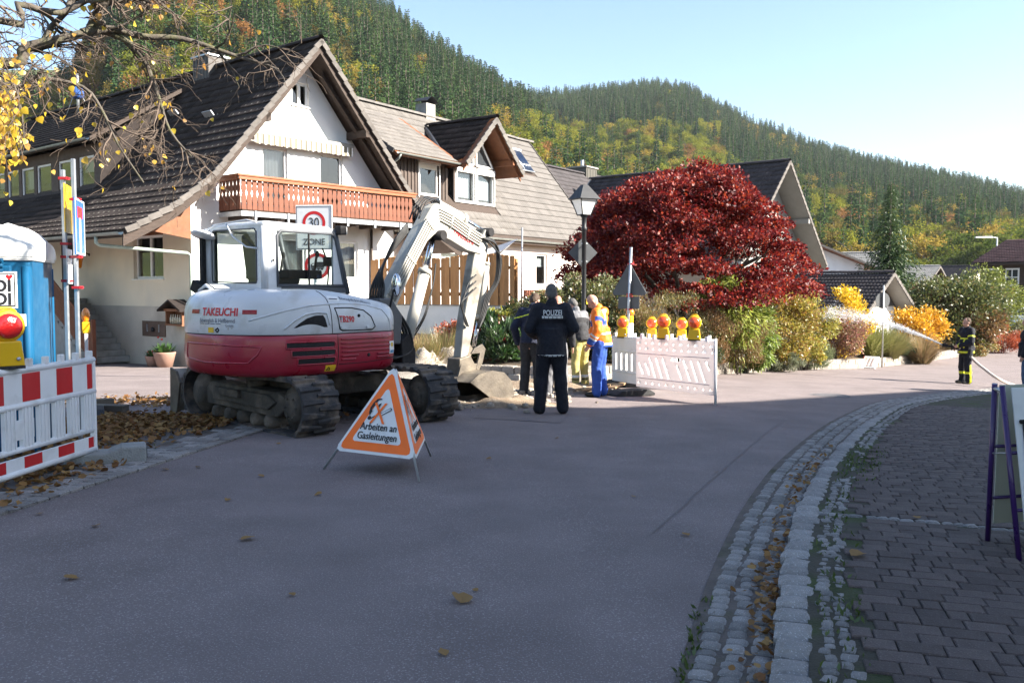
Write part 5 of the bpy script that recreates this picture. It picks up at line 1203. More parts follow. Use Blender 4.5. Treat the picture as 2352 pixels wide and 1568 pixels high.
# ================================================================ signs, barriers, lamps, street furniture
M_or = mat('signal_orange', (.98, .17, .012), .45, .05, 5, col2=(.85, .15, .02), mask=(.55, .8), mscale=6); M_sw = mat('sign_white', (.72, .73, .73), .4, .04, 4, col2=(.55, .56, .57), mask=(.55, .8), mscale=5); M_txt = mat('black_print', (.015, .015, .018), .5, 0)
M_red = mat('sign_red', (.52, .014, .018), .4, .06, 5); M_blue = mat('sign_blue', (.012, .11, .46), .35, .05, 5); M_back = mat('sign_back', (.085, .09, .095), .55, .1, 4); M_plw = mat('white_plastic', (.74, .75, .76), .42, .05, 4, col2=(.58, .58, .57), mask=(.55, .75), mscale=5)
M_lampy = mat('lamp_yellow', (.78, .46, .012), .4, .06, 6); M_rubber = mat('black_rubber', (.030, .030, .031), .85, .25, 8, .5, 50); M_clamp = mat('red_clamp', (.42, .02, .03), .45, .1, 6)
def lensmat(name, col, em=0.0):
    return mat(name, col, .16, .12, 30, .25, 70, spec=.6, coat=.6, emit=em)
M_lensr = lensmat('red_lens', (.50, .012, .012)); M_lenso = lensmat('orange_lens', (.85, .10, .02)); M_lensa = lensmat('amber_lens', (.80, .24, .015))
# ---- tent-shaped warning sign
fL, fR, fB = gp(743, 1077), gp(963, 1106), gp(990, 1048); cen = (fL + fR + fB) / 3
ap = at(906, 846, cen.y); ts = thing('warning_tripod', 'folding orange and white three-sided warning sign standing on the asphalt', 'sign', (cen.x, cen.y, G(cen.x, cen.y)))
o_ = Vector((cen.x, cen.y, G(cen.x, cen.y))); lA, lL, lR, lB = (p - o_ for p in (ap, fL, fR, fB))
for q in (lL, lR, lB): g = MB(); g.tube([lA.lerp(q, .02), q], .012, 8); g.build('leg', M_steel, ts)
kf = .80; pL, pR, pB = lA.lerp(lL, kf), lA.lerp(lR, kf), lA.lerp(lB, kf - .02)
def face3(a, l, r, name):
    n = (l - a).cross(r - a).normalized(); c = (l + r + a) / 3
    if n.dot(c - (pL + pR + pB + lA) / 4) < 0: n = -n
    a, l, r = a + n * .014, l + n * .014, r + n * .014; c = (a + l + r) / 3
    def tri(k, dz, m, nm, par):
        pts = [c + (p - c) * k + n * dz for p in (a, l, r)]; mb = MB()
        vs = []
        for i in range(3):                                      # rounded corners
            p, q, s_ = pts[i], pts[(i + 1) % 3], pts[i - 1]
            for t in (0, .5, 1): e0, e1 = p.lerp(s_, .07), p.lerp(q, .07); m_ = (e0.lerp(p, t * 1) if t <= 0 else None); vs.append(e0 if t == 0 else e1 if t == 1 else (e0 + e1 + p * 1.2) / 3.2)
        nv = len(vs); mb.add(vs + [v - n * .0035 for v in vs], [list(range(nv)), [nv + i for i in range(nv)][::-1]] + [(i, (i + 1) % nv, nv + (i + 1) % nv, nv + i) for i in range(nv)])
        return mb.build(nm, m, par, fix=True)
    f = tri(1.06, 0, M_sw, 'panel', ts); tri(.955, .004, M_or, 'orange_border', f); tri(.66, .008, M_sw, 'white_field', f)
    up = (a - (l + r) / 2); x = (r - l) if (r - l).cross(up).dot(n) > 0 else (l - r)
    return f, c + n * .0135, x.normalized(), up, (r - l).length, n
f, c, x, up, wd, n_ = face3(lA, pL, pR, 'front'); hgt = up.length; yv = (up - x * up.dot(x)).normalized(); sc = wd / .9
Fm = lambda dx, dy: frame(c + x * dx * sc + yv * dy * sc, x, yv)
text('lettering', 'Arbeiten an', .098 * sc, M_txt, f, Fm(-.005, -.035), sx=.92, bold=.0008); text('lettering', 'Gasleitungen', .098 * sc, M_txt, f, Fm(.0, -.125), sx=.92, bold=.0008)
def poly_on(name, pts, m, par, dz=.0): g = MB(); nn = x.cross(yv); g.prism(pts, c + nn * dz, x * sc, yv * sc, nn * .002); g.build(name, m, par)
poly_on('flame', [(-.14, .07), (-.155, .10), (-.15, .15), (-.125, .20), (-.09, .235), (-.045, .245), (-.03, .235), (-.075, .222), (-.095, .2), (-.112, .19), (-.105, .17), (-.125, .155), (-.13, .13), (-.118, .115), (-.13, .10)], M_txt, f)
poly_on('flame_tip', [(-.075, .155), (-.055, .19), (-.03, .20), (-.045, .16)], M_txt, f)
poly_on('match_head', [(-.16, .045), (-.15, .065), (-.13, .07), (-.115, .055), (-.12, .035), (-.145, .03)], M_txt, f)
poly_on('match_stick', [(-.12, .05), (-.02, .115), (-.015, .107), (-.115, .042)], M_txt, f); poly_on('cigarette', [(-.02, .095), (.085, .16), (.10, .155), (.10, .135), (-.01, .075)], M_txt, f); poly_on('cigarette_paper', [(-.01, .095), (.083, .152), (.092, .148), (.092, .140), (-.005, .083)], M_sw, f, .001)
for sg in (-1, 1): poly_on('cross_bar', [(-.035 - sg * .075 - .014, .10 - .1), (-.035 - sg * .075 + .014, .10 - .1), (-.035 + sg * .06 + .014, .10 + .1), (-.035 + sg * .06 - .014, .10 + .1)], M_or, f, .0025)
f2, c, x, up, wd, n_ = face3(lA, pR, pB, 'right'); yv = (up - x * up.dot(x)).normalized(); sc = wd / .9
text('lettering', 'Arbeiten an', .098 * sc, M_txt, f2, Fm(0, -.035), sx=.9); text('lettering', 'Gasleitungen', .098 * sc, M_txt, f2, Fm(0, -.125), sx=.9)
for sg in (-1, 1): poly_on('cross_bar', [(-.035 - sg * .075 - .014, 0), (-.035 - sg * .075 + .014, 0), (-.035 + sg * .06 + .014, .2), (-.035 + sg * .06 - .014, .2)], M_or, f2, .002)
poly_on('flame', [(-.14, .07), (-.155, .10), (-.15, .15), (-.125, .20), (-.09, .235), (-.045, .245), (-.112, .19), (-.13, .13)], M_txt, f2)
face3(lA, pB, pL, 'back')

# ---- yellow warning lamps
def warn_lamp(p, face, label, lens, group='battery warning lamps on the barriers', s=1.0):
    a = math.atan2(face[0], -face[1])
    t = thing('warning_lamp', label, 'warning lamp', p, a, group); t.scale = (s, s, s)
    g = MB(); g.hexa([Vector(q) for q in ((-.095, -.05, .01), (.095, -.05, .01), (.095, .05, .01), (-.095, .05, .01), (-.075, -.05, .175), (.075, -.05, .175), (.075, .05, .175), (-.075, .05, .175))]); g.build('battery_case', M_lampy, t, bevel=.012)
    g = MB(); g.box((0, 0, .006), (.185, .1, .02)); g.build('base', M_rubber, t)
    g = MB(); g.lathe([(.088, -.045), (.104, -.03), (.104, .03), (.088, .045)], (0, 0, .27), 24, (0, 1, 0)); g.build('ring', M_lampy, t)
    for sy in (-1, 1): g = MB(); g.lathe([(.084, 0), (.078, .022), (.055, .038), (.001, .044)] if sy > 0 else [(.084, 0), (.078, .022), (.055, .038), (.001, .044)], (0, sy * .042, .27), 20, (0, sy, 0)); g.build('lens', lens, t)
    g = MB(); g.tube([(-.06, 0, .36), (-.03, 0, .385), (.03, 0, .385), (.06, 0, .36)], .008, 6); g.build('handle', M_lampy, t)
    g = MB(); g.lathe([(.012, 0), (.012, .01), (.001, .012)], (.05, -.05, .06), 10, (0, -1, 0)); g.build('lock', M_steel, t)
    return t
# ---- red and white barrier on the left
bd = Vector((.084, 1, 0)).normalized(); b1 = Vector((-4.02, 8.62, 0)); b0 = b1 - bd * 2.1; bz = G(b1.x, b1.y)
lb = thing('barrier', 'red and white striped plastic site barrier with upright slats in front of the blue toilet', 'barrier', (b0.x, b0.y, bz), math.atan2(bd.y, bd.x))
LB = 2.1
def rail(z, r, name='rail', par=lb, L=LB, m=M_plw): g = MB(); g.tube([(0, 0, z), (L, 0, z)], r, 10); g.build(name, m, par)
for z, r in ((1.0, .03), (.70, .03), (.335, .026), (.145, .03)): rail(z, r)
for xx in (0.02, LB - .02): g = MB(); g.box((xx, 0, .57), (.05, .05, .90)); g.build('end_post', M_plw, lb, bevel=.01)
for k in range(9):
    xx = .12 + k * .232; g = MB()
    if k not in (0,): g.box((xx, 0, .52), (.15, .035, .36)); [g.box((xx + q, -.02, .52), (.012, .012, .34)) for q in (-.05, 0, .05)]; [g.box((xx + q, .02, .52), (.012, .012, .34)) for q in (-.05, 0, .05)]; g.build('slat', M_plw, lb)
    g = MB(); g.box((xx + .06, 0, 1.045), (.055, .045, .09)); g.build('peg', M_plw, lb, bevel=.008)
g = MB(); g.box((1.05, 0, .22), (LB - .06, .026, .10)); g.build('lower_board', M_plw, lb); g = MB(); g.box((1.05, 0, .85), (LB - .06, .026, .25)); g.build('upper_board', M_plw, lb)
for k in range(9):
    xx = .13 + k * .245
    for sy in (-1, 1):
        if k % 2 == 0:
            x0, x1 = xx - .1225, min(xx + .1225, LB - .05); g = MB(); g.box(((x0 + x1) / 2, sy * .0145, .85), (x1 - x0, .003, .235)); g.build('stripe', M_red, lb); g = MB(); g.box(((x0 + x1) / 2, sy * .0145, .22), (x1 - x0, .003, .095)); g.build('stripe', M_red, lb)
g = MB(); g.box((.98, 0, .50), (.30, .034, .16)); g.build('name_plate', M_plw, lb)
for sy in (-1, 1): g = MB(); g.box((.98, sy * .018, .50), (.26, .003, .12)); g.build('plate_face', M_sw, lb)
lp = b0 + bd * .82; warn_lamp((lp.x, lp.y, bz + 1.03), (.75, -.66), 'yellow warning lamp with red lens on the striped slat barrier by the toilet', M_lensr, s=1.28)
# concrete foot
cf = thing('concrete_block', 'grey recycled plastic foot block with a square slot under the striped barrier', 'foot block', (b1.x + .05, b1.y - .03, bz + .0), math.atan2(bd.y, bd.x) - R_(62))
mb = MB(); mb.prism([(-.30, 0), (.42, 0), (.42, .17), (.2, .17), (.08, .12), (-.2, .12), (-.30, .09)], (0, -.15, 0), X_, Z_, (0, .30, 0)); mb.build('block', mat('foot_concrete', (.26, .27, .265), .9, .18, 6, .7, 60), cf, bevel=.02)
g = MB(); g.box((.422, 0, .085), (.01, .14, .085)); g.build('slot', M_slot, cf)
# ---- galvanised posts with signs seen edge-on
sn = Vector((.955, .29, 0)).normalized(); su = Vector((-sn.y, sn.x, 0))
def post(label, x0, y_top, Y, lean=0.0):
    p = at(x0, 700, Y); zt = at(x0, y_top, Y).z; zb = G(p.x, p.y); t = thing('sign_post', label, 'sign post', (p.x, p.y, zb))
    g = MB(); g.box((lean / 2, 0, (zt - zb) / 2), (.04, .04, zt - zb), M=Matrix.Shear('XY', 3, (lean / (zt - zb), 0)) if False else None); g.build('pole', M_steel, t, bevel=.005)
    return t, zb
p1, z1 = post('galvanised post with yellow and white plates seen edge-on beside the toilet', 153, 390, 9.9)
p2, z2 = post('galvanised post with blue dead end sign beside the toilet', 177, 365, 9.75)
def plate(t, zc, w_, h_, m, name, zb, off=.04, xo=0.0):
    g = MB(); M_ = Matrix((tuple(su), tuple(sn), (0, 0, 1))).transposed(); g.box(Vector((sn.x * off, sn.y * off, zc - zb)) + su * xo, (w_, .012, h_), M=M_); return g.build(name, m, t, bevel=.004), M_
pl_, MM = plate(p2, at(185, 522, 9.75).z, .60, .60, M_blue, 'sign_plate', z2, .045)
zc = at(185, 522, 9.75).z - z2
def onpl(xo, zo, w_, h_, m, name): g = MB(); g.box(Vector((sn.x * .053, sn.y * .053, zc + zo)) + su * xo, (w_, .003, h_), M=MM); g.build(name, m, pl_)
for xo, zo, w_, h_ in ((0, .285, .58, .018), (0, -.285, .58, .018), (.282, 0, .018, .56), (-.282, 0, .018, .56), (0, -.08, .09, .36)): onpl(xo, zo, w_, h_, M_sw, 'white_line')
onpl(0, .155, .30, .12, M_red, 'red_bar')
plate(p1, at(165, 480, 9.9).z, .42, .52, M_lampy, 'yellow_plate', z1); plate(p1, at(165, 612, 9.9).z, .30, .38, M_sw, 'white_plate', z1)
for t, zb, ys, X0 in ((p1, z1, (410, 560, 590, 645), 9.9), (p2, z2, (458, 590, 660), 9.75)):
    for yy in ys: g = MB(); z = at(160, yy, X0).z - zb; g.box((.01, 0, z), (.09, .08, .028)); g.tube([(.05, -.02, z), (.09, -.03, z)], .008, 5); g.build('clamp', M_clamp, t)
# ---- beacon on a red-white delineator
dp = gp(203, 955); dl = thing('delineator', 'red and white delineator board carrying an amber beacon beside the fallen leaves', 'delineator', (dp.x, dp.y, G(dp.x, dp.y)), math.atan2(su.y, su.x) + R_(8))
g = MB(); g.box((0, 0, .63), (.25, .045, 1.0)); bdp = g.build('board', M_plw, dl, bevel=.01)
for k in range(5):
    for sy in (-1, 1): g = MB(); g.prism([(-.12, .0), (.12, .12), (.12, .22), (-.12, .10)], (0, sy * .024, .15 + k * .19), X_, Z_, (0, sy * .002, 0)); g.build('stripe', M_red, bdp)
g = MB(); g.box((0, 0, .07), (.12, .04, .14)); g.build('stem', M_rubber, dl); g = MB(); g.prism([(-.42, 0), (.42, 0), (.42, .05), (.25, .11), (-.25, .11), (-.42, .05)], (0, -.2, 0), X_, Z_, (0, .4, 0)); g.build('base', M_rubber, dl, bevel=.015)
g = MB(); g.box((0, 0, 1.21), (.15, .10, .15)); bc_ = g.build('beacon', M_lampy, dl, bevel=.015); g = MB(); g.ell((0, 0, 1.37), (.055, .055, .105), 14, 10); g.build('lens', M_lensa, bc_)
# ---- blue portable toilet
tq = Vector((-4.79, 9.0, 0)); td = Vector((-.957, -.29, 0)); tr = Vector((-.29, .957, 0))
to = thing('portable_toilet', 'blue portable toilet with dirty white roof behind the striped barrier', 'toilet', (tq.x, tq.y, G(tq.x, tq.y)), math.atan2(.29, .957))
M_tb = mat('toilet_blue', (.005, .075, .165), .6, .08, 3, 0, 20, spec=.2); M_tw = mat('toilet_roof', (.78, .78, .76), .5, .06, 4, col2=(.36, .32, .25), mask=(.55, .7), mscale=3)
TWd, TH = 1.12, 2.03                                        # local: x to the right along the front, y back; the right front corner is the origin
g = MB(); g.box((-TWd / 2, .56, TH / 2), (TWd, TWd, TH)); g.build('cabin', M_tb, to, bevel=.045, seg=3)
mb = MB(); pr = [(0, 2.0), (0, 2.10), (.05, 2.21), (.16, 2.29), (.35, 2.335), (.56, 2.345)]; pr = pr + [(1.12 - a, b) for a, b in pr[::-1][1:]]
mb.grid(lambda i, j: (lambda q: Vector((.03 - (TWd + .06) * j, -.03 + q[0] * 1.055, q[1] - .17 * abs(2 * j - 1) ** 5 * max(0, (q[1] - 2.0) / .345))))(pr[round(i * (len(pr) - 1))]), len(pr) - 1, 16)
mb.build('roof', M_tw, to); 
for j in (0, 1):
    x_c = .03 if j == 0 else -TWd - .03; g = MB(); g.add([(x_c, -.03 + a * 1.055, b - .17 * (b - 2.0) / .345) for a, b in pr], [list(range(len(pr)))]); g.build('roof_end', M_tw, to)
g = MB(); g.box((-TWd / 2, .56, 2.0), (TWd + .05, TWd + .05, .09)); g.build('roof_rim', M_tw, to, bevel=.03)
for k in range(3): g = MB(); g.tube([(-.28 - k * .28, -.01, 2.13), (-.28 - k * .28, .06, 2.23), (-.28 - k * .28, .18, 2.30), (-.28 - k * .28, .4, 2.335), (-.28 - k * .28, .75, 2.335)], .02, 6); g.build('roof_rib', M_tw, to)
dr_ = MB(); dr_.box((-TWd / 2 - .02, -.012, 1.0), (.82, .035, 1.82)); door = dr_.build('door', M_tb, to, bevel=.02)
g = MB(); g.tube([(-.05, .02, .1), (-.05, .02, 1.9)], .04, 8); g.tube([(-.03, 1.08, .1), (-.03, 1.08, 1.9)], .04, 8); g.build('corner_post', M_tb, to)
for z in (1.96, 1.91, 1.86): g = MB(); g.tube([(-.24, -.03, z), (-.6, -.03, z), (-.9, -.03, z)], .022, 6); g.build('louvre', M_tb, door)
g = MB(); g.box((-.48, -.036, 1.67), (.72, .012, .36)); pn = g.build('panel', M_sw, door); g = MB(); g.box((-.48, -.044, 1.67), (.685, .006, .325)); g.build('panel_border', M_txt, pn); g = MB(); g.box((-.48, -.049, 1.67), (.665, .006, .305)); g.build('panel_field', M_sw, pn)
TM = lambda xx, zz: frame((xx, -.0535, zz), (1, 0, 0), (0, 0, 1))
[text('lettering', 'TOI', .16, M_txt, pn, TM(-.165, z), 'RIGHT', bold=.005) for z in (1.705, 1.575)]
hp = [(0, -.030), (.030, .004), (.028, .020), (.014, .026), (0, .014), (-.014, .026), (-.028, .020), (-.030, .004)]; g = MB(); g.prism(hp, (-.185, -.052, 1.795), X_, Z_, (0, -.002, 0)); g.build('heart', M_red, pn)
g = MB(); g.box((-.38, -.034, 1.37), (.66, .01, .12)); np_ = g.build('number_plate', M_sw, door); text('lettering', '4647260', .105, M_txt, np_, frame((-.30, -.0405, 1.37), (1, 0, 0), (0, 0, 1)), sx=.98, bold=.001, spacing=1.05)
# ---- zone and lorry signs behind the excavator
zp = at(722, 560, 19.7); zg = G(zp.x, zp.y); zo = thing('traffic_sign', 'thirty zone sign with round no-lorries sign below on one pole by the white house', 'traffic sign', (zp.x, zp.y, zg), R_(-6))
g = MB(); g.tube([(0, .04, 0), (0, .04, at(722, 472, 19.7).z - zg)], .035, 8); g.build('pole', M_steel, zo)
zt, zb_ = at(722, 471, 19.7).z - zg, at(722, 574, 19.7).z - zg
g = MB(); g.box((0, 0, (zt + zb_) / 2), (.82, .014, zt - zb_)); zs_ = g.build('zone_plate', M_sw, zo, bevel=.006)
for a in (0,):
    g = MB(); w_, h_ = .385, (zt - zb_) / 2 - .03; zc = (zt + zb_) / 2; g.tube([(-w_, -.008, zc - h_), (w_, -.008, zc - h_), (w_, -.008, zc + h_), (-w_, -.008, zc + h_), (-w_, -.008, zc - h_)], .007, 4, smooth=False); g.build('border_line', M_txt, zs_)
def disc(name, r0, r1, cx_, cz_, y, m, par, n=36):
    g = MB(); vs = [];
    for j in range(n): a = 2 * math.pi * j / n; vs += [(cx_ + r1 * math.cos(a), y, cz_ + r1 * math.sin(a)), (cx_ + r0 * math.cos(a), y, cz_ + r0 * math.sin(a))]
    g.add(vs, [(2 * j, 2 * j + 1, (2 * j + 3) % (2 * n), (2 * j + 2) % (2 * n)) for j in range(n)]); return g.build(name, m, par)
zr_ = at(722, 512, 19.7).z - zg
disc('red_ring', .19, .255, 0, zr_, -.010, M_red, zs_); text('lettering', '30', .29, M_txt, zs_, frame((0, -.011, zr_), (1, 0, 0), (0, 0, 1)), sx=.85); text('lettering', 'ZONE', .19, M_txt, zs_, frame((0, -.011, at(722, 556, 19.7).z - zg), (1, 0, 0), (0, 0, 1)), sx=.95)
zr_ = at(722, 611, 19.7).z - zg; g = MB(); g.lathe([(.29, -.006), (.29, .006)], (.06, 0, zr_), 40, (0, 1, 0)); ls = g.build('lorry_plate', M_sw, zo); disc('red_ring', .215, .283, .06, zr_, -.009, M_red, ls)
for q in ([(-.02, -.03), (.16, -.03), (.16, .09), (-.02, .09)], [(-.14, -.03), (-.04, -.03), (-.04, .065), (-.105, .065), (-.14, .02)], [(-.14, -.055), (.16, -.055), (.16, -.038), (-.14, -.038)]): g = MB(); g.prism(q, (.06, -.009, zr_), X_, Z_, (0, -.002, 0)); g.build('lorry_symbol', M_txt, ls)
g = MB(); g.prism([(-.115, .012), (-.06, .012), (-.06, .048), (-.10, .048)], (.06, -.0115, zr_), X_, Z_, (0, -.002, 0)); g.build('lorry_window', M_sw, ls)
for xx in (-.10, .03, .11): disc('lorry_wheel', 0, .028, .06 + xx, zr_ - .062, -.012, M_txt, ls, 14)
# ---- lantern street lamp with the back of a diamond sign
sp0 = at(1341, 660, 20.3); sg_ = GG(sp0.x, sp0.y); sl_ = thing('street_lamp', 'black lantern street lamp with a diamond sign turned away on its post', 'street lamp', (sp0.x, sp0.y, sg_), R_(28))
zl = at(1340, 494, 20.3).z - sg_; ztp = at(1340, 425, 20.3).z - sg_
g = MB(); g.lathe([(.075, 0), (.075, .8), (.055, .85), (.05, zl - .35), (.065, zl - .34), (.065, zl - .28), (.05, zl - .26), (.06, zl - .06), (.09, zl - .02)], (0, 0, 0), 14); g.build('post', M_black, sl_)
ln = link('lantern', None, sl_); h0, h1_ = .11, .21; hz = (ztp - zl) * .52
for k in range(4):
    a0, a1 = k * math.pi / 2 + math.pi / 4, (k + 1) * math.pi / 2 + math.pi / 4
    q = [(h0 * 1.414 * math.cos(a0), h0 * 1.414 * math.sin(a0), zl), (h0 * 1.414 * math.cos(a1), h0 * 1.414 * math.sin(a1), zl), (h1_ * 1.414 * math.cos(a1), h1_ * 1.414 * math.sin(a1), zl + hz), (h1_ * 1.414 * math.cos(a0), h1_ * 1.414 * math.sin(a0), zl + hz)]
    g = MB(); g.add(q, [(0, 1, 2, 3)]); g.build('pane', mat('opal_glass', (.75, .74, .72), .25, .03, 3), ln); g = MB(); g.tube([q[0], q[3]], .014, 5); g.tube([q[3], q[2]], .012, 5); g.tube([q[0], q[1]], .012, 5); g.build('frame', M_black, ln)
mb = MB(); w_ = .27; t_ = .06; mb.hexa([Vector((-w_, -w_, zl + hz)), Vector((w_, -w_, zl + hz)), Vector((w_, w_, zl + hz)), Vector((-w_, w_, zl + hz)), Vector((-t_, -t_, ztp)), Vector((t_, -t_, ztp)), Vector((t_, t_, ztp)), Vector((-t_, t_, ztp))]); mb.build('cap', M_black, ln)
zd = at(1340, 580, 20.3).z - sg_; g = MB(); g.prism([(0, -.34), (.34, 0), (0, .34), (-.34, 0)], (0, .10, zd), X_, Z_, (0, .012, 0)); dsn = g.build('diamond_sign', M_back, sl_); dsn.rotation_euler.z = R_(-18)
for dz in (-.2, .2): g = MB(); g.tube([(-.07, -.02, zd + dz), (.07, -.02, zd + dz), (.07, .1, zd + dz)], .012, 5); g.build('bracket', M_steel, dsn)
g = MB(); g.box((.05, -.05, at(1340, 692, 20.3).z - sg_), (.05, .05, .12)); g.build('sticker', M_yel, sl_)
# ---- triangle warning sign from behind
tp_ = at(1438, 700, 18.6); tg = G(tp_.x, tp_.y); tsn = thing('traffic_sign', 'triangular warning sign with small plate, backs turned, on a leaning galvanised post', 'traffic sign', (tp_.x, tp_.y, tg), R_(-38))
ztop = at(1444, 568, 18.6).z - tg; tilt = Matrix.Rotation(R_(2.2), 3, 'Y'); g = MB(); g.tube([(0, 0, 0), tilt @ Vector((0, 0, ztop))], .03, 8); g.build('pole', M_steel, tsn)
za, zb2 = at(1440, 607, 18.6).z - tg, at(1440, 678, 18.6).z - tg; hh = za - zb2; g = MB()
g.prism([(-.37, zb2), (.37, zb2), (.40, zb2 + .05), (.03, za), (-.03, za), (-.40, zb2 + .05)], (.04, .05, 0), X_, Z_, (0, .012, 0)); g.build('triangle_plate', M_back, tsn)
zc1, zc2 = at(1440, 681, 18.6).z - tg, at(1440, 709, 18.6).z - tg; g = MB(); g.box((.03, .056, (zc1 + zc2) / 2), (.50, .012, zc1 - zc2)); g.build('lower_plate', M_back, tsn, bevel=.004)
for z in (za + .01, zb2 + .02, zb2 - .02, zc2 - .01): q = tilt @ Vector((0, 0, z)); g = MB(); g.box((q.x, .02, z), (.10, .09, .03)); g.build('clamp', M_clamp, tsn)
g = MB(); g.prism([(-.42, 0), (.42, 0), (.42, .05), (.3, .12), (-.3, .12), (-.42, .05)], (0, -.2, 0), X_, Z_, (0, .4, 0)); g.build('base', M_rubber, tsn, bevel=.015)
for q, s_ in (((1441, 716), 1),):
    bp_ = at(1447, 760, 18.9); bz_ = G(bp_.x, bp_.y); bt = thing('delineator', 'slim delineator with amber beacon on top behind the white barriers', 'delineator', (bp_.x, bp_.y, bz_), R_(60))
    hb = at(1445, 742, 18.9).z - bz_; g = MB(); g.box((0, 0, hb / 2 + .05), (.25, .045, hb - .1)); bb = g.build('board', M_plw, bt); g = MB(); g.box((0, 0, .04), (.7, .35, .08)); g.build('base', M_rubber, bt)
    for k in range(4):
        for sy in (-1, 1): g = MB(); g.prism([(-.12, 0), (.12, .12), (.12, .22), (-.12, .1)], (0, sy * .024, .15 + k * .2), X_, Z_, (0, sy * .002, 0)); g.build('stripe', M_red, bb)
    g = MB(); g.box((0, 0, hb + .08), (.15, .1, .15)); bb = g.build('beacon', M_lampy, bt, bevel=.015); g = MB(); g.ell((0, 0, hb + .22), (.09, .09, .09), 14, 10); g.build('lens', M_lensa, bb)
# ---- pale barriers on the right
M_pale = mat('pale_plastic', (.66, .62, .61), .5, .05, 4, col2=(.60, .52, .51), mask=(.5, .75), mscale=3); M_pale.node_tree.nodes.clear(); _t = M_pale.node_tree; _o = _n(_t, 'OutputMaterial'); _a = _n(_t, 'BsdfDiffuse'); _b = _n(_t, 'BsdfTranslucent'); _m = _n(_t, 'MixShader'); _a.inputs[0].default_value = (.74, .72, .71, 1); _b.inputs[0].default_value = (.76, .71, .70, 1); _m.inputs[0].default_value = .5; _t.links.new(_a.outputs[0], _m.inputs[1]); _t.links.new(_b.outputs[0], _m.inputs[2]); _t.links.new(_m.outputs[0], _o.inputs[0])
M_ghost = mat('faint_sheet', (.66, .56, .55), .5, .05, 4)
def slot_panel(name, L, z0, z1, holes, m, par, th=.03, y=0.0):
    "plate with openings cut right through"
    polys = [[Vector((0, z0, 0)), Vector((L, z0, 0)), Vector((L, z1, 0)), Vector((0, z1, 0))]] + [[Vector((a, b, 0)) for a, b in h] for h in holes]
    flat = [p for q in polys for p in q]; mb = MB(); nn = len(flat)
    tris = [t for t in tessellate_polygon(polys)]; vs = [(p.x, y - th / 2, p.y) for p in flat] + [(p.x, y + th / 2, p.y) for p in flat]
    fs = [t for t in tris] + [(a + nn, c_ + nn, b + nn) for a, b, c_ in tris]; k = 0
    for q in polys: n1 = len(q); fs += [(k + i, k + (i + 1) % n1, nn + k + (i + 1) % n1, nn + k + i) for i in range(n1)]; k += n1
    mb.add(vs, fs); return mb.build(name, m, par, fix=True)
def site_barrier(pa, pb, label, style):
    d = (pb - pa); L = d.length; t = thing('barrier', label, 'barrier', (pa.x, pa.y, G(pa.x, pa.y)), math.atan2(d.y, d.x), 'pale site barriers round the dig'); dz = (G(pb.x, pb.y) - G(pa.x, pa.y)) / L
    t.rotation_euler.y = -math.atan(dz)
    def rc(x, z, w_, h_): return [(x - w_ / 2, z - h_ / 2), (x - w_ / 2, z + h_ / 2), (x + w_ / 2, z + h_ / 2), (x + w_ / 2, z - h_ / 2)]
    def ov(x, z, w_, h_): return [(x + w_ / 2 * math.cos(a), z + h_ / 2 * math.sin(a)) for a in np.linspace(0, -2 * math.pi, 9)[:-1]]
    holes = []
    if style == 0:
        for r, z in ((0, .95), (1, .85), (2, .235)):
            for k in range(11): xx = .09 + k * .18 + (r % 2) * .02; holes.append(rc(xx, z, .085, .042) if (k + r) % 2 == 0 else ov(xx, z, .05, .055))
        for k in range(11):
            xx = .05 + k * .175
            if k in (0, 1): holes.append([(xx, .60), (xx + .05, .60), (xx + .17, .38), (xx + .12, .38)])
            elif k == 5: holes.append(rc(xx + .12, .685, .24, .06))
            elif k in (6,): holes.append([(xx - .06, .60), (xx - .01, .60), (xx + .12, .36), (xx + .07, .36)])
            elif k == 10: holes.append([(xx - .06, .70), (xx - .01, .70), (xx + .08, .55), (xx + .03, .55)])
            else: holes.append([(xx - .07, .70), (xx - .02, .70), (xx + .15, .345), (xx + .10, .345)])
        pn = slot_panel('panel', L, .15, 1.03, holes, M_pale, t)
        for z in (.755, .315): g = MB(); g.tube([(.04, -.018, z), (L - .1, -.018, z)], .008, 4); g.build('rib', M_ghost, pn)
        g = MB(); g.tube([(L + .02, 0, -.02), (L + .02, 0, 1.08)], .022, 8); g.build('end_post', M_plw, t); g = MB(); g.tube([(L + .03, -.02, 1.02), (L + .06, -.05, .95), (L + .03, -.05, .86), (L - .02, -.04, .92)], .008, 5); g.build('hook', M_steel, t)
    else:
        for k in range(8): holes.append(rc(.2 + k * .23, .53, .07, .34))
        slot_panel('panel', L, .12, 1.0, [h for h in holes if h[3][0] < L - .05], M_plw, t, .035)
        for z in (1.0, .74, .32): g = MB(); g.tube([(0, 0, z), (L, 0, z)], .026, 8); g.build('rail', M_plw, t)
    for k in range(6): g = MB(); g.box((.15 + k * L / 6, 0, 1.06), (.055, .04, .08)); g.build('peg', M_plw, t)
    return t
q0, q1 = Vector((2.26, 16.25, 0)), Vector((3.30, 14.60, 0)); site_barrier(q0, q1, 'pale pinkish slotted barrier standing at the sunlit road edge with two lamps', 0)
def foot(p, rz, label): t = thing('rubber_block', label, 'foot block', (p.x, p.y, G(p.x, p.y)), rz, 'rubber feet of the pale barriers'); g = MB(); g.prism([(-.42, 0), (.42, 0), (.42, .05), (.3, .11), (-.3, .11), (-.42, .05)], (0, -.18, 0), X_, Z_, (0, .36, 0)); g.build('block', M_rubber, t, bevel=.015)
foot(q0 + Vector((-.15, -.25, 0)), .5, 'black rubber foot plate under the joint of the pale barriers')
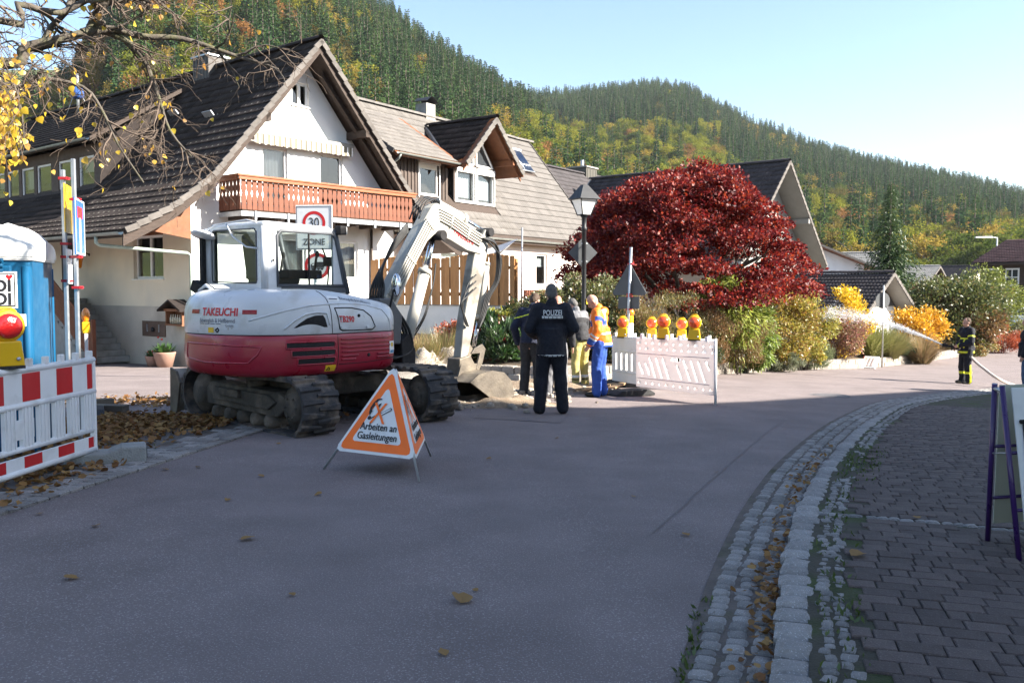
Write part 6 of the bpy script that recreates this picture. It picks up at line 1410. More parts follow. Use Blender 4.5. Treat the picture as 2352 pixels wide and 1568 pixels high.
r0, r1 = at(1409, 700, 18.3), at(1500, 700, 16.7); site_barrier(Vector((r0.x, r0.y, 0)), Vector((r1.x, r1.y, 0)), 'white slatted barrier beside the man in orange', 1); foot(Vector((r0.x + .1, r0.y - .1, 0)), .2, 'grey rubber foot plate under the slatted barrier by the man in orange')
s0_, s1_ = at(1475, 700, 18.6), at(1645, 700, 17.4); site_barrier(Vector((s0_.x, s0_.y, 0)), Vector((s1_.x, s1_.y, 0)), 'white barrier standing behind the pinkish slotted barrier', 1)
dq = q1 - q0
for k, f_ in enumerate((.36, .75)): p = q0 + dq * f_; warn_lamp((p.x, p.y, G(p.x, p.y) + 1.03), (-.25, -1), ('yellow lamp with orange lens on the middle of the pinkish slotted barrier', 'yellow lamp with orange lens near the open end of the pinkish slotted barrier')[k], M_lenso, s=1.12)
for k, xx in enumerate((1497, 1566)): p = at(xx, 760, 18.2); warn_lamp((p.x, p.y, G(p.x, p.y) + 1.0), (-.25, -1), ('yellow lamp on the rear white barrier, the one by the triangle sign', 'yellow lamp on the rear white barrier, away from the triangle sign')[k], M_lenso, s=1.12)
p = at(1430, 760, 17.85); warn_lamp((p.x, p.y, G(p.x, p.y) + 1.0), (-.25, -1), 'yellow lamp with orange lens on the slatted barrier beside the man in orange', M_lenso, s=1.12)
# ---- signs and things further along the road
rp = at(2029, 700, 33); rg = GG(rp.x, rp.y); rs_ = thing('traffic_sign', 'round traffic sign turned away on a thin post in the garden', 'traffic sign', (rp.x, rp.y, rg), .25); zc = at(2029, 690, 33).z - rg
g = MB(); g.tube([(0, 0, 0), (0, 0, at(2029, 655, 33).z - rg)], .03, 8); g.build('pole', M_steel, rs_); g = MB(); g.lathe([(.30, 0), (.30, .012)], (0, .04, zc), 28, (0, 1, 0)); g.build('plate', M_back, rs_)
kp = gp(1995, 846); ko = thing('folded_sign', 'white plastic panel with red edge leaning against the garden wall', 'panel', (kp.x, kp.y + .1, G(kp.x, kp.y)), R_(-40)); Mt = Matrix.Rotation(R_(-52), 3, 'X')
g = MB(); g.box(Mt @ Vector((0, 0, .3)), (.52, .07, .62), M=Mt); po = g.build('panel', M_plw, ko, bevel=.01)
for k in range(3): g = MB(); g.box(Mt @ Vector((-.12 + k * .12, -.04, .3)), (.05, .02, .42), M=Mt); g.build('rib', M_ghost, po)
g = MB(); g.box(Mt @ Vector((-.27, 0, .3)), (.02, .06, .6), M=Mt); g.build('red_edge', M_red, po)
for (x_p, y_p), lb_ in (((1995 + 40, 815), 'white boulder on the garden wall near the leaning panel'), ((2300, 778), 'white boulder on the garden wall by the rust red shrub')):
    q = gp(x_p, y_p + 20); st_ = stone_mesh('boulder', .5, .42, .34, mat('white_stone', (.62, .60, .56), .9, .15, 6, .5, 20), .12, .35, seed=x_p); o = tag(link('boulder', st_, None), lb_, 'boulder'); o.location = (q.x, q.y + .35, GG(q.x, q.y + .35) - .02)
mq = gp(1905, 909); g = MB(); g.lathe([(.30, -.03), (.30, .012)], (0, 0, 0), 36); g.lathe([(.38, -.03), (.38, .006)], (0, 0, 0), 36); mo = g.build('manhole_cover', mat('cast_iron', (.13, .12, .12), .7, .2, 15, .4, 30), rd); mo.location = (mq.x, mq.y, G(mq.x, mq.y) + .006)
lq = at(2288, 612, 88); lt = thing('street_lamp', 'plain modern street light on a grey pole among the far roofs', 'street lamp', (lq.x, lq.y, -1.6)); zt = at(2288, 545, 88).z + 1.6
g = MB(); g.tube([(0, 0, 0), (0, 0, zt)], [.14, .07], 8); g.build('pole', M_steel, lt); g = MB(); g.tube([(0, 0, zt - .05), (-.5, 0, zt)], .05, 6); g.hexa([Vector(q) for q in ((-2.1, -.18, zt - .06), (-.5, -.18, zt - .06), (-.5, .18, zt - .06), (-2.1, .18, zt - .06), (-2.1, -.12, zt + .06), (-.5, -.14, zt + .1), (-.5, .14, zt + .1), (-2.1, .12, zt + .06))]); g.build('head', M_pvc, lt)
# ---- A-board on the pavement
f2_, f1_ = gp(2342, 1297, .06), gp(2268, 1250, .06); bdx = Vector((.97, .22, 0)).normalized(); tpz = 1.10
ab = thing('a_board', 'purple tubular A-board with cream panels and chalkboard on the brick pavement', 'sign board', ((f1_.x + f2_.x) / 2, (f1_.y + f2_.y) / 2, f1_.z)); c0 = Vector(ab.location)
M_pur = mat('purple_tube', (.032, .010, .085), .35, .1, 6, coat=.3); M_crm = mat('cream_panel', (.52, .53, .42), .5, .05, 4)
tops = [at(2302, 886, (f1_.y + f2_.y) / 2 - .04) - c0, at(2285, 881, (f1_.y + f2_.y) / 2 + .03) - c0]; feet = [f2_ - c0, f1_ - c0]
for i in (0, 1):
    for s_ in (0, .72):
        g = MB(); g.tube([feet[i] + bdx * s_, tops[i] + bdx * s_], .017, 10); g.build('leg', M_pur, ab)
    e = (tops[i] - feet[i]); 
    for fz in (.30, .62): a = feet[i] + e * fz; g = MB(); g.tube([a, a + bdx * .72], .011, 6); g.build('cross_bar', M_pur, ab)
    nrm_ = bdx.cross(e).normalized() * (1 if i == 0 else 1); a, b_ = feet[i] + e * .13 + bdx * .05, feet[i] + e * .99 + bdx * .05; ofs = Vector((0, -.018 if i == 0 else .018, 0))
    g = MB(); g.hexa([a + ofs, a + bdx * .62 + ofs, a + bdx * .62 + ofs * 1.5, a + ofs * 1.5, b_ + ofs, b_ + bdx * .62 + ofs, b_ + bdx * .62 + ofs * 1.5, b_ + ofs * 1.5]); pn = g.build('panel', M_sw if i == 0 else M_crm, ab, fix=True)
    if i == 0:
        a, b_ = feet[i] + e * .16 + bdx * .10, feet[i] + e * .80 + bdx * .10; o2_ = ofs * 1.7; g = MB(); g.hexa([a + o2_, a + bdx * .5 + o2_, a + bdx * .5 + o2_ * 1.3, a + o2_ * 1.3, b_ + o2_, b_ + bdx * .5 + o2_, b_ + bdx * .5 + o2_ * 1.3, b_ + o2_ * 1.3]); cb_ = g.build('chalkboard', mat('chalkboard', (.020, .024, .036), .6, .15, 3), ab, fix=True)
        g = MB(); g.tube([b_ + o2_ * 1.5 - bdx * .02, b_ + bdx * .52 + o2_ * 1.5], .014, 6); g.build('top_clip', M_slot, cb_)
        for k, fz in enumerate((.60, .52)): q = feet[i] + e * fz + bdx * .15 + o2_ * 1.5; g = MB(); g.tube([q, q + bdx * .05 + Z_ * .012, q + bdx * .02 - Z_ * .04], .003, 4); g.build('chalk_stroke', M_sw, cb_)
for fz in (.985,): g = MB(); a = tops[0].lerp(tops[1], .0); g.tube([tops[0] - Z_ * .03, tops[1] - Z_ * .03], .014, 6); g.build('hinge', M_steel, ab)
a = feet[0] + (tops[0] - feet[0]) * .62; b_ = feet[1] + (tops[1] - feet[1]) * .58; g = MB(); g.tube([a, b_], .005, 5); g.build('stay', M_steel, ab)
# ---- things by the white house
h1m = Matrix.Translation((C1.x, C1.y, 0)) @ Matrix.Rotation(A1, 4, 'Z')
def inh1(x_, y_, z_): return h1m @ Vector((x_, y_, z_))
q = inh1(-.30, .42, .63); bh = thing('wooden_display_box', 'little shingle-roofed wooden box with bottles fixed to the house wall', 'wooden box', q, A1); M_bw = mat('box_wood', (.20, .085, .040), .65, .2, 6, .2, 30)
g = MB(); g.box((.12, 0, .05), (.34, .9, .05)); g.box((.28, 0, .28), (.03, .85, .45)); [g.box((.12, s_ * .42, .25), (.3, .04, .42)) for s_ in (-1, 1)]; g.box((-.04, 0, .46), (.05, .9, .07)); g.build('case', M_bw, bh)
for s_ in (-1, 1): g = MB(); g.hexa([Vector((-.2, s_ * .6, .42)), Vector((.3, s_ * .6, .42)), Vector((.3, 0, .70)), Vector((-.2, 0, .70)), Vector((-.2, s_ * .6, .47)), Vector((.3, s_ * .6, .47)), Vector((.3, 0, .76)), Vector((-.2, 0, .76))]); g.build('roof', M_tileA, bh, fix=True)
for k in range(6): g = MB(); g.lathe([(.035, 0), (.037, .12), (.03, .17), (.014, .20), (.014, .26)], (.06, -.3 + k * .12, .08), 10); g.build('bottle', mat('bottle_glass', (.55, .50, .38), .15, .2, 9, spec=.6), bh)
for (u_, v_, s_, lb_) in ((-.55, .55, 1.0, 'large terracotta pot wrapped in grey foil with green plant by the house corner'), (-.62, 1.05, .72, 'small terracotta pot with red flowers by the house corner')):
    q = inh1(u_, v_, G(C1.x, C1.y)); q.z = G(q.x, q.y); fp = thing('flower_pot', lb_, 'flower pot', q); fp.scale = (s_, s_, s_)
    g = MB(); g.lathe([(.001, 0), (.20, 0), (.30, .38), (.31, .42), (.27, .42), (.26, .36), (.001, .36)], (0, 0, 0), 16); g.build('pot', mat('terracotta', (.33, .20, .15), .8, .15, 6), fp)
    r_ = random.Random(int(u_ * 100)); g = MB()
    for k in range(90): a, e_ = r_.uniform(0, 6.28), r_.uniform(.4, 1.4); d = Vector((math.cos(a) * math.cos(e_), math.sin(a) * math.cos(e_), math.sin(e_))); b_, L_ = Vector((d.x * .12, d.y * .12, .36)), r_.uniform(.18, .42); s2 = basis(d)[0] * .035; m_ = b_ + d * L_ * .6; g.add([b_, m_ + s2, b_ + d * L_, m_ - s2], [(0, 1, 2, 3)])
    g.build('leaves', leafmat('pot_leaf', [(.05, .12, .03), (.08, .17, .04)]), fp)
    g = MB(); [g.ell((r_.gauss(0, .12), r_.gauss(0, .12), r_.uniform(.55, .9) if s_ > .9 else r_.uniform(.5, .65)), (.035, .035, .03), 7, 5) for k in range(2 if s_ > .9 else 8)]; g.build('flowers', mat('red_flower', (.55, .05, .03), .6, .1, 8), fp)
q = inh1(-.10, 6.0, 2.55); wl = thing('wall_lamp', 'black wrought iron wall lantern on the cream house wall', 'wall lamp', q, A1); g = MB(); g.tube([(.08, 0, .22), (-.05, 0, .3), (-.16, 0, .26), (-.2, 0, .14)], .015, 6); g.lathe([(.05, 0), (.05, .02)], (.09, 0, .22), 10, (1, 0, 0)); g.build('bracket', M_black, wl); g = MB(); g.lathe([(.02, -.22), (.05, -.18), (.09, .06), (.11, .08), (.02, .16)], (-.2, 0, 0), 8); g.build('lantern', M_lensa, wl)
# roof mast with a blue cover
q = inh1(RX - .3, 14.0, 8.6); rm_ = thing('roof_mast', 'slim roof mast wrapped in a blue cover on the brown roof', 'mast', q); zt = at(115, 175, 37).z - q.z
g = MB(); g.tube([(0, 0, 0), (0, 0, zt)], .06, 8); g.build('pole', M_steel, rm_); g = MB(); g.lathe([(.10, zt * .40), (.24, zt * .46), (.22, zt * .62), (.16, zt * .66), (.06, zt * .70)], (0, 0, 0), 10); g.build('cover', mat('blue_cloth', (.03, .09, .30), .8, .2, 4), rm_); g = MB(); g.tube([(-.5, 0, 0), (0, 0, zt * .75)], .012, 4); g.tube([(.5, .3, -.3), (0, 0, zt * .75)], .012, 4); g.build('stay', M_steel, rm_)
# timber lying on the leaves
for (x_p, y_p, l_, a_, lb_) in ((235, 948, .75, -.2, 'squared timber block lying by the delineator foot'), (215, 935, .55, .6, 'short pale plank behind the delineator foot')):
    q = gp(x_p, y_p); wt = tag(MB().box((0, 0, .06), (l_, .16, .12)).build('timber', mat('grey_timber', (.13, .11, .085), .9, .2, 5, .4, 30, stretch=(.5, 3, 3)), None, bevel=.008), lb_, 'timber'); wt.location = (q.x, q.y, q.z); wt.rotation_euler.z = a_
# ---- fence between the houses
fa, fb = Vector((-4.4, 28.2, 0)), Vector((.08, 25.0, 0)); fd = (fb - fa).normalized(); FL = (fb - fa).length
fz = 1.22; fe = thing('fence', 'orange-brown upright board fence between the two houses', 'fence', (fa.x, fa.y, fz), math.atan2(fd.y, fd.x)); M_fw = mat('fence_wood', (.42, .20, .068), .6, .18, 4, .2, 30, obj=.14, stretch=(3, 3, .5))
nbd = 31; bw_ = FL / nbd; fme = {}
for k in range(nbd):
    t = k / (nbd - 1); span = (k % 16) / 15; h_ = 1.36 + .10 * math.sin(math.pi * span); key = round(h_, 2)
    if key not in fme: g = MB(); g.prism([(-bw_ * .44, 0), (bw_ * .44, 0), (bw_ * .44, h_ - .03), (bw_ * .3, h_), (-bw_ * .3, h_), (-bw_ * .44, h_ - .03)], (0, -.012, 0), X_, Z_, (0, .024, 0)); fme[key] = g.mesh('board', M_fw)
    o = link('board', fme[key], fe); o.location = ((k + .5) * bw_, rng.gauss(0, .004) - (.03 if k % 2 else 0), 0)
for z in (.3, 1.05): g = MB(); g.box((FL / 2, .035, z), (FL, .04, .09)); g.build('rail', M_fw, fe)
for k in range(4): g = MB(); g.box((.05 + k * (FL - .1) / 3, .1, .5), (.1, .1, 1.6)); g.build('post', M_fw, fe)
lw = thing('low_wall', 'low white rendered wall carrying the board fence', 'wall', (fa.x, fa.y, 0), math.atan2(fd.y, fd.x)); g = MB(); g.box((FL / 2, .12, .5), (FL + .1, .22, 1.4)); g.build('body', M_white, lw)
g = MB(); g.box((FL / 2, .12, 1.205), (FL + .16, .3, .03)); g.build('coping', M_conc, lw)
# side fence and handrail by the tiled house
fs0, fs1 = at(1205, 640, 29), at(1300, 640, 32); fdd = Vector((fs1.x - fs0.x, fs1.y - fs0.y, 0)); f2o = thing('fence', 'reddish brown garden fence below the tiled house beside the maple', 'fence', (fs0.x, fs0.y, .55), math.atan2(fdd.y, fdd.x)); k = 0
while k * .17 < fdd.length: g = MB(); g.box((k * .17, 0, .55), (.12, .025, 1.1)); g.build('board', M_balcony, f2o); k += 1
for z in (.25, .9): g = MB(); g.box((fdd.length / 2, .03, z), (fdd.length, .04, .08)); g.build('rail', M_balcony, f2o)
pq = at(1197, 700, 27); po_ = tag(MB().tube([(0, 0, 0), (.03, 0, 3.3)], .025, 8).build('pole', M_steel), 'slender steel pole at the end of the board fence', 'pole'); po_.location = (pq.x, pq.y, .2)
q = [at(1090, 588, 29), at(1120, 572, 30.5), at(1190, 548, 29.5), at(1150, 578, 28)]
ss_ = MB(); ss_.grid(lambda i, j: q[0].lerp(q[1], i).lerp(q[3].lerp(q[2], i), j) - Vector((0, 0, .25 * math.sin(math.pi * i) * math.sin(math.pi * j))), 10, 10); sso = tag(ss_.build('shade_sail', mat('sail_cloth', (.70, .70, .70), .8, .05, 3)), 'white shade sail stretched behind the board fence', 'shade sail')
# bucket with bottles on the garden wall
q = gp(1183, 843); bq = thing('bucket', 'black bucket with cleaning bottles on the block wall', 'bucket', (q.x, q.y + .25, G(q.x, q.y) + WALL_H - .01)); g = MB(); g.lathe([(.001, 0), (.14, 0), (.17, .28), (.18, .285), (.16, .27), (.13, .02), (.001, .02)], (0, 0, 0), 18); g.build('pail', M_rubber, bq)
for (x_, y_, m_, nm) in ((-.12, -.02, M_red, 'bottle'), (.03, 0, M_plw, 'bottle'), (.1, .04, M_crm, 'brush')): g = MB(); g.lathe([(.03, .05), (.035, .3), (.02, .36), (.02, .42)], (x_ * .6, y_, 0), 8); g.build(nm, m_, bq)
# ---- heap of gravel and dug soil
def mound(name, label, c_, rx, ry, h_, m, seed, rz=0.0, cat='heap'):
    mb = MB(); n1, n2 = 40, 14; vs = []
    for i in range(n2 + 1):
        for j in range(n1):
            a = 2 * math.pi * j / n1; r = i / n2; x_, y_ = rx * r * math.cos(a), ry * r * math.sin(a); X, Y = c_[0] + x_ * math.cos(rz) - y_ * math.sin(rz), c_[1] + x_ * math.sin(rz) + y_ * math.cos(rz)
            nz = mnoise.fractal((X * 2.2 + seed, Y * 2.2, 0), 1.0, 2.0, 5); hh = h_ * max(0, (1 - r ** 1.6)) * (1 + .5 * nz) + nz * .05 * (1 - r)
            vs.append((X, Y, G(X, Y) + max(-.02, hh) - .02 * r + .012))
    mb.add(vs, [(i * n1 + j, (i + 1) * n1 + j, (i + 1) * n1 + (j + 1) % n1, i * n1 + (j + 1) % n1) for i in range(n2) for j in range(n1)], 0, True); o = mb.build(name, m); tag(o, label, cat); return o
M_rubble = mat('rubble', (.33, .29, .245), .95, .25, 7, 1.0, 45, col2=(.22, .18, .14), mscale=2.5); M_dug = mat('dug_soil', (.22, .165, .115), .95, .3, 6, 1.0, 40, col2=(.32, .27, .21), mscale=3)
def in_ground(x_p, y_p): q = gp(x_p, y_p); return (q.x, q.y)
mound('gravel_heap', 'pale gravel heap behind the excavator track', in_ground(985, 868), 1.5, 1.1, .62, M_rubble, 1); mound('soil_heap', 'brown dug soil spread beside the bucket', in_ground(1115, 928), 1.3, .7, .13, M_dug, 5); mound('soil_heap', 'dug soil round the open trench at the workers feet', in_ground(1230, 893), 1.6, .9, .16, M_dug, 9)
st2 = Stones(); rst = [stone_mesh('stone', .09, .07, .05, M_rubble, .2, .3, seed=300 + k) for k in range(5)]
for k in range(420):
    c_ = in_ground(*rng.choice(((985, 872), (1100, 928), (1160, 920), (1230, 895), (1180, 905), (1060, 935)))); x_, y_ = c_[0] + rng.gauss(0, .55), c_[1] + rng.gauss(0, .35); s_ = rng.uniform(.25, 1.3)
    st2.put(x_, y_, G(x_, y_) + rng.uniform(0, .05), rng.uniform(0, 6), rng.choice(rst), (s_, s_, s_))
rub = kind(link('rubble', None), 'stuff'); st2.lay('stone', 'stones', rub, 0, M_rubble)
for (a_, b_, lb_) in (((1330, 905), (1415, 890), 'long thin plank lying by the trench'), ((1405, 900), (1440, 885), 'short board on the ground behind the man in orange')):
    p, q = gp(*a_), gp(*b_); d = q - p; o = tag(MB().box((0, 0, .03), (d.length, .14, .035)).build('plank', mat('raw_plank', (.36, .24, .14), .8, .15, 5, .2, 30), None), lb_, 'plank'); o.location = (p + q) / 2 + Vector((0, 0, .05)); o.rotation_euler = (0, -math.asin(max(-.3, min(.3, d.z / d.length))), math.atan2(d.y, d.x))
# ================================================================ people
M_skin = mat('skin', (.52, .30, .22), .55, .08, 12, spec=.3); M_shoe = mat('dark_shoe', (.020, .019, .018), .6, .2, 9); M_glint = mat('reflective_grey', (.66, .67, .66), .45, .06, 12); M_hiyel = mat('reflective_yellow', (.62, .66, .03), .5, .08, 12)
def remesh(mb, name, vox, smooth=4, wrinkle=0.0, seed=0, dec=0.0, wscale=9.0):
    "fuse overlapping shapes into one continuous skin"
    me = mb.mesh(name, []); o = bpy.data.objects.new(name, me); C.objects.link(o)
    m = o.modifiers.new('r', 'REMESH'); m.mode = 'VOXEL'; m.voxel_size = vox; m.use_smooth_shade = True
    s = o.modifiers.new('s', 'SMOOTH'); s.factor = .5; s.iterations = smooth
    bpy.context.view_layer.update(); out = bpy.data.meshes.new_from_object(o.evaluated_get(bpy.context.evaluated_depsgraph_get())); bpy.data.objects.remove(o); bpy.data.meshes.remove(me)
    out.name = name
    if wrinkle:
        n = len(out.vertices); co = np.empty(n * 3); out.vertices.foreach_get('co', co); no = np.empty(n * 3); out.vertex_normals.foreach_get('vector', no); co = co.reshape(-1, 3); no = no.reshape(-1, 3)
        d = np.array([mnoise.fractal((c[0] * wscale + seed, c[1] * wscale, c[2] * wscale * .7), 1.0, 2.0, 3) for c in co]); co += no * (d * wrinkle)[:, None]; out.vertices.foreach_set('co', co.ravel()); out.update()
    return out
def limb(mb, pts, rs):
    for (p, q), (a, b) in zip(zip(pts, pts[1:]), zip(rs, rs[1:])): mb.tube([p, Vector(p).lerp(Vector(q), .5), q], [a, (a + b) / 2, b], 10); 
    for p, r in zip(pts, rs): mb.ell(p, (r, r, r), 10, 8)
def paint(me, mats, rules):
    for m in mats: me.materials.append(m)
    idx = []
    for p in me.polygons:
        c = p.center; k = 0
        for fn, i in rules:
            if fn(c): k = i
        idx.append(k)
    me.polygons.foreach_set('material_index', idx)
def seg_t(c, a, b):
    d = b - a; t = max(0, min(1, (c - a).dot(d) / d.length_squared)); return t, (c - (a + d * t)).length
def person(label, loc, rz, H=1.8, lean=0.0, head_down=0.0, head_turn=0.0, arms=None, feet=None, jacket=None, trousers=None, hair=None, hem=.86, bulk=1.0, hood=False, jr=(), tr=(), sleeves=True, name='person', twist=0.0, skin=None, shoe=None, collar=True):
    """standing figure facing local +y. arms: ((elbow, wrist) left, right) in local metres for a 1.8 m figure"""
    k = H / 1.8; Z = lambda v: Vector(v); root_l = Vector((0, 0, .93)); Rm = Matrix.Rotation(-lean, 3, 'X') @ Matrix.Rotation(twist, 3, 'Z')
    U = lambda v: Rm @ (Vector(v) - root_l) + root_l
    hips = [Vector((s * .095, 0, .92)) for s in (-1, 1)]; feet = feet or (Vector((-.13, 0, 0)), Vector((.13, .02, 0)))
    ank = [Vector((f[0], f[1], f[2] + .085)) for f in feet]; knee = [(h + a) / 2 + Vector((0, .035, .03)) for h, a in zip(hips, ank)]
    sh = [U((s * .185, 0, 1.455)) for s in (-1, 1)]; neck = U((0, .0, 1.50)); hc0 = U((0, .015, 1.60))
    Hm = Rm @ Matrix.Rotation(-head_down, 3, 'X') @ Matrix.Rotation(head_turn, 3, 'Z'); hd = lambda v: Hm @ Vector(v) + hc0
    arms = arms or ((Vector((-.27, -.02, 1.17)), Vector((-.28, .06, .91))), (Vector((.27, -.02, 1.17)), Vector((.28, .06, .91))))
    arms = [(Vector(a), Vector(b)) for a, b in arms]
    # body: one continuous surface
    mb = MB(); mb.ell(hd((0, .0, .105)), (.076, .096, .105), 14, 10, Hm); mb.ell(hd((0, .035, .035)), (.056, .066, .075), 12, 8, Hm); mb.ell(hd((0, .108, .055)), (.014, .022, .026), 8, 6, Hm); mb.ell(hd((0, .088, .085)), (.045, .02, .015), 8, 6, Hm); mb.ell(hd((0, .092, .008)), (.028, .014, .012), 8, 6, Hm)
    for s in (-1, 1): mb.ell(hd((s * .080, -.005, .065)), (.012, .022, .034), 8, 6, Hm)
    limb(mb, [neck - Vector((0, 0, .06)), hd((0, -.005, .03))], [.062, .056])
    mb.ell(U((0, 0, 1.34)), (.16, .105, .20), 14, 10, Rm); mb.ell(U((0, 0, 1.08)), (.135, .095, .18), 14, 10, Rm); mb.ell((0, 0, .93), (.155, .105, .14), 14, 10)
    for i, s in enumerate((-1, 1)):
        limb(mb, [hips[i], knee[i], ank[i]], [.083, .055, .04]); limb(mb, [sh[i], arms[i][0], arms[i][1]], [.052, .041, .030]); limb(mb, [U((0, 0, 1.44)), sh[i]], [.07, .055])
        mb.ell(Vector((feet[i][0], feet[i][1] + .07, feet[i][2] + .045)), (.042, .12, .04))
        e, w_ = arms[i]; d = (w_ - e).normalized(); px_ = Vector((s, 0, 0)); side = (px_ - d * px_.dot(d)).normalized(); th = d.cross(side).normalized(); th = th if th.y > 0 else -th
        palm = w_ + d * .055; Mp = Matrix((tuple(th), tuple(side), tuple(d))).transposed(); mb.ell(palm, (.040, .017, .055), 10, 8, Mp)
        for f_ in range(4):
            b_ = palm + d * .042 + th * (-.027 + .018 * f_); L_ = (.062, .072, .068, .052)[3 - f_]; mid = b_ + d * L_ * .55 - side * .006; tip = mid + (d * .7 - side * .7 * s * s).normalized() * L_ * .45
            mb.tube([b_ - d * .02, b_, mid, tip], [.0095, .0095, .009, .0075], 6)
        t0_ = w_ + d * .02 + th * .022; mb.tube([t0_, t0_ + (th * .8 + d * .5).normalized() * .045, t0_ + (th * .8 + d * .5).normalized() * .045 + (d + th * .15).normalized() * .032], [.012, .011, .008], 6)
    bme = remesh(mb, 'body', .0095, 3); bme.materials.append(skin or M_skin)
    t = link(name, bme); t.location = loc; t.rotation_euler.z = rz; t.scale = (k, k, k); tag(t, label, 'person')
    # hair
    if hair is not None:
        mb = MB(); mb.ell(hd((0, -.022, .118)), (.083, .092, .104), 16, 12, Hm); mb.ell(hd((0, -.055, .075)), (.074, .055, .085), 12, 8, Hm); hm = remesh(mb, 'hair', .01, 3, .005, 3, wscale=40)
        bm = bmesh.new(); bm.from_mesh(hm); inv = Hm.inverted()
        kill = [f for f in bm.faces if (lambda q: q.y > .062 and q.z < .165 or (q.y > .02 and q.z < .07))(inv @ (f.calc_center_median() - hc0))]
        bmesh.ops.delete(bm, geom=kill, context='FACES'); bm.to_mesh(hm); bm.free(); hm.materials.append(hair); link('hair', hm, t)
    for s in (-1, 1): g = MB(); g.ell(hd((s * .031, .087, .068)), (.011, .006, .008), 8, 6, Hm); g.build('eye', M_shoe, t)
    # trousers
    mb = MB(); B = bulk
    mb.ell((0, 0, .95), (.168 * B, .12 * B, .13), 14, 10)
    for i in (0, 1): limb(mb, [hips[i], hips[i].lerp(knee[i], .5), knee[i], knee[i].lerp(ank[i], .5), ank[i] + Vector((0, 0, -.0))], [.105 * B, .097 * B, .081 * B, .078 * B, .076 * B])
    tm = remesh(mb, 'trousers', .012, 4, .013, 1, wscale=8)
    leg_rules = [((lambda fn: (lambda c: fn(c, *min(((seg_t(c, knee[i], ank[i]), i) for i in (0, 1)), key=lambda q: q[0][1]))))(fn), i_) for fn, i_ in tr]
    paint(tm, trousers if isinstance(trousers, list) else [trousers], leg_rules); link('trousers', tm, t)
    # jacket
    mb = MB(); mb.ell(U((0, -.005, 1.36)), (.205 * B, .142 * B, .165), 16, 12, Rm); mb.ell(U((0, 0, 1.15)), (.195 * B, .145 * B, .22), 16, 12, Rm)
    hz = U((0, 0, max(hem, .86))); mb.tube([U((0, 0, 1.2)), U((0, 0, 1.0)), U((0, 0, hem + .02))], [.165 * B, .172 * B, .176 * B], 20)
    for i, s in enumerate((-1, 1)):
        limb(mb, [U((s * .08, 0, 1.445)), sh[i]], [.085, .088 * B]); e, w_ = arms[i]
        if sleeves: limb(mb, [sh[i], sh[i].lerp(e, .5), e, e.lerp(w_, .5), e.lerp(w_, .93)], [.088 * B, .077 * B, .070 * B, .062 * B, .055 * B])
        else: limb(mb, [sh[i], sh[i].lerp(e, .7)], [.085 * B, .072 * B])
    if collar: limb(mb, [neck - Vector((0, 0, .03)), U((0, -.012, 1.555))], [.085, .076])
    if hood: mb.ell(U((0, -.115, 1.47)), (.125, .075, .085), 12, 8, Rm)
    jm = remesh(mb, 'jacket', .0115, 4, .013, 5, wscale=8)
    # squash the front-back depth of the hem
    rules = []
    for fn, i_ in jr:
        def wrap(fn):
            def g_(c):
                best = None
                for i in (0, 1):
                    for nm, a, b in (('upper', sh[i], arms[i][0]), ('fore', arms[i][0], arms[i][1])):
                        q = seg_t(c, a, b)
                        if best is None or q[1] < best[1]: best = (q[0], q[1], nm, i)
                loc_ = Rm.inverted() @ (c - root_l) + root_l
                onarm = best[1] < .10 * B and not (abs(loc_.x) < .17 and 1.0 < loc_.z < 1.44) and not (best[2] == 'upper' and best[0] < .08)
                return fn(loc_, best[0] if onarm else None, best[2] if onarm else None, best[3])
            return g_
        rules.append((wrap(fn), i_))
    paint(jm, jacket if isinstance(jacket, list) else [jacket], rules); link('jacket', jm, t)
    for i in (0, 1):
        g = MB(); f_ = feet[i]; g.ell((f_[0], f_[1] + .075, f_[2] + .05), (.052, .145, .052), 12, 8); g.ell((f_[0], f_[1] - .01, f_[2] + .075), (.05, .07, .075), 10, 8); sm_ = remesh(g, 'shoe', .012, 2)
        for v in sm_.vertices: v.co.z = max(v.co.z, f_[2] + .002)
        sm_.materials.append(shoe or M_shoe); link('shoe', sm_, t)
    t['_'] = 0; del t['_']
    return t, dict(U=U, Rm=Rm, sh=sh, hd=hd)
M_navy = mat('navy_cloth', (.010, .011, .018), .85, .2, 14, .15, 120); M_navy2 = mat('dark_blue_cloth', (.013, .017, .038), .85, .2, 14, .15, 120); M_char = mat('charcoal_cloth', (.028, .028, .031), .85, .2, 14, .15, 120); M_oran = mat('hi_vis_orange', (.95, .20, .015), .6, .06, 12); M_royal = mat('royal_blue_cloth', (.025, .075, .33), .8, .15, 14, .15, 120)
M_fyel = mat('yellow_fire_cloth', (.42, .36, .13), .85, .15, 12, .15, 120); M_gtr = mat('grey_work_cloth', (.16, .16, .17), .85, .2, 12, .15, 120); M_jean = mat('jeans', (.05, .10, .19), .85, .2, 14, .15, 120); M_hgrey = mat('grey_hair', (.10, .095, .09), .8, .2, 60); M_hbrown = mat('brown_hair', (.07, .045, .03), .8, .2, 60)
def ground_at(x_, y_): q = gp(x_, y_); return (q.x, q.y, G(q.x, q.y))
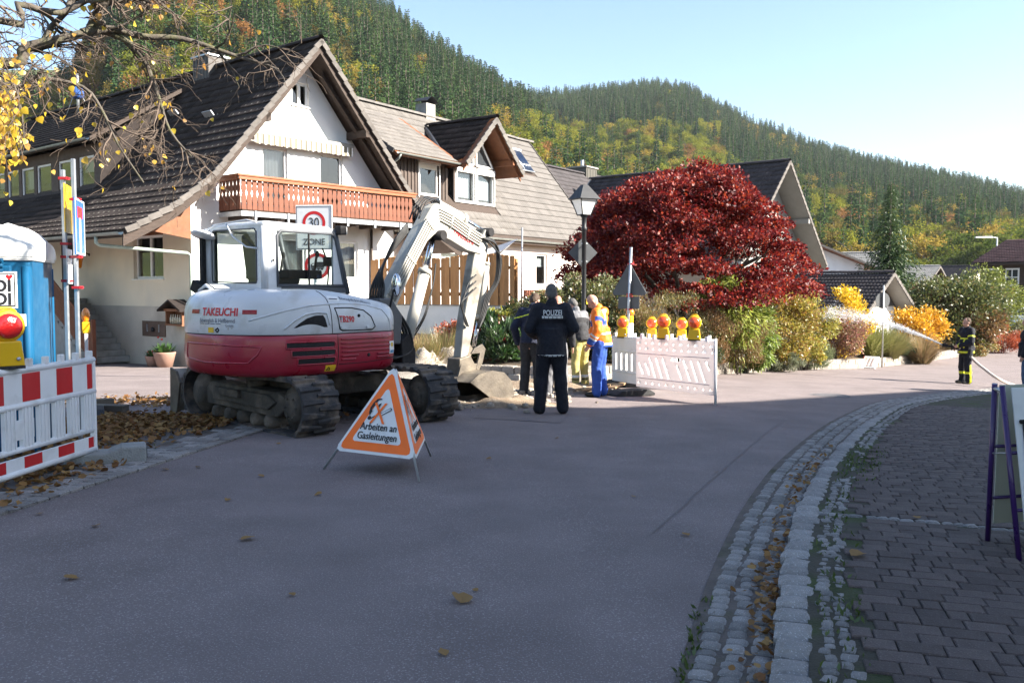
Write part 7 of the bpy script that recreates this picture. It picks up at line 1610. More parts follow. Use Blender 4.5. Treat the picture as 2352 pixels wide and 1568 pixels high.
# officer, back to the camera
zst = lambda a, b: (lambda c, t, nm, i: t is None and a < c.z < b)
po, F_ = person('man in dark navy jacket with white checked bands, standing with back turned', ground_at(1266, 951), R_(3), 1.82, 0.03, .12, 0, arms=(((-.31, -.03, 1.20), (-.20, .22, 1.08)), ((.31, -.03, 1.20), (.20, .22, 1.08))), feet=((-.165, 0, 0), (.165, .02, 0)), jacket=[M_navy, M_glint], trousers=M_navy, hair=M_hgrey, hem=.80, bulk=1.16, hood=False,
    jr=((zst(.80, .835), 1), ((lambda c, t, nm, i: t is None and c.y < 0 and abs(c.x) < .14 and 1.335 < c.z < 1.365), 1)))
jb = [c for c in po.children if c.name.startswith('jacket')][0]
for k in range(5): g = MB(); g.box((-.115 + .0575 * k, -.19, 1.35), (.006, .03, .034)); g.build('band_gap', M_navy, jb)
for k in range(9): a = -1.25 + k * .31; g = MB(); g.box((.216 * math.sin(a), -.216 * math.cos(a), .817), (.012, .012, .038), rz=a); g.build('band_gap', M_navy, jb)
tm_ = text('lettering', 'POLIZEI', .105, M_glint, jb, frame((0, -.172, 1.415), (1, 0, 0), (0, .16, 1)), sx=.72, bold=.001)
# man on the left
person('man in dark blue jacket with yellow shoulder stripe, looking down by the dug ground', ground_at(1219, 908), R_(-25), 1.80, .16, .55, 0, arms=(((-.30, -.04, 1.18), (-.29, .10, .90)), ((.29, .05, 1.17), (.26, .22, .98))), jacket=[M_navy2, M_hiyel], trousers=M_char, hair=M_hbrown, hem=.88, bulk=1.08,
    jr=(((lambda c, t, nm, i: c.y < 0.02 and abs(c.z - (1.40 + c.x * .22)) < .011), 1),))
# two men behind the officer
person('man with reddish bald head in dark overalls, mostly hidden behind the officer', ground_at(1277, 914), R_(-10), 1.76, .12, .6, .2, jacket=M_char, trousers=M_gtr, hair=None, hem=.85, bulk=1.05, shoe=mat('pale_shoe', (.45, .43, .40), .7, .1, 9), skin=mat('ruddy_skin', (.50, .24, .17), .55, .08, 12))
person('man in black vest and pale yellow protective trousers beside the trench', ground_at(1334, 890), R_(35), 1.80, .28, .55, .1, arms=(((-.30, .10, 1.12), (-.27, .25, .88)), ((.27, .16, 1.08), (.30, .34, .86))), jacket=[M_char, M_gtr], trousers=[M_fyel, M_glint, M_char], hair=M_hgrey, hem=.88, bulk=1.08, sleeves=False, jr=(((lambda c, t, nm, i: c.z > 1.36), 1),), tr=(((lambda c, q, i: .62 < q[0] < .74), 1), ((lambda c, q, i: .78 < q[0] < .84), 2)))
# man in orange
fz_ = lambda a, b: (lambda c, t, nm, i: nm == 'fore' and a < t < b)
person('bald man in orange high visibility jacket and blue trousers looking down', ground_at(1379, 911), R_(78), 1.80, .10, .62, 0, arms=(((-.29, .02, 1.16), (-.26, .16, .93)), ((.29, .04, 1.16), (.27, .18, .93))), jacket=[M_oran, M_royal, M_glint], trousers=[M_royal, M_shoe], hair=None, hem=.84, bulk=1.14, hood=True, feet=((-.11, .05, 0), (.11, -.04, 0)),
    jr=((zst(.80, .90), 1), (zst(.90, .935), 2), ((lambda c, t, nm, i: t is None and 1.24 < c.z < 1.34 and abs(c.x) > .07), 1), ((lambda c, t, nm, i: t is None and 1.08 < c.z < 1.115), 2), (fz_(.62, 1), 1), (fz_(.30, .42), 2), (fz_(.52, .62), 2), ((lambda c, t, nm, i: nm == 'upper' and .25 < t < .5 and c.y < .02), 1), ((lambda c, t, nm, i: t is None and .10 < abs(c.x) < .135 and c.z > 1.32), 2)), tr=())
# fireman with hose
fl = ground_at(2218, 881); fo, F_ = person('fireman in black suit with yellow bands holding a running hose', fl, R_(97), 1.80, .0, .02, 0, arms=(((-.28, .06, 1.15), (-.10, .30, 1.05)), ((.29, .02, 1.15), (.14, .24, .98))), jacket=[M_navy, M_hiyel], trousers=[M_navy, M_hiyel], hair=M_hbrown, hem=.82, bulk=1.16,
    jr=((zst(.80, .84), 1), (zst(.86, .90), 1), (zst(1.23, 1.27), 1), ((lambda c, t, nm, i: nm == 'upper' and .42 < t < .55), 1), ((lambda c, t, nm, i: t is None and abs(abs(c.x) - .11) < .018 and 1.0 < c.z < 1.25), 1)), tr=(((lambda c, q, i: .42 < q[0] < .56), 1), ((lambda c, q, i: q[0] > .02 and abs(c.x) > .16 and abs(c.y) < .03), 1)))
# person cut by the right edge
person('person in black padded jacket and jeans beyond the A-board', ground_at(2360, 908), R_(60), 1.82, .02, .05, 0, arms=(((-.33, .0, 1.17), (-.32, .10, .92)), ((.33, 0, 1.17), (.32, .10, .92))), jacket=M_navy, trousers=M_jean, hair=mat('orange_hood', (.75, .10, .02), .7, .15, 12), hem=.86, bulk=1.25)
# hose and nozzle
fm = Matrix.Translation(fl) @ Matrix.Rotation(R_(97), 4, 'Z'); W = lambda v: fm @ Vector(v)
n0, n1 = W((-.02, .24, .98)), at(2172, 793, fl[1] - .05)
hz = thing('fire_hose', 'pale fire hose with black nozzle held by the fireman and trailing over the road', 'fire hose', (fl[0], fl[1], fl[2])); L0 = Vector(fl)
pts = [n0 - L0, W((.10, .02, .95)) - L0, at(2240, 830, fl[1] - .35) - L0, at(2262, 848, fl[1] - .9) - L0, at(2290, 868, fl[1] - 1.6) - L0, gp(2330, 889) + Vector((0, 0, .05)) - L0, gp(2400, 897) + Vector((0, 0, .04)) - L0, gp(2520, 893) + Vector((0, 0, .04)) - L0]
g = MB(); g.tube(catmull(pts, .12), .038, 10); g.build('hose', mat('hose_cloth', (.55, .47, .40), .8, .1, 20, .2, 80), hz)
nd = (n1 - n0).normalized(); g = MB(); g.lathe([(.02, 0), (.045, .03), (.045, .14), (.03, .18), (.03, .30), (.048, .34), (.048, .45), (.035, .47)], n0 - L0, 12, nd); nz = g.build('nozzle', M_slot, hz); g = MB(); g.tube([n0 - L0 + nd * .2, n0 - L0 + nd * .2 - Z_ * .1], .018, 6); g.build('pistol_grip', M_slot, nz); g = MB(); g.tube([n0 - L0 + nd * .22, n0 - L0 + nd * .2 + Z_ * .09], .012, 6); g.build('valve_lever', M_slot, nz)
# water jet: droplets on their way
tipw = n0 + nd * .48; V, F, off = [], [], 0; wn_ = 7000
dirn = (at(2080, 752, fl[1] + .6) - tipw); sp0_ = dirn.normalized(); sx1 = sp0_.cross(Z_).normalized(); sx2 = sx1.cross(sp0_); tet = np.array([[1, 1, 1], [1, -1, -1], [-1, 1, -1], [-1, -1, 1]], float); tf = np.array([[0, 1, 2], [0, 3, 1], [0, 2, 3], [1, 3, 2]])
for k in range(wn_):
    u_ = rng.random() ** 1.4 * 3.6; spread = .010 + .046 * u_ ** 1.2; p = tipw + sp0_ * u_ + sx1 * rng.gauss(0, spread * .6) + sx2 * rng.gauss(0, spread * .6) - Z_ * (.05 * u_ * u_); s_ = rng.uniform(.003, .009) * (1.1 if u_ > 1 else .8)
    st_ = np.array(sp0_) * s_ * 2.2; q = tet * s_ * .5; q = q + np.outer(q @ np.array(sp0_) / s_, st_); V.append(q + np.array(p)); F.append(tf + off); off += 4
wm = bpy.data.materials.new('water_spray'); wm.use_nodes = True; t_ = wm.node_tree; t_.nodes.clear(); o1 = _n(t_, 'OutputMaterial'); d1 = _n(t_, 'BsdfDiffuse'); d2_ = _n(t_, 'BsdfTranslucent'); m1 = _n(t_, 'MixShader'); d1.inputs[0].default_value = d2_.inputs[0].default_value = (.9, .92, .95, 1); m1.inputs[0].default_value = .6; [t_.links.new(*q) for q in ((d1.outputs[0], m1.inputs[1]), (d2_.outputs[0], m1.inputs[2]), (m1.outputs[0], o1.inputs[0]))]
kind(from_np('water_spray', np.concatenate(V), np.concatenate(F), wm), 'stuff')
# ================================================================ plants
M_bark = mat('bark', (.075, .060, .048), .9, .3, 8, .7, 30, stretch=(2, 2, .5)); M_bark2 = mat('pale_bark', (.095, .08, .066), .9, .3, 9, .6, 30, col2=(.10, .10, .05), mscale=6)
def norm(a): return a / np.maximum(1e-9, np.linalg.norm(a, axis=1))[:, None]
def leaf_quads(P, D, size, width=.5, fold=.0, r=nr):
    "diamond leaves: start P, axis D, length size"
    n = len(P); D = norm(D); q = norm(np.cross(D, norm(r.normal(size=(n, 3))))); sz = np.broadcast_to(np.asarray(size, float), (n,))[:, None]
    m = P + D * sz * .48; up = np.cross(q, D) * sz * fold
    V = np.stack([P, m + q * sz * width * .5 + up, P + D * sz, m - q * sz * width * .5 + up], 1).reshape(-1, 3)
    return V, np.arange(4 * n).reshape(-1, 4)
def blades(P, D, L, w_, droop, r=nr, seg=4):
    "arching grass blades"
    n = len(P); D = norm(D); side = norm(np.cross(D, [0, 0, 1.0]) + 1e-6); V = []; F = []
    for i in range(seg + 1):
        t = i / seg; c = P + D * (L * t)[:, None] + np.array([0, 0, -1.0]) * (droop * L * t * t)[:, None] + np.stack([D[:, 0], D[:, 1], 0 * D[:, 0]], 1) * (droop * L * t * t * .6)[:, None]
        ww = w_ * (1 - t) ** .7 * .5 + .0004; V.append(np.stack([c - side * ww, c + side * ww], 1))
    V = np.stack(V, 1).reshape(-1, 3); k = 2 * (seg + 1); b = (np.arange(n) * k)[:, None, None]
    f = np.array([[2 * i, 2 * i + 1, 2 * i + 3, 2 * i + 2] for i in range(seg)])[None]; return V, (b + f).reshape(-1, 4)
def stems_mesh(n, h, spread, r0, m, par, seed, name='stems', bend=.3):
    q = random.Random(seed); mb = MB()
    for k in range(n):
        a = q.uniform(0, 6.28); d = q.uniform(.2, 1) * spread; p = [Vector((math.cos(a) * d * t ** 1.3 + q.gauss(0, .03), math.sin(a) * d * t ** 1.3 + q.gauss(0, .03), h * t)) for t in (0, .3, .6, .9)]
        p[0] = Vector((math.cos(a) * .05, math.sin(a) * .05, -.05)); mb.tube(p, [r0, r0 * .75, r0 * .5, r0 * .2], 5, cap=False)
    return mb.build(name, m, par)
def bush(name, label, cat, base, rx, ry, h, n, leaf, cols, style='round', clumps=34, seed=1, width=.5, trans=.4, zmin=.02, group=None, core=.0, stemc=None, spec=.25):
    r = np.random.default_rng(seed); n = int(n * 1.2); t = thing(name, label, cat, base, 0, group); lm = leafmat('leaf_' + label.replace(' ', '_')[:40], cols, trans, spec=spec)
    if style == 'grass':
        a = r.uniform(0, 2 * np.pi, n); e = np.clip(r.normal(1.15, .22, n), .5, 1.57); P = np.stack([np.cos(a) * rx * .22 * r.random(n), np.sin(a) * ry * .22 * r.random(n), np.zeros(n)], 1)
        D = np.stack([np.cos(a) * np.cos(e), np.sin(a) * np.cos(e), np.sin(e)], 1); L = h * r.uniform(.6, 1.15, n); V, F = blades(P, D, L, leaf, r.uniform(.12, .45, n)); from_np('blades', V, F, lm, t)
        return t
    ce = []
    while len(ce) < clumps:
        p = r.normal(size=3); p /= np.linalg.norm(p); p *= r.uniform(.45, 1) ** .5
        if p[2] > -.98: ce.append((p[0] * rx * .85 * (1 if p[2] > -.3 else .85), p[1] * ry * .85, h * (.50 + p[2] * .42)))
    ce = np.array(ce); k = r.integers(0, clumps, n); cs = min(rx, ry, h * .6) * (.40 if clumps > 20 else .46) * r.uniform(.6, 1.25, clumps)
    off = r.normal(size=(n, 3)); off = norm(off) * (r.random(n) ** (1 / 2.2))[:, None] * 1.15; P = ce[k] + off * cs[k][:, None] * np.array([1, 1, .85])
    P = P[P[:, 2] > zmin]; n = len(P); out = P - np.array([0, 0, h * .4]); D = norm(out) * .7 + r.normal(size=(n, 3)) * .6
    if style == 'droop': D[:, 2] -= .9
    if style == 'upright': D[:, 2] += 1.3
    V, F = leaf_quads(P, D, leaf * 1.22 * r.uniform(.6, 1.25, n), width, .08, r); from_np('foliage', V, F, lm, t)
    stems_mesh(max(5, int(7 * rx)), h * .9, max(rx, ry) * .75, .006 + .004 * h, stemc or M_bark, t, seed)
    return t
def gb(x_p, y_p, Y, dz=0.0): q = at(x_p, y_p, Y); return Vector((q.x, q.y, GG(q.x, q.y) - .03 + dz))
GR = lambda *c: list(c)
# --- red maple
mq = at(1578, 600, 25.6); mz = GG(mq.x, mq.y); mp = thing('maple_tree', 'broad dome-shaped Japanese maple with deep red foliage in the garden', 'tree', (mq.x, mq.y, mz))
r = np.random.default_rng(11); n = 90000; NC = 300; ce = []
top = at(1560, 368, 25.6).z - mz; bot = at(1580, 700, 25.6).z - mz; RX_, RZ_ = 3.45, top - bot
def crown_top(x_, y_):
    d = math.hypot((x_ + .12) / RX_, y_ / 3.0); k_ = .94 + .16 * mnoise.noise((x_ * .9, y_ * .9, 3)); return bot + RZ_ * k_ * max(0, 1 - d ** 2.6) ** .62 if d < 1 else None
while len(ce) < NC:
    x_, y_ = r.uniform(-RX_, RX_), r.uniform(-3, 3); zt = crown_top(x_, y_)
    if zt is None: continue
    z_ = zt - abs(r.normal(0, .55)) - .12 if r.random() < .72 else r.uniform(bot, zt)
    if z_ > bot + .1 + .1 * x_: ce.append((x_, y_, z_))
ce = np.array(ce); k = r.integers(0, NC, n); cs = r.uniform(.22, .62, NC)
off = norm(r.normal(size=(n, 3))) * (r.random(n) ** .45)[:, None]; P = ce[k] + off * cs[k][:, None] * np.array([1.25, 1.25, .42]); P[:, 2] -= .10 * (np.linalg.norm(off[:, :2], axis=1)) ** 2
D = norm(P - np.array([0, 0, bot - 1.0])) * .55 + r.normal(size=(n, 3)) * .6; D[:, 2] -= .25
V, F = leaf_quads(P, D, r.uniform(.07, .125, n), .62, .1, r)
tone = leafmat('maple_leaf', GR((.075, .006, .010), (.12, .008, .011), (.17, .012, .012), (.24, .022, .014), (.36, .06, .018)), .42, .55, .16); from_np('crown', V, F, tone, mp)
mb = MB(); q = random.Random(4)
for kk in range(7):
    a = kk * .9 + q.uniform(-.2, .2); p = [Vector((0, 0, -.1)), Vector((math.cos(a) * .25, math.sin(a) * .25, bot * .6)), Vector((math.cos(a) * 1.2, math.sin(a) * 1.0, bot + .7)), Vector((math.cos(a) * 2.3, math.sin(a) * 1.9, bot + 1.3))]; mb.tube(catmull(p, .2), [.10 * (1 - i / 30) for i in range(len(catmull(p, .2)))], 6)
    for j in range(5): b = p[2].lerp(p[3], q.random()); mb.tube([b, b + Vector((q.gauss(0, .5), q.gauss(0, .5), q.uniform(.3, 1.0)))], [.03, .008], 5)
mb.build('trunk', M_bark, mp)
# --- shrubs and grasses of the garden, from the excavator to the far right
G_ol = GR((.065, .085, .025), (.11, .13, .035), (.17, .19, .055), (.22, .21, .08), (.16, .08, .045))
bush('shrub', 'glossy olive green evergreen shrub behind the four standing men', 'shrub', gb(1262, 760, 22.2), .95, .8, 1.75, 11000, .075, G_ol, seed=21, spec=.5)
bush('shrub', 'tall glossy evergreen shrub round the lantern post', 'shrub', gb(1345, 740, 22.4), 1.25, .9, 2.25, 16000, .075, G_ol, seed=22, spec=.5)
bush('shrub', 'grey-green variegated shrub beside the black bucket', 'shrub', gb(1232, 790, 20.9), .65, .5, .95, 5000, .06, GR((.10, .13, .08), (.20, .23, .15), (.30, .33, .24)), seed=23)
bush('shrub', 'dark low shrub at the foot of the lantern post', 'shrub', gb(1420, 800, 21.6), .9, .5, 1.3, 7000, .06, GR((.03, .05, .015), (.06, .08, .025), (.09, .10, .03)), seed=24)
bush('oleander', 'upright dark green oleander beside the stick of the excavator', 'shrub', gb(1105, 820, 20.9), .42, .4, 1.15, 1900, .17, GR((.02, .06, .015), (.04, .10, .02), (.07, .15, .03)), 'upright', 18, 25, .2, spec=.5)
bush('oleander', 'dark green oleander beside the bucket with bottles', 'shrub', gb(1158, 815, 20.6), .48, .4, .95, 1900, .16, GR((.02, .06, .015), (.04, .09, .02), (.06, .13, .03)), 'upright', 18, 26, .2, spec=.5)
bush('shrub', 'scarlet leaved small shrub behind the oleanders', 'shrub', gb(1125, 800, 21.9), .75, .5, .85, 3800, .07, GR((.30, .03, .02), (.45, .06, .03), (.40, .12, .05)), seed=27)
bush('shrub', 'coral red small shrub behind the stick of the excavator', 'shrub', gb(1050, 795, 21.6), .6, .45, .95, 3000, .07, GR((.35, .05, .03), (.45, .10, .05), (.30, .14, .06)), seed=28)
for i, (xx, yy, Y, h_) in enumerate(((950, 825, 20.6, 1.35), (985, 828, 20.3, 1.2), (1018, 826, 20.6, 1.1))):
    bush('ornamental_grass', ('rosy feather grass close to the excavator hood', 'golden feather grass behind the boom cylinder', 'straw feather grass next to the stick of the excavator')[i], 'grass clump', gb(xx, yy, Y), 1.0, .8, h_, 900, .016, (GR((.42, .27, .18), (.36, .20, .12), (.20, .22, .06)), GR((.38, .25, .10), (.22, .22, .06), (.45, .30, .15)), GR((.33, .24, .13), (.18, .20, .06)))[i], 'grass', seed=30 + i)
bush('groundcover', 'low green groundcover with white flowers at the gravel heap', 'plant', gb(985, 833, 20.0), 1.2, .35, .38, 3200, .05, GR((.08, .14, .03), (.12, .19, .04), (.10, .16, .04), (.6, .6, .55)), seed=34, clumps=26)
bush('shrub', 'yellow-green climbing shrub in front of the board fence', 'shrub', gb(1140, 705, 23.4), .85, .5, .95, 3200, .10, GR((.20, .20, .03), (.34, .30, .04), (.14, .18, .03), (.10, .13, .03)), seed=35)
bush('shrub', 'green shrub with yellow tips at the end of the board fence', 'shrub', gb(1190, 700, 24.2), .7, .5, 1.1, 3000, .08, GR((.10, .12, .03), (.20, .20, .04), (.08, .10, .03)), seed=36)
bush('shrub', 'small bright green shrub against the white house front', 'shrub', Vector((at(825, 660, 27).x, 27, -.4)), .5, .4, 1.9, 2500, .08, GR((.10, .15, .03), (.18, .22, .05)), seed=37)
FE = GR((.26, .16, .055), (.20, .17, .05), (.13, .13, .04), (.30, .13, .06))
for i, (xx, yy, Y, rx, h_, c_) in enumerate(((1478, 780, 21.8, .85, 2.0, FE), (1545, 790, 22.6, .95, 2.05, GR((.16, .15, .045), (.24, .20, .07), (.11, .12, .035))), (1622, 790, 23.2, .95, 1.95, GR((.30, .14, .06), (.22, .13, .06), (.14, .12, .04))), (1700, 690, 24.6, .9, 2.3, GR((.26, .13, .06), (.16, .14, .05))))):
    bush('feathery_shrub', ('rusty feathery shrub behind the triangle sign', 'olive gold feathery shrub behind the yellow lamps', 'reddish brown feathery shrub beside the bamboo', 'copper feathery shrub under the red maple')[i], 'shrub', gb(xx, yy, Y), rx, .7, h_, 9500, .055, c_, 'upright', 30, 40 + i, .22, zmin=.03)
bush('shrub', 'dark evergreen shrub behind the rear white barrier', 'shrub', gb(1590, 800, 22.4), .9, .5, 1.2, 6500, .05, GR((.025, .04, .015), (.05, .065, .02), (.08, .09, .03)), seed=45)
bush('bamboo', 'tall light green bamboo clump arching over the block wall', 'bamboo', gb(1660, 810, 24.9, -.1), 1.25, .95, 2.75, 12000, .17, GR((.22, .28, .045), (.32, .37, .065), (.42, .45, .10), (.15, .22, .035)), 'droop', 46, 46, .17, .5)
bush('bamboo', 'smaller bamboo clump with dark green lower leaves beside the tall one', 'bamboo', gb(1712, 815, 25.6), .95, .7, 2.1, 8000, .16, GR((.14, .22, .04), (.27, .34, .06), (.09, .15, .03)), 'droop', 30, 47, .17, .5)
LO = GR((.36, .30, .05), (.46, .36, .05), (.20, .20, .05), (.30, .22, .08), (.42, .20, .05))
bush('young_tree', 'slender shrub with loose yellow and pinkish leaves beside the bamboo', 'shrub', gb(1790, 820, 27.6), 1.15, .9, 2.75, 8000, .085, LO, clumps=44, seed=50)
bush('young_tree', 'loose yellow-green shrub below the right edge of the maple', 'shrub', gb(1850, 810, 29), 1.05, .8, 2.8, 7500, .085, GR((.30, .30, .06), (.44, .38, .06), (.20, .22, .06), (.45, .26, .05)), clumps=38, seed=51)
bush('shrub', 'blazing yellow shrub standing in front of the garage roof', 'shrub', gb(1935, 770, 32.5), 1.1, .9, 2.75, 5200, .10, GR((.62, .42, .02), (.72, .50, .03), (.55, .36, .03)), clumps=30, seed=52)
bush('shrub', 'dusky pink leaved shrub above the block wall', 'shrub', gb(1920, 825, 31.2), 1.05, .8, 1.75, 5600, .08, GR((.26, .09, .08), (.34, .16, .12), (.30, .20, .10), (.18, .16, .07)), seed=53)
bush('shrub', 'low grey-green lavender cushion spilling over the wall by the bamboo', 'shrub', gb(1795, 838, 27.2), .9, .45, .55, 4200, .07, GR((.12, .14, .08), (.18, .20, .12), (.24, .25, .16)), 'upright', 24, 54, .2)
bush('shrub', 'grey-green broom bush hanging over the block wall', 'shrub', gb(1872, 835, 29.4), .65, .45, .95, 4200, .10, GR((.10, .13, .06), (.16, .19, .09), (.22, .24, .13)), 'upright', 20, 55, .12)
for i, (xx, yy, Y, h_, c_) in enumerate(((2000, 808, 34.0, 1.9, GR((.30, .31, .10), (.22, .24, .07), (.40, .38, .16))), (2045, 802, 34.6, 1.5, GR((.36, .31, .14), (.24, .24, .08))), (2118, 800, 36.0, 1.6, GR((.30, .19, .10), (.38, .27, .15), (.18, .16, .06))))):
    bush('ornamental_grass', ('pale green grass clump at the foot of the round sign', 'straw coloured grass clump in the spray of the hose', 'brown maiden grass clump under the orange-yellow shrub')[i], 'grass clump', gb(xx, yy, Y), 1.3, 1.0, h_, 1500, .025, c_, 'grass', seed=56 + i)
bush('shrub', 'orange-yellow shrub in front of the green thicket', 'shrub', gb(2112, 790, 37.6), 1.2, .9, 2.15, 4600, .11, GR((.60, .30, .02), (.70, .42, .03), (.50, .26, .03)), clumps=26, seed=60)
bush('shrub', 'low blue-green juniper creeping along the far wall', 'shrub', gb(2065, 815, 36.0), 1.1, .6, .55, 3800, .06, GR((.05, .10, .05), (.09, .15, .08)), seed=61)
TH = GR((.045, .065, .02), (.075, .10, .028), (.11, .13, .035), (.16, .12, .04))
bush('thicket', 'big dark green thicket of shrubs behind the fireman', 'shrub', gb(2190, 790, 43), 2.6, 1.9, 3.6, 15000, .12, TH, clumps=60, seed=62)
bush('thicket', 'bright olive green shrub towering behind the dark thicket', 'shrub', gb(2265, 770, 47), 1.9, 1.5, 4.1, 9000, .12, GR((.15, .19, .035), (.22, .24, .05), (.12, .15, .03)), clumps=40, seed=63)
bush('thicket', 'shrub with dull red and green leaves beside the garage', 'shrub', gb(2140, 780, 44), 1.7, 1.3, 3.2, 8000, .11, GR((.26, .06, .06), (.20, .14, .06), (.12, .13, .04), (.30, .20, .08)), clumps=36, seed=64)
bush('thicket', 'rusty brown leaved shrub left of the parked cars', 'shrub', gb(2248, 785, 42.5), 1.2, 1.0, 2.8, 5600, .11, GR((.20, .09, .04), (.14, .11, .04), (.26, .13, .06)), clumps=30, seed=65)
bush('shrub', 'rust red conical dwarf conifer near the fireman', 'shrub', gb(2304, 782, 45), 1.15, .9, 1.45, 5200, .08, GR((.34, .07, .03), (.42, .10, .04), (.24, .06, .03)), 'upright', 26, 66, .3)
bush('hedge', 'clipped olive hedge in front of the parked cars', 'hedge', gb(2350, 780, 50), 1.7, 1.1, 1.7, 6500, .08, GR((.10, .11, .03), (.16, .16, .05), (.22, .20, .08)), clumps=40, seed=67)
bush('shrub', 'low mixed flowering plants below the thicket along the wall', 'plant', gb(2235, 795, 42.2), 1.5, .6, .8, 5200, .07, GR((.10, .16, .03), (.20, .24, .05), (.45, .20, .05), (.55, .50, .40)), seed=68)
# --- conifers: whorls of drooping sprays
def conifer_arrays(h, r_base, levels, nb, sprays, seed, leaf, droop=.35, power=.9):
    r = np.random.default_rng(seed); P, D, S = [], [], []
    for i in range(levels):
        t = (i + r.uniform(-.3, .3)) / levels; z = h * (.06 + .94 * t); R = r_base * max(.02, (1 - t)) ** power * r.uniform(.75, 1.15); n = max(4, int(nb * (1 - t * .55)))
        for k in range(n):
            a = 2 * np.pi * (k + r.uniform(-.35, .35)) / n + i * 1.3; L = R * r.uniform(.7, 1.12); m = max(2, int(sprays * (.4 + .6 * (1 - t)))); d = np.array([np.cos(a), np.sin(a), 0])
            for s in range(m):
                u = (s + .6) / m; p = d * L * u; p[2] = z - droop * L * u ** 1.5 + (.12 * L * u if u > .7 else 0); P.append(p); sd_ = np.array([-d[1], d[0], 0]) * r.normal(0, .55); dd = d * .8 + sd_; dd[2] = -droop * .9 + r.normal(0, .2); D.append(dd); S.append(leaf * (.6 + .6 * (1 - u)) * r.uniform(.7, 1.2) * (.30 + .72 * (1 - t)))
    return np.array(P), np.array(D), np.array(S)
sq = at(2043, 600, 55); sh_ = at(2043, 418, 55).z + 1.5
P, D, S_ = conifer_arrays(sh_, 2.6, 50, 17, 9, 5, .62, .42, .68); r = np.random.default_rng(9); P2 = np.repeat(P, 4, 0) + r.normal(0, .09, (len(P) * 4, 3)); D2 = np.repeat(D, 4, 0) + r.normal(0, .35, (len(P) * 4, 3)); D2[:, 2] -= .35
V, F = leaf_quads(P2, D2, np.repeat(S_, 4) * .78, .30, .05, r); sp_t = thing('spruce_tree', 'tall dark green spruce with hanging branches among the far roofs', 'tree', (sq.x, sq.y, -1.5)); from_np('crown', V, F, leafmat('spruce_needles', GR((.026, .050, .016), (.044, .078, .026), (.065, .105, .034)), .25, spec=.15), sp_t); g = MB(); g.tube([(0, 0, 0), (0, 0, sh_)], [.2, .02], 8); g.build('trunk', M_bark, sp_t)
# --- linden whose boughs reach in at the top left
lt_ = thing('linden_tree', 'nearly bare linden with last yellow leaves reaching over the roof', 'tree', (-7.2, 6.6, G(-7.2, 6.6))); O_ = Vector(lt_.location); q = random.Random(12); mb = MB(); tw = MB(); LP, LD = [], []
mb.tube(catmull([Vector((0, 0, -.1)), Vector((.05, .05, 1.6)), Vector((-.1, .2, 3.2)), Vector((-.3, .4, 5.4)), Vector((-.2, .5, 7.5))], .3), [.30 - .01 * i for i in range(len(catmull([Vector((0, 0, -.1)), Vector((.05, .05, 1.6)), Vector((-.1, .2, 3.2)), Vector((-.3, .4, 5.4)), Vector((-.2, .5, 7.5))], .3)))], 12)
def twig(p, d, L, rad, depth, leafp):
    pts = [p]; n = 5; dd = d.copy()
    for i in range(n):
        dd = (dd + Vector((q.gauss(0, .2), q.gauss(0, .2), q.gauss(0, .16) - .05))).normalized(); pts.append(pts[-1] + dd * L / n)
    (tw if rad < .012 else mb).tube(pts, [max(.0018, rad * (1 - .8 * i / n)) for i in range(n + 1)], 4 if rad < .012 else 6, cap=False)
    if q.random() < leafp: LP.append(pts[-1]); LD.append(Vector((q.gauss(0, .4), q.gauss(0, .4), -1)))
    if depth <= 0: return
    for k in range(q.randint(3, 5)):
        i = q.randint(1, n); s_ = Vector((q.gauss(0, 1), q.gauss(0, 1), q.gauss(0, .8) - .15)).normalized(); twig(pts[i], (dd * .75 + s_ * .75).normalized(), L * q.uniform(.42, .7), rad * .5, depth - 1, leafp)
def bough(px_pts, rad0, rad1, start, nt, tl, leafp, depth=2):
    P_ = [start] + [at(a, b, Y) - O_ for a, b, Y in px_pts]; cm = catmull(P_, .08); n = len(cm); mb.tube(cm, [rad0 + (rad1 - rad0) * i / n for i in range(n)], 8, cap=False)
    for k in range(nt):
        i = q.randint(int(n * .2), n - 2); d = (cm[i + 1] - cm[i]).normalized(); s_ = Vector((q.gauss(0, 1), q.gauss(0, .8), q.gauss(0, .8) - .25)).normalized(); twig(cm[i], (d * .7 + s_ * .7).normalized(), tl * q.uniform(.5, 1.1), rad1 * .9 + .004, depth, leafp)
bough([(-60, 135, 7.6), (60, 108, 7.7), (150, 88, 7.8), (215, 72, 7.9), (260, 68, 8.0), (330, 85, 8.1), (420, 90, 8.2), (540, 128, 8.3), (640, 160, 8.4)], .105, .010, Vector((-.25, .4, 4.3)), 24, .62, .05)
bough([(205, 72, 7.9), (225, 30, 7.9), (262, -20, 7.9), (300, -90, 8.0)], .045, .03, at(190, 78, 7.85) - O_, 8, .5, .05)
bough([(235, 72, 8.0), (300, 100, 8.05), (330, 135, 8.1), (360, 210, 8.1), (390, 300, 8.1), (440, 360, 8.1)], .03, .006, at(215, 72, 7.9) - O_, 22, .5, .06)
bough([(-40, 195, 7.2), (80, 180, 7.3), (190, 200, 7.4), (235, 255, 7.4), (270, 330, 7.4), (330, 420, 7.4)], .05, .006, Vector((-.2, .3, 3.6)), 22, .5, .10)
bough([(-40, 40, 7.4), (40, 10, 7.5), (95, 25, 7.6), (140, 30, 7.7), (220, -10, 7.8), (330, -60, 8)], .06, .02, Vector((-.25, .4, 5.0)), 16, .55, .06)
bough([(120, 60, 7.8), (160, 20, 7.8), (190, -40, 7.8)], .03, .012, at(100, 98, 7.75) - O_, 8, .45, .08)
bough([(-60, 200, 6.8), (-10, 170, 6.9), (30, 190, 7.0), (50, 260, 7.0), (55, 330, 7.0)], .03, .006, Vector((-.15, .2, 3.5)), 16, .4, .5)
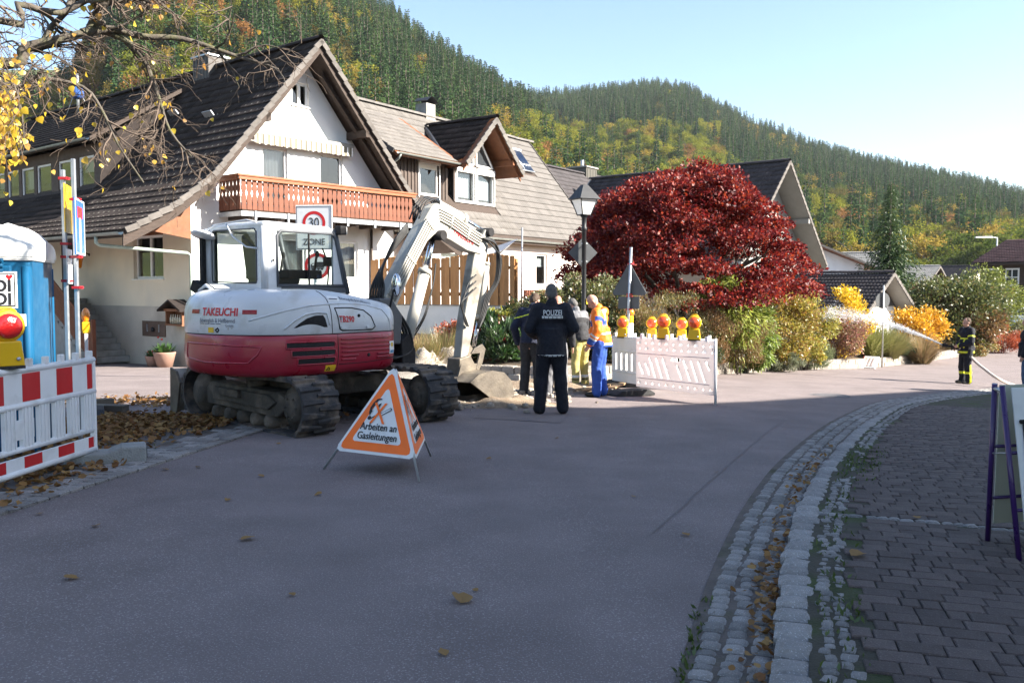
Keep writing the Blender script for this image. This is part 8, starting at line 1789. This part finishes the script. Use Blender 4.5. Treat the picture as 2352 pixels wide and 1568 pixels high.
for k in range(300):                                           # the leafy clusters at the far left
    a, b = (q.gauss(12, 20), q.gauss(275, 60)) if k < 245 else (q.gauss(70, 60), q.gauss(170, 55)); p = at(a, b, 7.0 + q.gauss(0, .35)) - O_; LP.append(p); LD.append(Vector((q.gauss(0, .4), q.gauss(0, .4), -1)))
    if k % 3 == 0: tw.tube([p, p + Vector((q.gauss(0, .1), q.gauss(0, .1), .12)), p + Vector((q.gauss(-.12, .1), q.gauss(0, .1), .3))], .003, 3, cap=False)
mb.build('trunk', M_bark2, lt_); tw.build('twigs', mat('twig_bark', (.115, .085, .065), .85, .2, 9), lt_)
P_, D_ = np.array(LP), norm(np.array(LD)); S_ = np.array([q.uniform(.032, .062) for _ in LP])[:, None]; q_ = norm(np.cross(D_, norm(nr.normal(size=D_.shape)))); n_ = np.cross(q_, D_) * S_; V = np.stack([P_, P_ + (D_ * .12 + q_ * .42) * S_ + n_ * .08, P_ + (D_ * .42 + q_ * .50) * S_ + n_ * .16, P_ + (D_ * .72 + q_ * .28) * S_ + n_ * .08, P_ + D_ * S_, P_ + (D_ * .72 - q_ * .28) * S_ + n_ * .08, P_ + (D_ * .42 - q_ * .50) * S_ + n_ * .16, P_ + (D_ * .12 - q_ * .42) * S_ + n_ * .08], 1).reshape(-1, 3); F = (np.arange(len(P_)) * 8)[:, None, None] + np.array([[0, 1, 2, 3], [0, 3, 4, 5], [0, 5, 6, 7]])[None]; F = F.reshape(-1, 4); kind(from_np('leaves', V, F, leafmat('linden_leaf', GR((.62, .42, .03), (.70, .52, .05), (.55, .33, .04), (.42, .20, .05)), .5), lt_), 'stuff')
# --- cars behind the hedge at the right edge
def car(label, p, rz, col, nm):
    t = thing('parked_car', label, 'car', p, rz, 'cars parked behind the hedge'); pm = mat('car_paint_' + nm, col, .25, .03, 3, coat=.6, spec=.5)
    lo = [(-2.1, .35), (-2.15, .65), (-2.0, .88), (-1.2, .95), (-.75, 1.38), (-.3, 1.46), (.8, 1.44), (1.5, 1.05), (2.0, .95), (2.1, .6), (2.05, .35)]
    mb = MB(); mb.prism(lo, (0, -.85, 0), X_, Z_, (0, 1.7, 0)); mb.build('body', pm, t, bevel=.08, seg=3)
    for pts in ([(-1.12, .97), (-.72, 1.34), (-.05, 1.38), (-.05, .97)], [(.02, .97), (.02, 1.38), (.75, 1.36), (1.35, 1.02), (1.3, .97)]):
        for y in (-.862, .852): g = MB(); g.prism(pts, (0, y, 0), X_, Z_, (0, .012, 0)); g.build('side_window', mat('car_glass', (.03, .04, .05), .08, 0, spec=.6), t)
    for x0, z0, x1, z1 in ((-1.22, .96, -.76, 1.38), (1.48, 1.07, .84, 1.44)):
        d = Vector((x1 - x0, 0, z1 - z0)); n_ = Vector((-d.z, 0, d.x)).normalized(); n_ = n_ if n_.z > 0 else -n_; g = MB(); c = [Vector((x0, -.7, z0)) + n_ * .012, Vector((x0, .7, z0)) + n_ * .012, Vector((x1, .62, z1)) + n_ * .012, Vector((x1, -.62, z1)) + n_ * .012]; g.add(c, [(0, 1, 2, 3)]); g.build('windscreen', mat('car_glass', (.03, .04, .05), .08, 0, spec=.6), t)
    for x_ in (-1.35, 1.3):
        for y in (-.82, .82): g = MB(); g.lathe([(.2, -.1), (.32, -.1), (.33, 0), (.32, .1), (.2, .1)], (x_, y, .33), 20, (0, 1, 0)); w_ = g.build('wheel', M_rubber, t); g = MB(); g.lathe([(.02, 0), (.2, .0), (.21, .02)], (x_, y * 1.1, .33), 16, (0, 1 if y > 0 else -1, 0)); g.build('rim', M_steel, w_)
    for y in (-.6, .6): g = MB(); g.box((-2.12, y, .72), (.08, .35, .14)); g.build('headlight', M_pvc, t, bevel=.02); g = MB(); g.box((2.07, y, .75), (.08, .3, .16)); g.build('tail_light', M_red, t, bevel=.02)
for (xx, yy, Y, c_, nm, lb_) in ((2372, 720, 53, (.62, .66, .70), 'silver', 'silver car parked behind the hedge, the higher one'), (2360, 745, 52, (.40, .47, .58), 'pale_blue', 'pale blue car parked just behind the clipped hedge')):
    p_ = at(xx, yy, Y); car(lb_, (p_.x, p_.y, -1.55 + (.75 if nm == 'silver' else 0)), R_(-20), c_, nm)
# ================================================================ wooded hills
def dec_proto(name, cols, seed, h=1.0, n=2600, wide=.36, sparse=False):
    r = np.random.default_rng(seed); NC = 46; ce = []
    while len(ce) < NC:
        p = r.normal(size=3); p /= np.linalg.norm(p); p *= r.uniform(.35, 1) ** .5
        if p[2] > -.8: ce.append((p[0] * wide * .8, p[1] * wide * .8, .58 + p[2] * .36))
    ce = np.array(ce); k = r.integers(0, NC, n); off = norm(r.normal(size=(n, 3))) * (r.random(n) ** .45)[:, None]; P = ce[k] + off * (r.uniform(.07, .15, NC)[k])[:, None] * np.array([1, 1, .8])
    D = norm(P - np.array([0, 0, .45])) * .6 + r.normal(size=(n, 3)) * .7; V, F = leaf_quads(P, D, r.uniform(.022, .048, n) * (1 if not sparse else .8), .75, .1, r); n0 = len(V)
    mb = MB(); mb.tube([(0, 0, -.03), (.01, 0, .3), (0, .01, .75)], [.022, .017, .006], 6)
    for i in range(9): a = i * 2.4; z = .28 + .05 * i; mb.tube([(0, 0, z), (math.cos(a) * wide * .4, math.sin(a) * wide * .4, z + .16), (math.cos(a) * wide * .7, math.sin(a) * wide * .7, z + .26)], [.009, .006, .002], 4)
    tv = np.array([tuple(p) for p in mb.v]); tf = [f for f in mb.f if len(f) == 4]; V = np.concatenate([V, tv]); F = np.concatenate([F, np.array(tf) + n0]); mi = np.array([0] * (len(F) - len(tf)) + [1] * len(tf))
    return proto_mesh(name, V, F, [leafmat(name, cols, .4, spec=.0, obj=True), M_bark], mi)
def proto_mesh(name, V, F, mats, mi):
    me = bpy.data.meshes.new(name); me.vertices.add(len(V)); me.vertices.foreach_set('co', V.astype(np.float32).ravel()); me.loops.add(F.size); me.loops.foreach_set('vertex_index', F.astype(np.int32).ravel()); me.polygons.add(len(F)); me.polygons.foreach_set('loop_start', np.arange(0, F.size, 4, dtype=np.int32))
    for m in mats: me.materials.append(m)
    me.polygons.foreach_set('material_index', mi.astype(np.int32)); me.update(); me.validate(); return me
def con_proto(name, cols, seed):
    r = np.random.default_rng(seed); P, D, S_ = conifer_arrays(1.0, .185, 26, 11, 4, seed, .082, .40, .80); P2 = np.repeat(P, 2, 0) + r.normal(0, .006, (len(P) * 2, 3)); D2 = np.repeat(D, 2, 0) + r.normal(0, .3, (len(P) * 2, 3))
    V, F = leaf_quads(P2, D2, np.repeat(S_, 2), .62, .06, r); n0 = len(V); mb = MB(); mb.tube([(0, 0, -.03), (0, 0, .98)], [.016, .003], 6); tv = np.array([tuple(p) for p in mb.v]); tf = [f for f in mb.f if len(f) == 4]
    V = np.concatenate([V, tv]); F = np.concatenate([F, np.array(tf) + n0]); mi = np.array([0] * (len(F) - len(tf)) + [1] * len(tf)); return proto_mesh(name, V, F, [leafmat(name, cols, .25, spec=.0, obj=True), M_bark], mi)
CON = [con_proto('spruce_dark', GR((.020, .044, .022), (.034, .068, .028), (.055, .095, .036)), 3), con_proto('spruce_green', GR((.030, .060, .024), (.050, .090, .032), (.075, .115, .038)), 4)]
TONES = {'green': ('green', GR((.055, .085, .018), (.085, .115, .024), (.12, .14, .03))), 'lime': ('yellow-green', GR((.14, .16, .022), (.20, .21, .028), (.27, .25, .035))), 'gold': ('golden yellow', GR((.22, .165, .035), (.30, .22, .045), (.35, .24, .05))), 'olive': ('olive brown', GR((.10, .095, .026), (.15, .125, .035), (.19, .14, .04))), 'rust': ('rusty orange', GR((.21, .11, .04), (.28, .14, .05), (.25, .15, .06)))}
DEC = {k: [dec_proto('crown_' + k, v[1], 10 + i * 3 + j) for j in range(2)] for i, (k, v) in enumerate(TONES.items())}
def species(px, py, r):
    "which tree stands where on the slopes"
    u = r.random()
    def dec(*w_): return r.choices(('green', 'lime', 'gold', 'olive', 'rust'), w_)[0]
    if px < 260: return ('c', None) if u < .15 else ('d', dec(1, 2, 3, 3, 1))
    if px < 720 and py < 330: return ('c', None) if u < (.52 if 560 < px or px < 330 else .26) else ('d', dec(6, 3, 1.2, 2.5, .6))
    if px < 860 and py > 60: return ('c', None) if u < .42 else ('d', dec(2, 4, 1, 3, 0))
    if px < 1250:
        edge = 30 + max(0, px - 880) * .52                         # golden fringe along the crest
        if px > 800 and py < edge + 42: return ('d', dec(1, 2, 4, 3, 2.5)) if u < .8 else ('c', None)
        if px > 1120 and py > 318: return ('d', dec(3, 5, 2, 1, .2)) if u < .88 else ('c', None)
        return ('c', None) if u < .93 else ('d', dec(1, 2, 1, 1, 1))
    if px < 1660:
        if py > 322: return ('d', dec(4, 5, 1.5, 1.5, .5)) if u < .90 else ('c', None)
        return ('c', None) if u < .93 else ('d', dec(1, 1, 2, 2, 0))
    lim = 372 + (px - 1560) * .22
    if 1690 < px < 1860 and py < 345 + (px - 1690) * .38: return ('d', dec(0, 1, 4, 3, 0)) if u < .6 else ('c', None)
    if py > lim + 40: return ('d', dec(5, 4, 1.6, 2, .6)) if u < .86 else ('c', None)
    if py > lim: return ('d', dec(3, 2, 2, 4, 1)) if u < .5 else ('c', None)
    return ('c', None) if u < .93 else ('d', dec(0, 1, 2, 2, 0))
HIDE = [(-200, 260), (0, 290), (470, 140), (738, 92), (835, 235), (1210, 325), (1310, 420), (1420, 415), (1560, 372), (1700, 430), (1815, 372), (1880, 560), (2352, 600), (2600, 560)]
rf = random.Random(5); trees = []
def project(p):
    c, s = math.cos(PITCH), math.sin(PITCH); Z_r = p[2] - CAMZ; dep = p[1] * c - Z_r * s; return CX + FPX * p[0] / dep, CY - FPX * (p[1] * s + Z_r * c) / dep
def scatter(r0, r1, step0, step1, xa, xb, crest):
    r_ = r0
    while r_ < r1:
        st = step0 + (step1 - step0) * (r_ - r0) / (r1 - r0); a0, a1 = math.atan((xa - CX) / FPX), math.atan((xb - CX) / FPX); na = max(1, int((a1 - a0) * r_ / st))
        for k in range(na):
            a = a0 + (a1 - a0) * (k + rf.random()) / na; rr = r_ + rf.uniform(-.6, .6) * st; x_, y_ = rr * math.sin(a), rr * math.cos(a); z_ = terrain(x_, y_)
            yield x_, y_, z_, rr
        r_ += st * .8
def add_zone(gen, which):
    for x_, y_, z_, rr in gen:
        px, py = project((x_, y_, z_)); h1_ = hill(rr, CX + FPX * x_ / y_, CREST1, *H1); h2_ = hill(rr, CX + FPX * x_ / y_, CREST2, *H2)
        if z_ < 1.0 and rr < 190: continue
        if which == 1 and h1_ < h2_: continue
        if which == 2 and h2_ <= h1_: continue
        kd, tone = species(px, py, rf); h_ = rf.uniform(15, 23) if kd == 'c' else rf.uniform(9, 15)
        if rr < 200: h_ *= .62 if kd == 'c' else .85
        tpx, tpy = project((x_, y_, z_ + h_))
        if tpy > lerp_tab(px, HIDE) + 10: continue               # wholly behind the houses
        trees.append((kd, tone, x_, y_, z_ - .4, h_, rr, px, py))
add_zone(scatter(118, 540, 5.6, 6.6, -220, 1750, CREST1), 1)
add_zone(scatter(180, 900, 6.4, 9.0, 900, 2600, CREST2), 2)
inview = lambda t: -30 < t[7] < 2382 and t[8] > -60
rest = {'c': [], 'd': []}; cnt = {'c': 0, 'd': 0}
for t in sorted(trees, key=lambda q: (not inview(q), q[6] / q[5])):
    kd = t[0]
    if cnt[kd] < 300 and inview(t):
        hh = 1 if hill(t[6], CX + FPX * t[2] / t[3], CREST1, *H1) >= hill(t[6], CX + FPX * t[2] / t[3], CREST2, *H2) else 2; f_ = (t[6] - (H1, H2)[hh - 1][0]) / 420
        place = ('at the foot of', 'low on', 'midway up')[min(2, int(max(0, f_) * 5))] + (' the steep hill behind the houses', ' the long ridge beyond the maple')[hh - 1]; size = 'tall' if t[5] > (19 if kd == 'c' else 12) else 'smaller'
        cnt[kd] += 1; me = rf.choice(CON if kd == 'c' else DEC[t[1]]); o = link('conifer' if kd == 'c' else 'broadleaf_tree', me); o.location = t[2:5]; s_ = t[5]; o.scale = (s_ * rf.uniform(.9, 1.2), s_ * rf.uniform(.9, 1.2), s_) if kd == 'c' else (s_ * rf.uniform(.95, 1.3), s_ * rf.uniform(.95, 1.3), s_); o.rotation_euler.z = rf.uniform(0, 6.28)
        lb_ = f"{size} {'dark green conifer' if kd == 'c' else TONES[t[1]][0] + ' broadleaf tree'} {place}"; tag(o, lb_, 'tree', 'forest: ' + lb_)
    else: rest[kd].append(t)
def scatter_nodes(name, pts, idx, scl, rot, meshes):
    me = bpy.data.meshes.new(name); me.vertices.add(len(pts)); me.vertices.foreach_set('co', np.array(pts, np.float32).ravel())
    for nm, ty, dat in (('idx', 'INT', np.array(idx, np.int32)), ('scl', 'FLOAT_VECTOR', np.array(scl, np.float32).ravel()), ('rot', 'FLOAT', np.array(rot, np.float32))):
        a = me.attributes.new(nm, ty, 'POINT'); a.data.foreach_set('vector' if ty == 'FLOAT_VECTOR' else 'value', dat)
    o = link(name, me); col = bpy.data.collections.new(name + '_kinds')
    for i, m in enumerate(meshes): p = bpy.data.objects.new(f'{name}_kind_{i:02d}', m); col.objects.link(p)
    ng = bpy.data.node_groups.new(name, 'GeometryNodeTree'); ng.interface.new_socket('Geometry', in_out='INPUT', socket_type='NodeSocketGeometry'); ng.interface.new_socket('Geometry', in_out='OUTPUT', socket_type='NodeSocketGeometry')
    N = ng.nodes; L = ng.links.new; gi, go = N.new('NodeGroupInput'), N.new('NodeGroupOutput'); ip = N.new('GeometryNodeInstanceOnPoints'); ci = N.new('GeometryNodeCollectionInfo'); ci.inputs['Collection'].default_value = col; ci.inputs['Separate Children'].default_value = True; ci.inputs['Reset Children'].default_value = True; ip.inputs['Pick Instance'].default_value = True
    def attr(nm, ty): q = N.new('GeometryNodeInputNamedAttribute'); q.data_type = ty; q.inputs['Name'].default_value = nm; return q.outputs[0]
    cx = N.new('ShaderNodeCombineXYZ'); L(attr('rot', 'FLOAT'), cx.inputs[2]); L(gi.outputs[0], ip.inputs['Points']); L(ci.outputs[0], ip.inputs['Instance']); L(attr('idx', 'INT'), ip.inputs['Instance Index']); L(cx.outputs[0], ip.inputs['Rotation']); L(attr('scl', 'FLOAT_VECTOR'), ip.inputs['Scale']); L(ip.outputs[0], go.inputs[0])
    md = o.modifiers.new('scatter', 'NODES'); md.node_group = ng; return kind(o, 'stuff')
for kd, nm in (('c', 'conifer_forest'), ('d', 'broadleaf_forest')):
    R = rest[kd]; ms = CON if kd == 'c' else [m for k in TONES for m in DEC[k]]; keys = list(TONES)
    idx = [rf.randint(0, 1) if kd == 'c' else keys.index(t[1]) * 2 + rf.randint(0, 1) for t in R]
    scl = [(t[5] * rf.uniform(.9, 1.25),) * 2 + (t[5],) for t in R]
    scatter_nodes(nm, [t[2:5] for t in R], idx, scl, [rf.uniform(0, 6.28) for _ in R], ms)
print('TREES', len(trees), cnt, {k: len(v) for k, v in rest.items()})
# ---- fallen leaves
M_fl = leafmat('fallen_leaf', GR((.19, .095, .038), (.28, .15, .052), (.37, .23, .09), (.14, .07, .03), (.24, .11, .04)), .2, spec=.1)
def curl_leaf(name, seed, s=.06):
    q = random.Random(seed); mb = MB(); out = [(0, -.5), (.28, -.38), (.45, -.05), (.36, .22), (.18, .36), (.0, .56), (-.18, .36), (-.38, .2), (-.44, -.08), (-.26, -.4)]; c = q.uniform(.3, .8)
    vs = [(a * s * q.uniform(.9, 1.1), b * s * q.uniform(.9, 1.1), s * (c * a * a + .35 * b * b * q.uniform(-.4, 1)) + .006) for a, b in out]; mb.add([(0, 0, .006)] + vs, [(0, 1 + i, 1 + (i + 1) % 10) for i in range(10)], 0, False); return mb.mesh(name, M_fl)
LM_ = [curl_leaf('fallen_leaf', k) for k in range(6)]
for (x_p, y_p, s_) in ((1060, 1380, 2.2), (568, 1240, 1.7), (222, 1210, 1.2), (162, 1330, 1.4), (732, 1137, 1.1), (1123, 1055, 1.0), (1279, 1008, .9), (523, 1150, 1.0), (600, 1095, 1.0), (1645, 1086, .9), (1575, 1230, 1.1), (1092, 1357, .7), (670, 1368, .8), (1018, 1502, 1.0), (312, 1075, 1.0), (380, 1080, 1.2), (150, 1107, 1.3), (455, 1075, 1.0), (90, 1182, 1.0), (1455, 1142, .8), (860, 1020, .8), (640, 1020, .9)):
    p = gp(x_p, y_p); o = link('fallen_leaf', rng.choice(LM_)); o.location = (p.x, p.y, G(p.x, p.y) + .006); o.scale = (s_,) * 3; o.rotation_euler = (rng.gauss(0, .2), rng.gauss(0, .2), rng.uniform(0, 6.28)); tag(o, 'single dry brown leaf lying on the grey asphalt', 'leaf', 'dry leaves scattered on the road')
for (x_p, y_p, s_) in ((1970, 1283, 2.0), (2105, 1190, 1.1), (2300, 1130, 1.0)):
    p = gp(x_p, y_p, .08); o = link('fallen_leaf', rng.choice(LM_)); k_, ky = kerb_y_of(p.x, p.y); o.location = (p.x, p.y, G(p.x, p.y) + kerb_h(ky) + .004); o.scale = (s_,) * 3; o.rotation_euler.z = rng.uniform(0, 6.28); tag(o, 'single dry tan leaf lying on the brown brick pavement', 'leaf', 'dry leaves on the pavement')
def litter(name, pts, smin, smax):
    V, F, off = [], [], 0
    for x_, y_, z_ in pts:
        me = rng.choice(LM_); v = np.array([q.co[:] for q in me.vertices]) * rng.uniform(smin, smax); a = rng.uniform(0, 6.28); E_ = np.array(Euler((rng.gauss(0, .45), rng.gauss(0, .45), a)).to_matrix()); V.append(v @ E_.T + np.array([x_, y_, z_ + .004])); F.append(np.array([q.vertices[:] for q in me.polygons]) + off); off += len(v)
    return kind(from_np(name, np.concatenate(V), np.concatenate(F), M_fl), 'stuff')
pts = []
for k in range(850):                                            # gutter
    s_ = KERB.at(0)[0]; t = rng.uniform(4, 15); p, d, rt = KERB.at(t)
    dens = .15 + .85 * math.exp(-((p.y - 4.6) / 1.3) ** 2) + .2 * math.exp(-((p.y - 8) / 1.2) ** 2)
    if rng.random() < dens: q = p + rt * (-abs(rng.gauss(0, .075)) - .005); pts.append((q.x, q.y, G(q.x, q.y) + .018 + rng.random() * .03))
litter('gutter_leaves', pts, .45, .95)
pts = []
for k in range(5200):
    c_ = rng.choice(((300, 968, .75, .35), (400, 975, .7, .3), (250, 985, .6, .4), (520, 968, .5, .2), (330, 925, 1.0, .35), (60, 1090, .4, .5), (210, 1010, .5, .5))); p = gp(c_[0], c_[1]); x_, y_ = p.x + rng.gauss(0, c_[2]), p.y + rng.gauss(0, c_[3] + .1)
    if x_ < -3.7 + .2 * (y_ - 7) * .2 or y_ > 11.5: pts.append((x_, y_, G(x_, y_) + .014 + abs(rng.gauss(0, .02))))
litter('leaf_litter', pts, .7, 1.4)
# moss and weeds in the joints by the kerb
P, D = [], []
for k in range(1700):
    t = rng.uniform(4, 15); p, d, rt = KERB.at(t); z_c = math.exp(-((p.y - 9.2) / .8) ** 2) * 1.5 + .25 + (1.2 if abs(p.y - 4.55) < .16 else 0)
    if rng.random() < z_c * .6: q = p + rt * rng.uniform(.19, .42 if p.y < 8 else .55); P.append((q.x, q.y, G(q.x, q.y) + kerb_h(p.y) - .008)); D.append((rng.gauss(0, .6), rng.gauss(0, .6), 1))
for k in range(380):
    t = rng.uniform(4, 9); p, d, rt = KERB.at(t); q = p + rt * (-.37 + rng.gauss(0, .02)); P.append((q.x, q.y, G(q.x, q.y))); D.append((rng.gauss(0, .6), rng.gauss(0, .6), 1))
for k in range(260): p = gp(355, 1125 - 5); x_, y_ = -3.98 + rng.gauss(0, .12), 9.0 + rng.gauss(0, .2); P.append((x_, y_, G(x_, y_))); D.append((rng.gauss(0, .5), rng.gauss(0, .5), 1))
P, D = np.array(P), np.array(D); V, F = leaf_quads(P, D, nr.uniform(.02, .05, len(P)), .4, .1); kind(from_np('weeds', V, F, leafmat('weed', GR((.04, .07, .015), (.07, .11, .02), (.10, .14, .03)), .3)), 'stuff')
# ================================================================ autumn haze in the valley
hm = bpy.data.materials.new('haze'); hm.use_nodes = True; t_ = hm.node_tree; t_.nodes.clear(); o1 = _n(t_, 'OutputMaterial'); pv_ = _n(t_, 'VolumePrincipled'); pv_.inputs['Color'].default_value = (.86, .92, 1, 1); pv_.inputs['Density'].default_value = .00009; pv_.inputs['Anisotropy'].default_value = .2; t_.links.new(pv_.outputs[0], o1.inputs['Volume'])
hz_top = max(v.co.z for v in bpy.data.objects['ground'].data.vertices) + 30
kind(MB().box((0, 0, (hz_top - 4) / 2), (4700, 4700, hz_top + 4)).build('haze', hm), 'stuff')
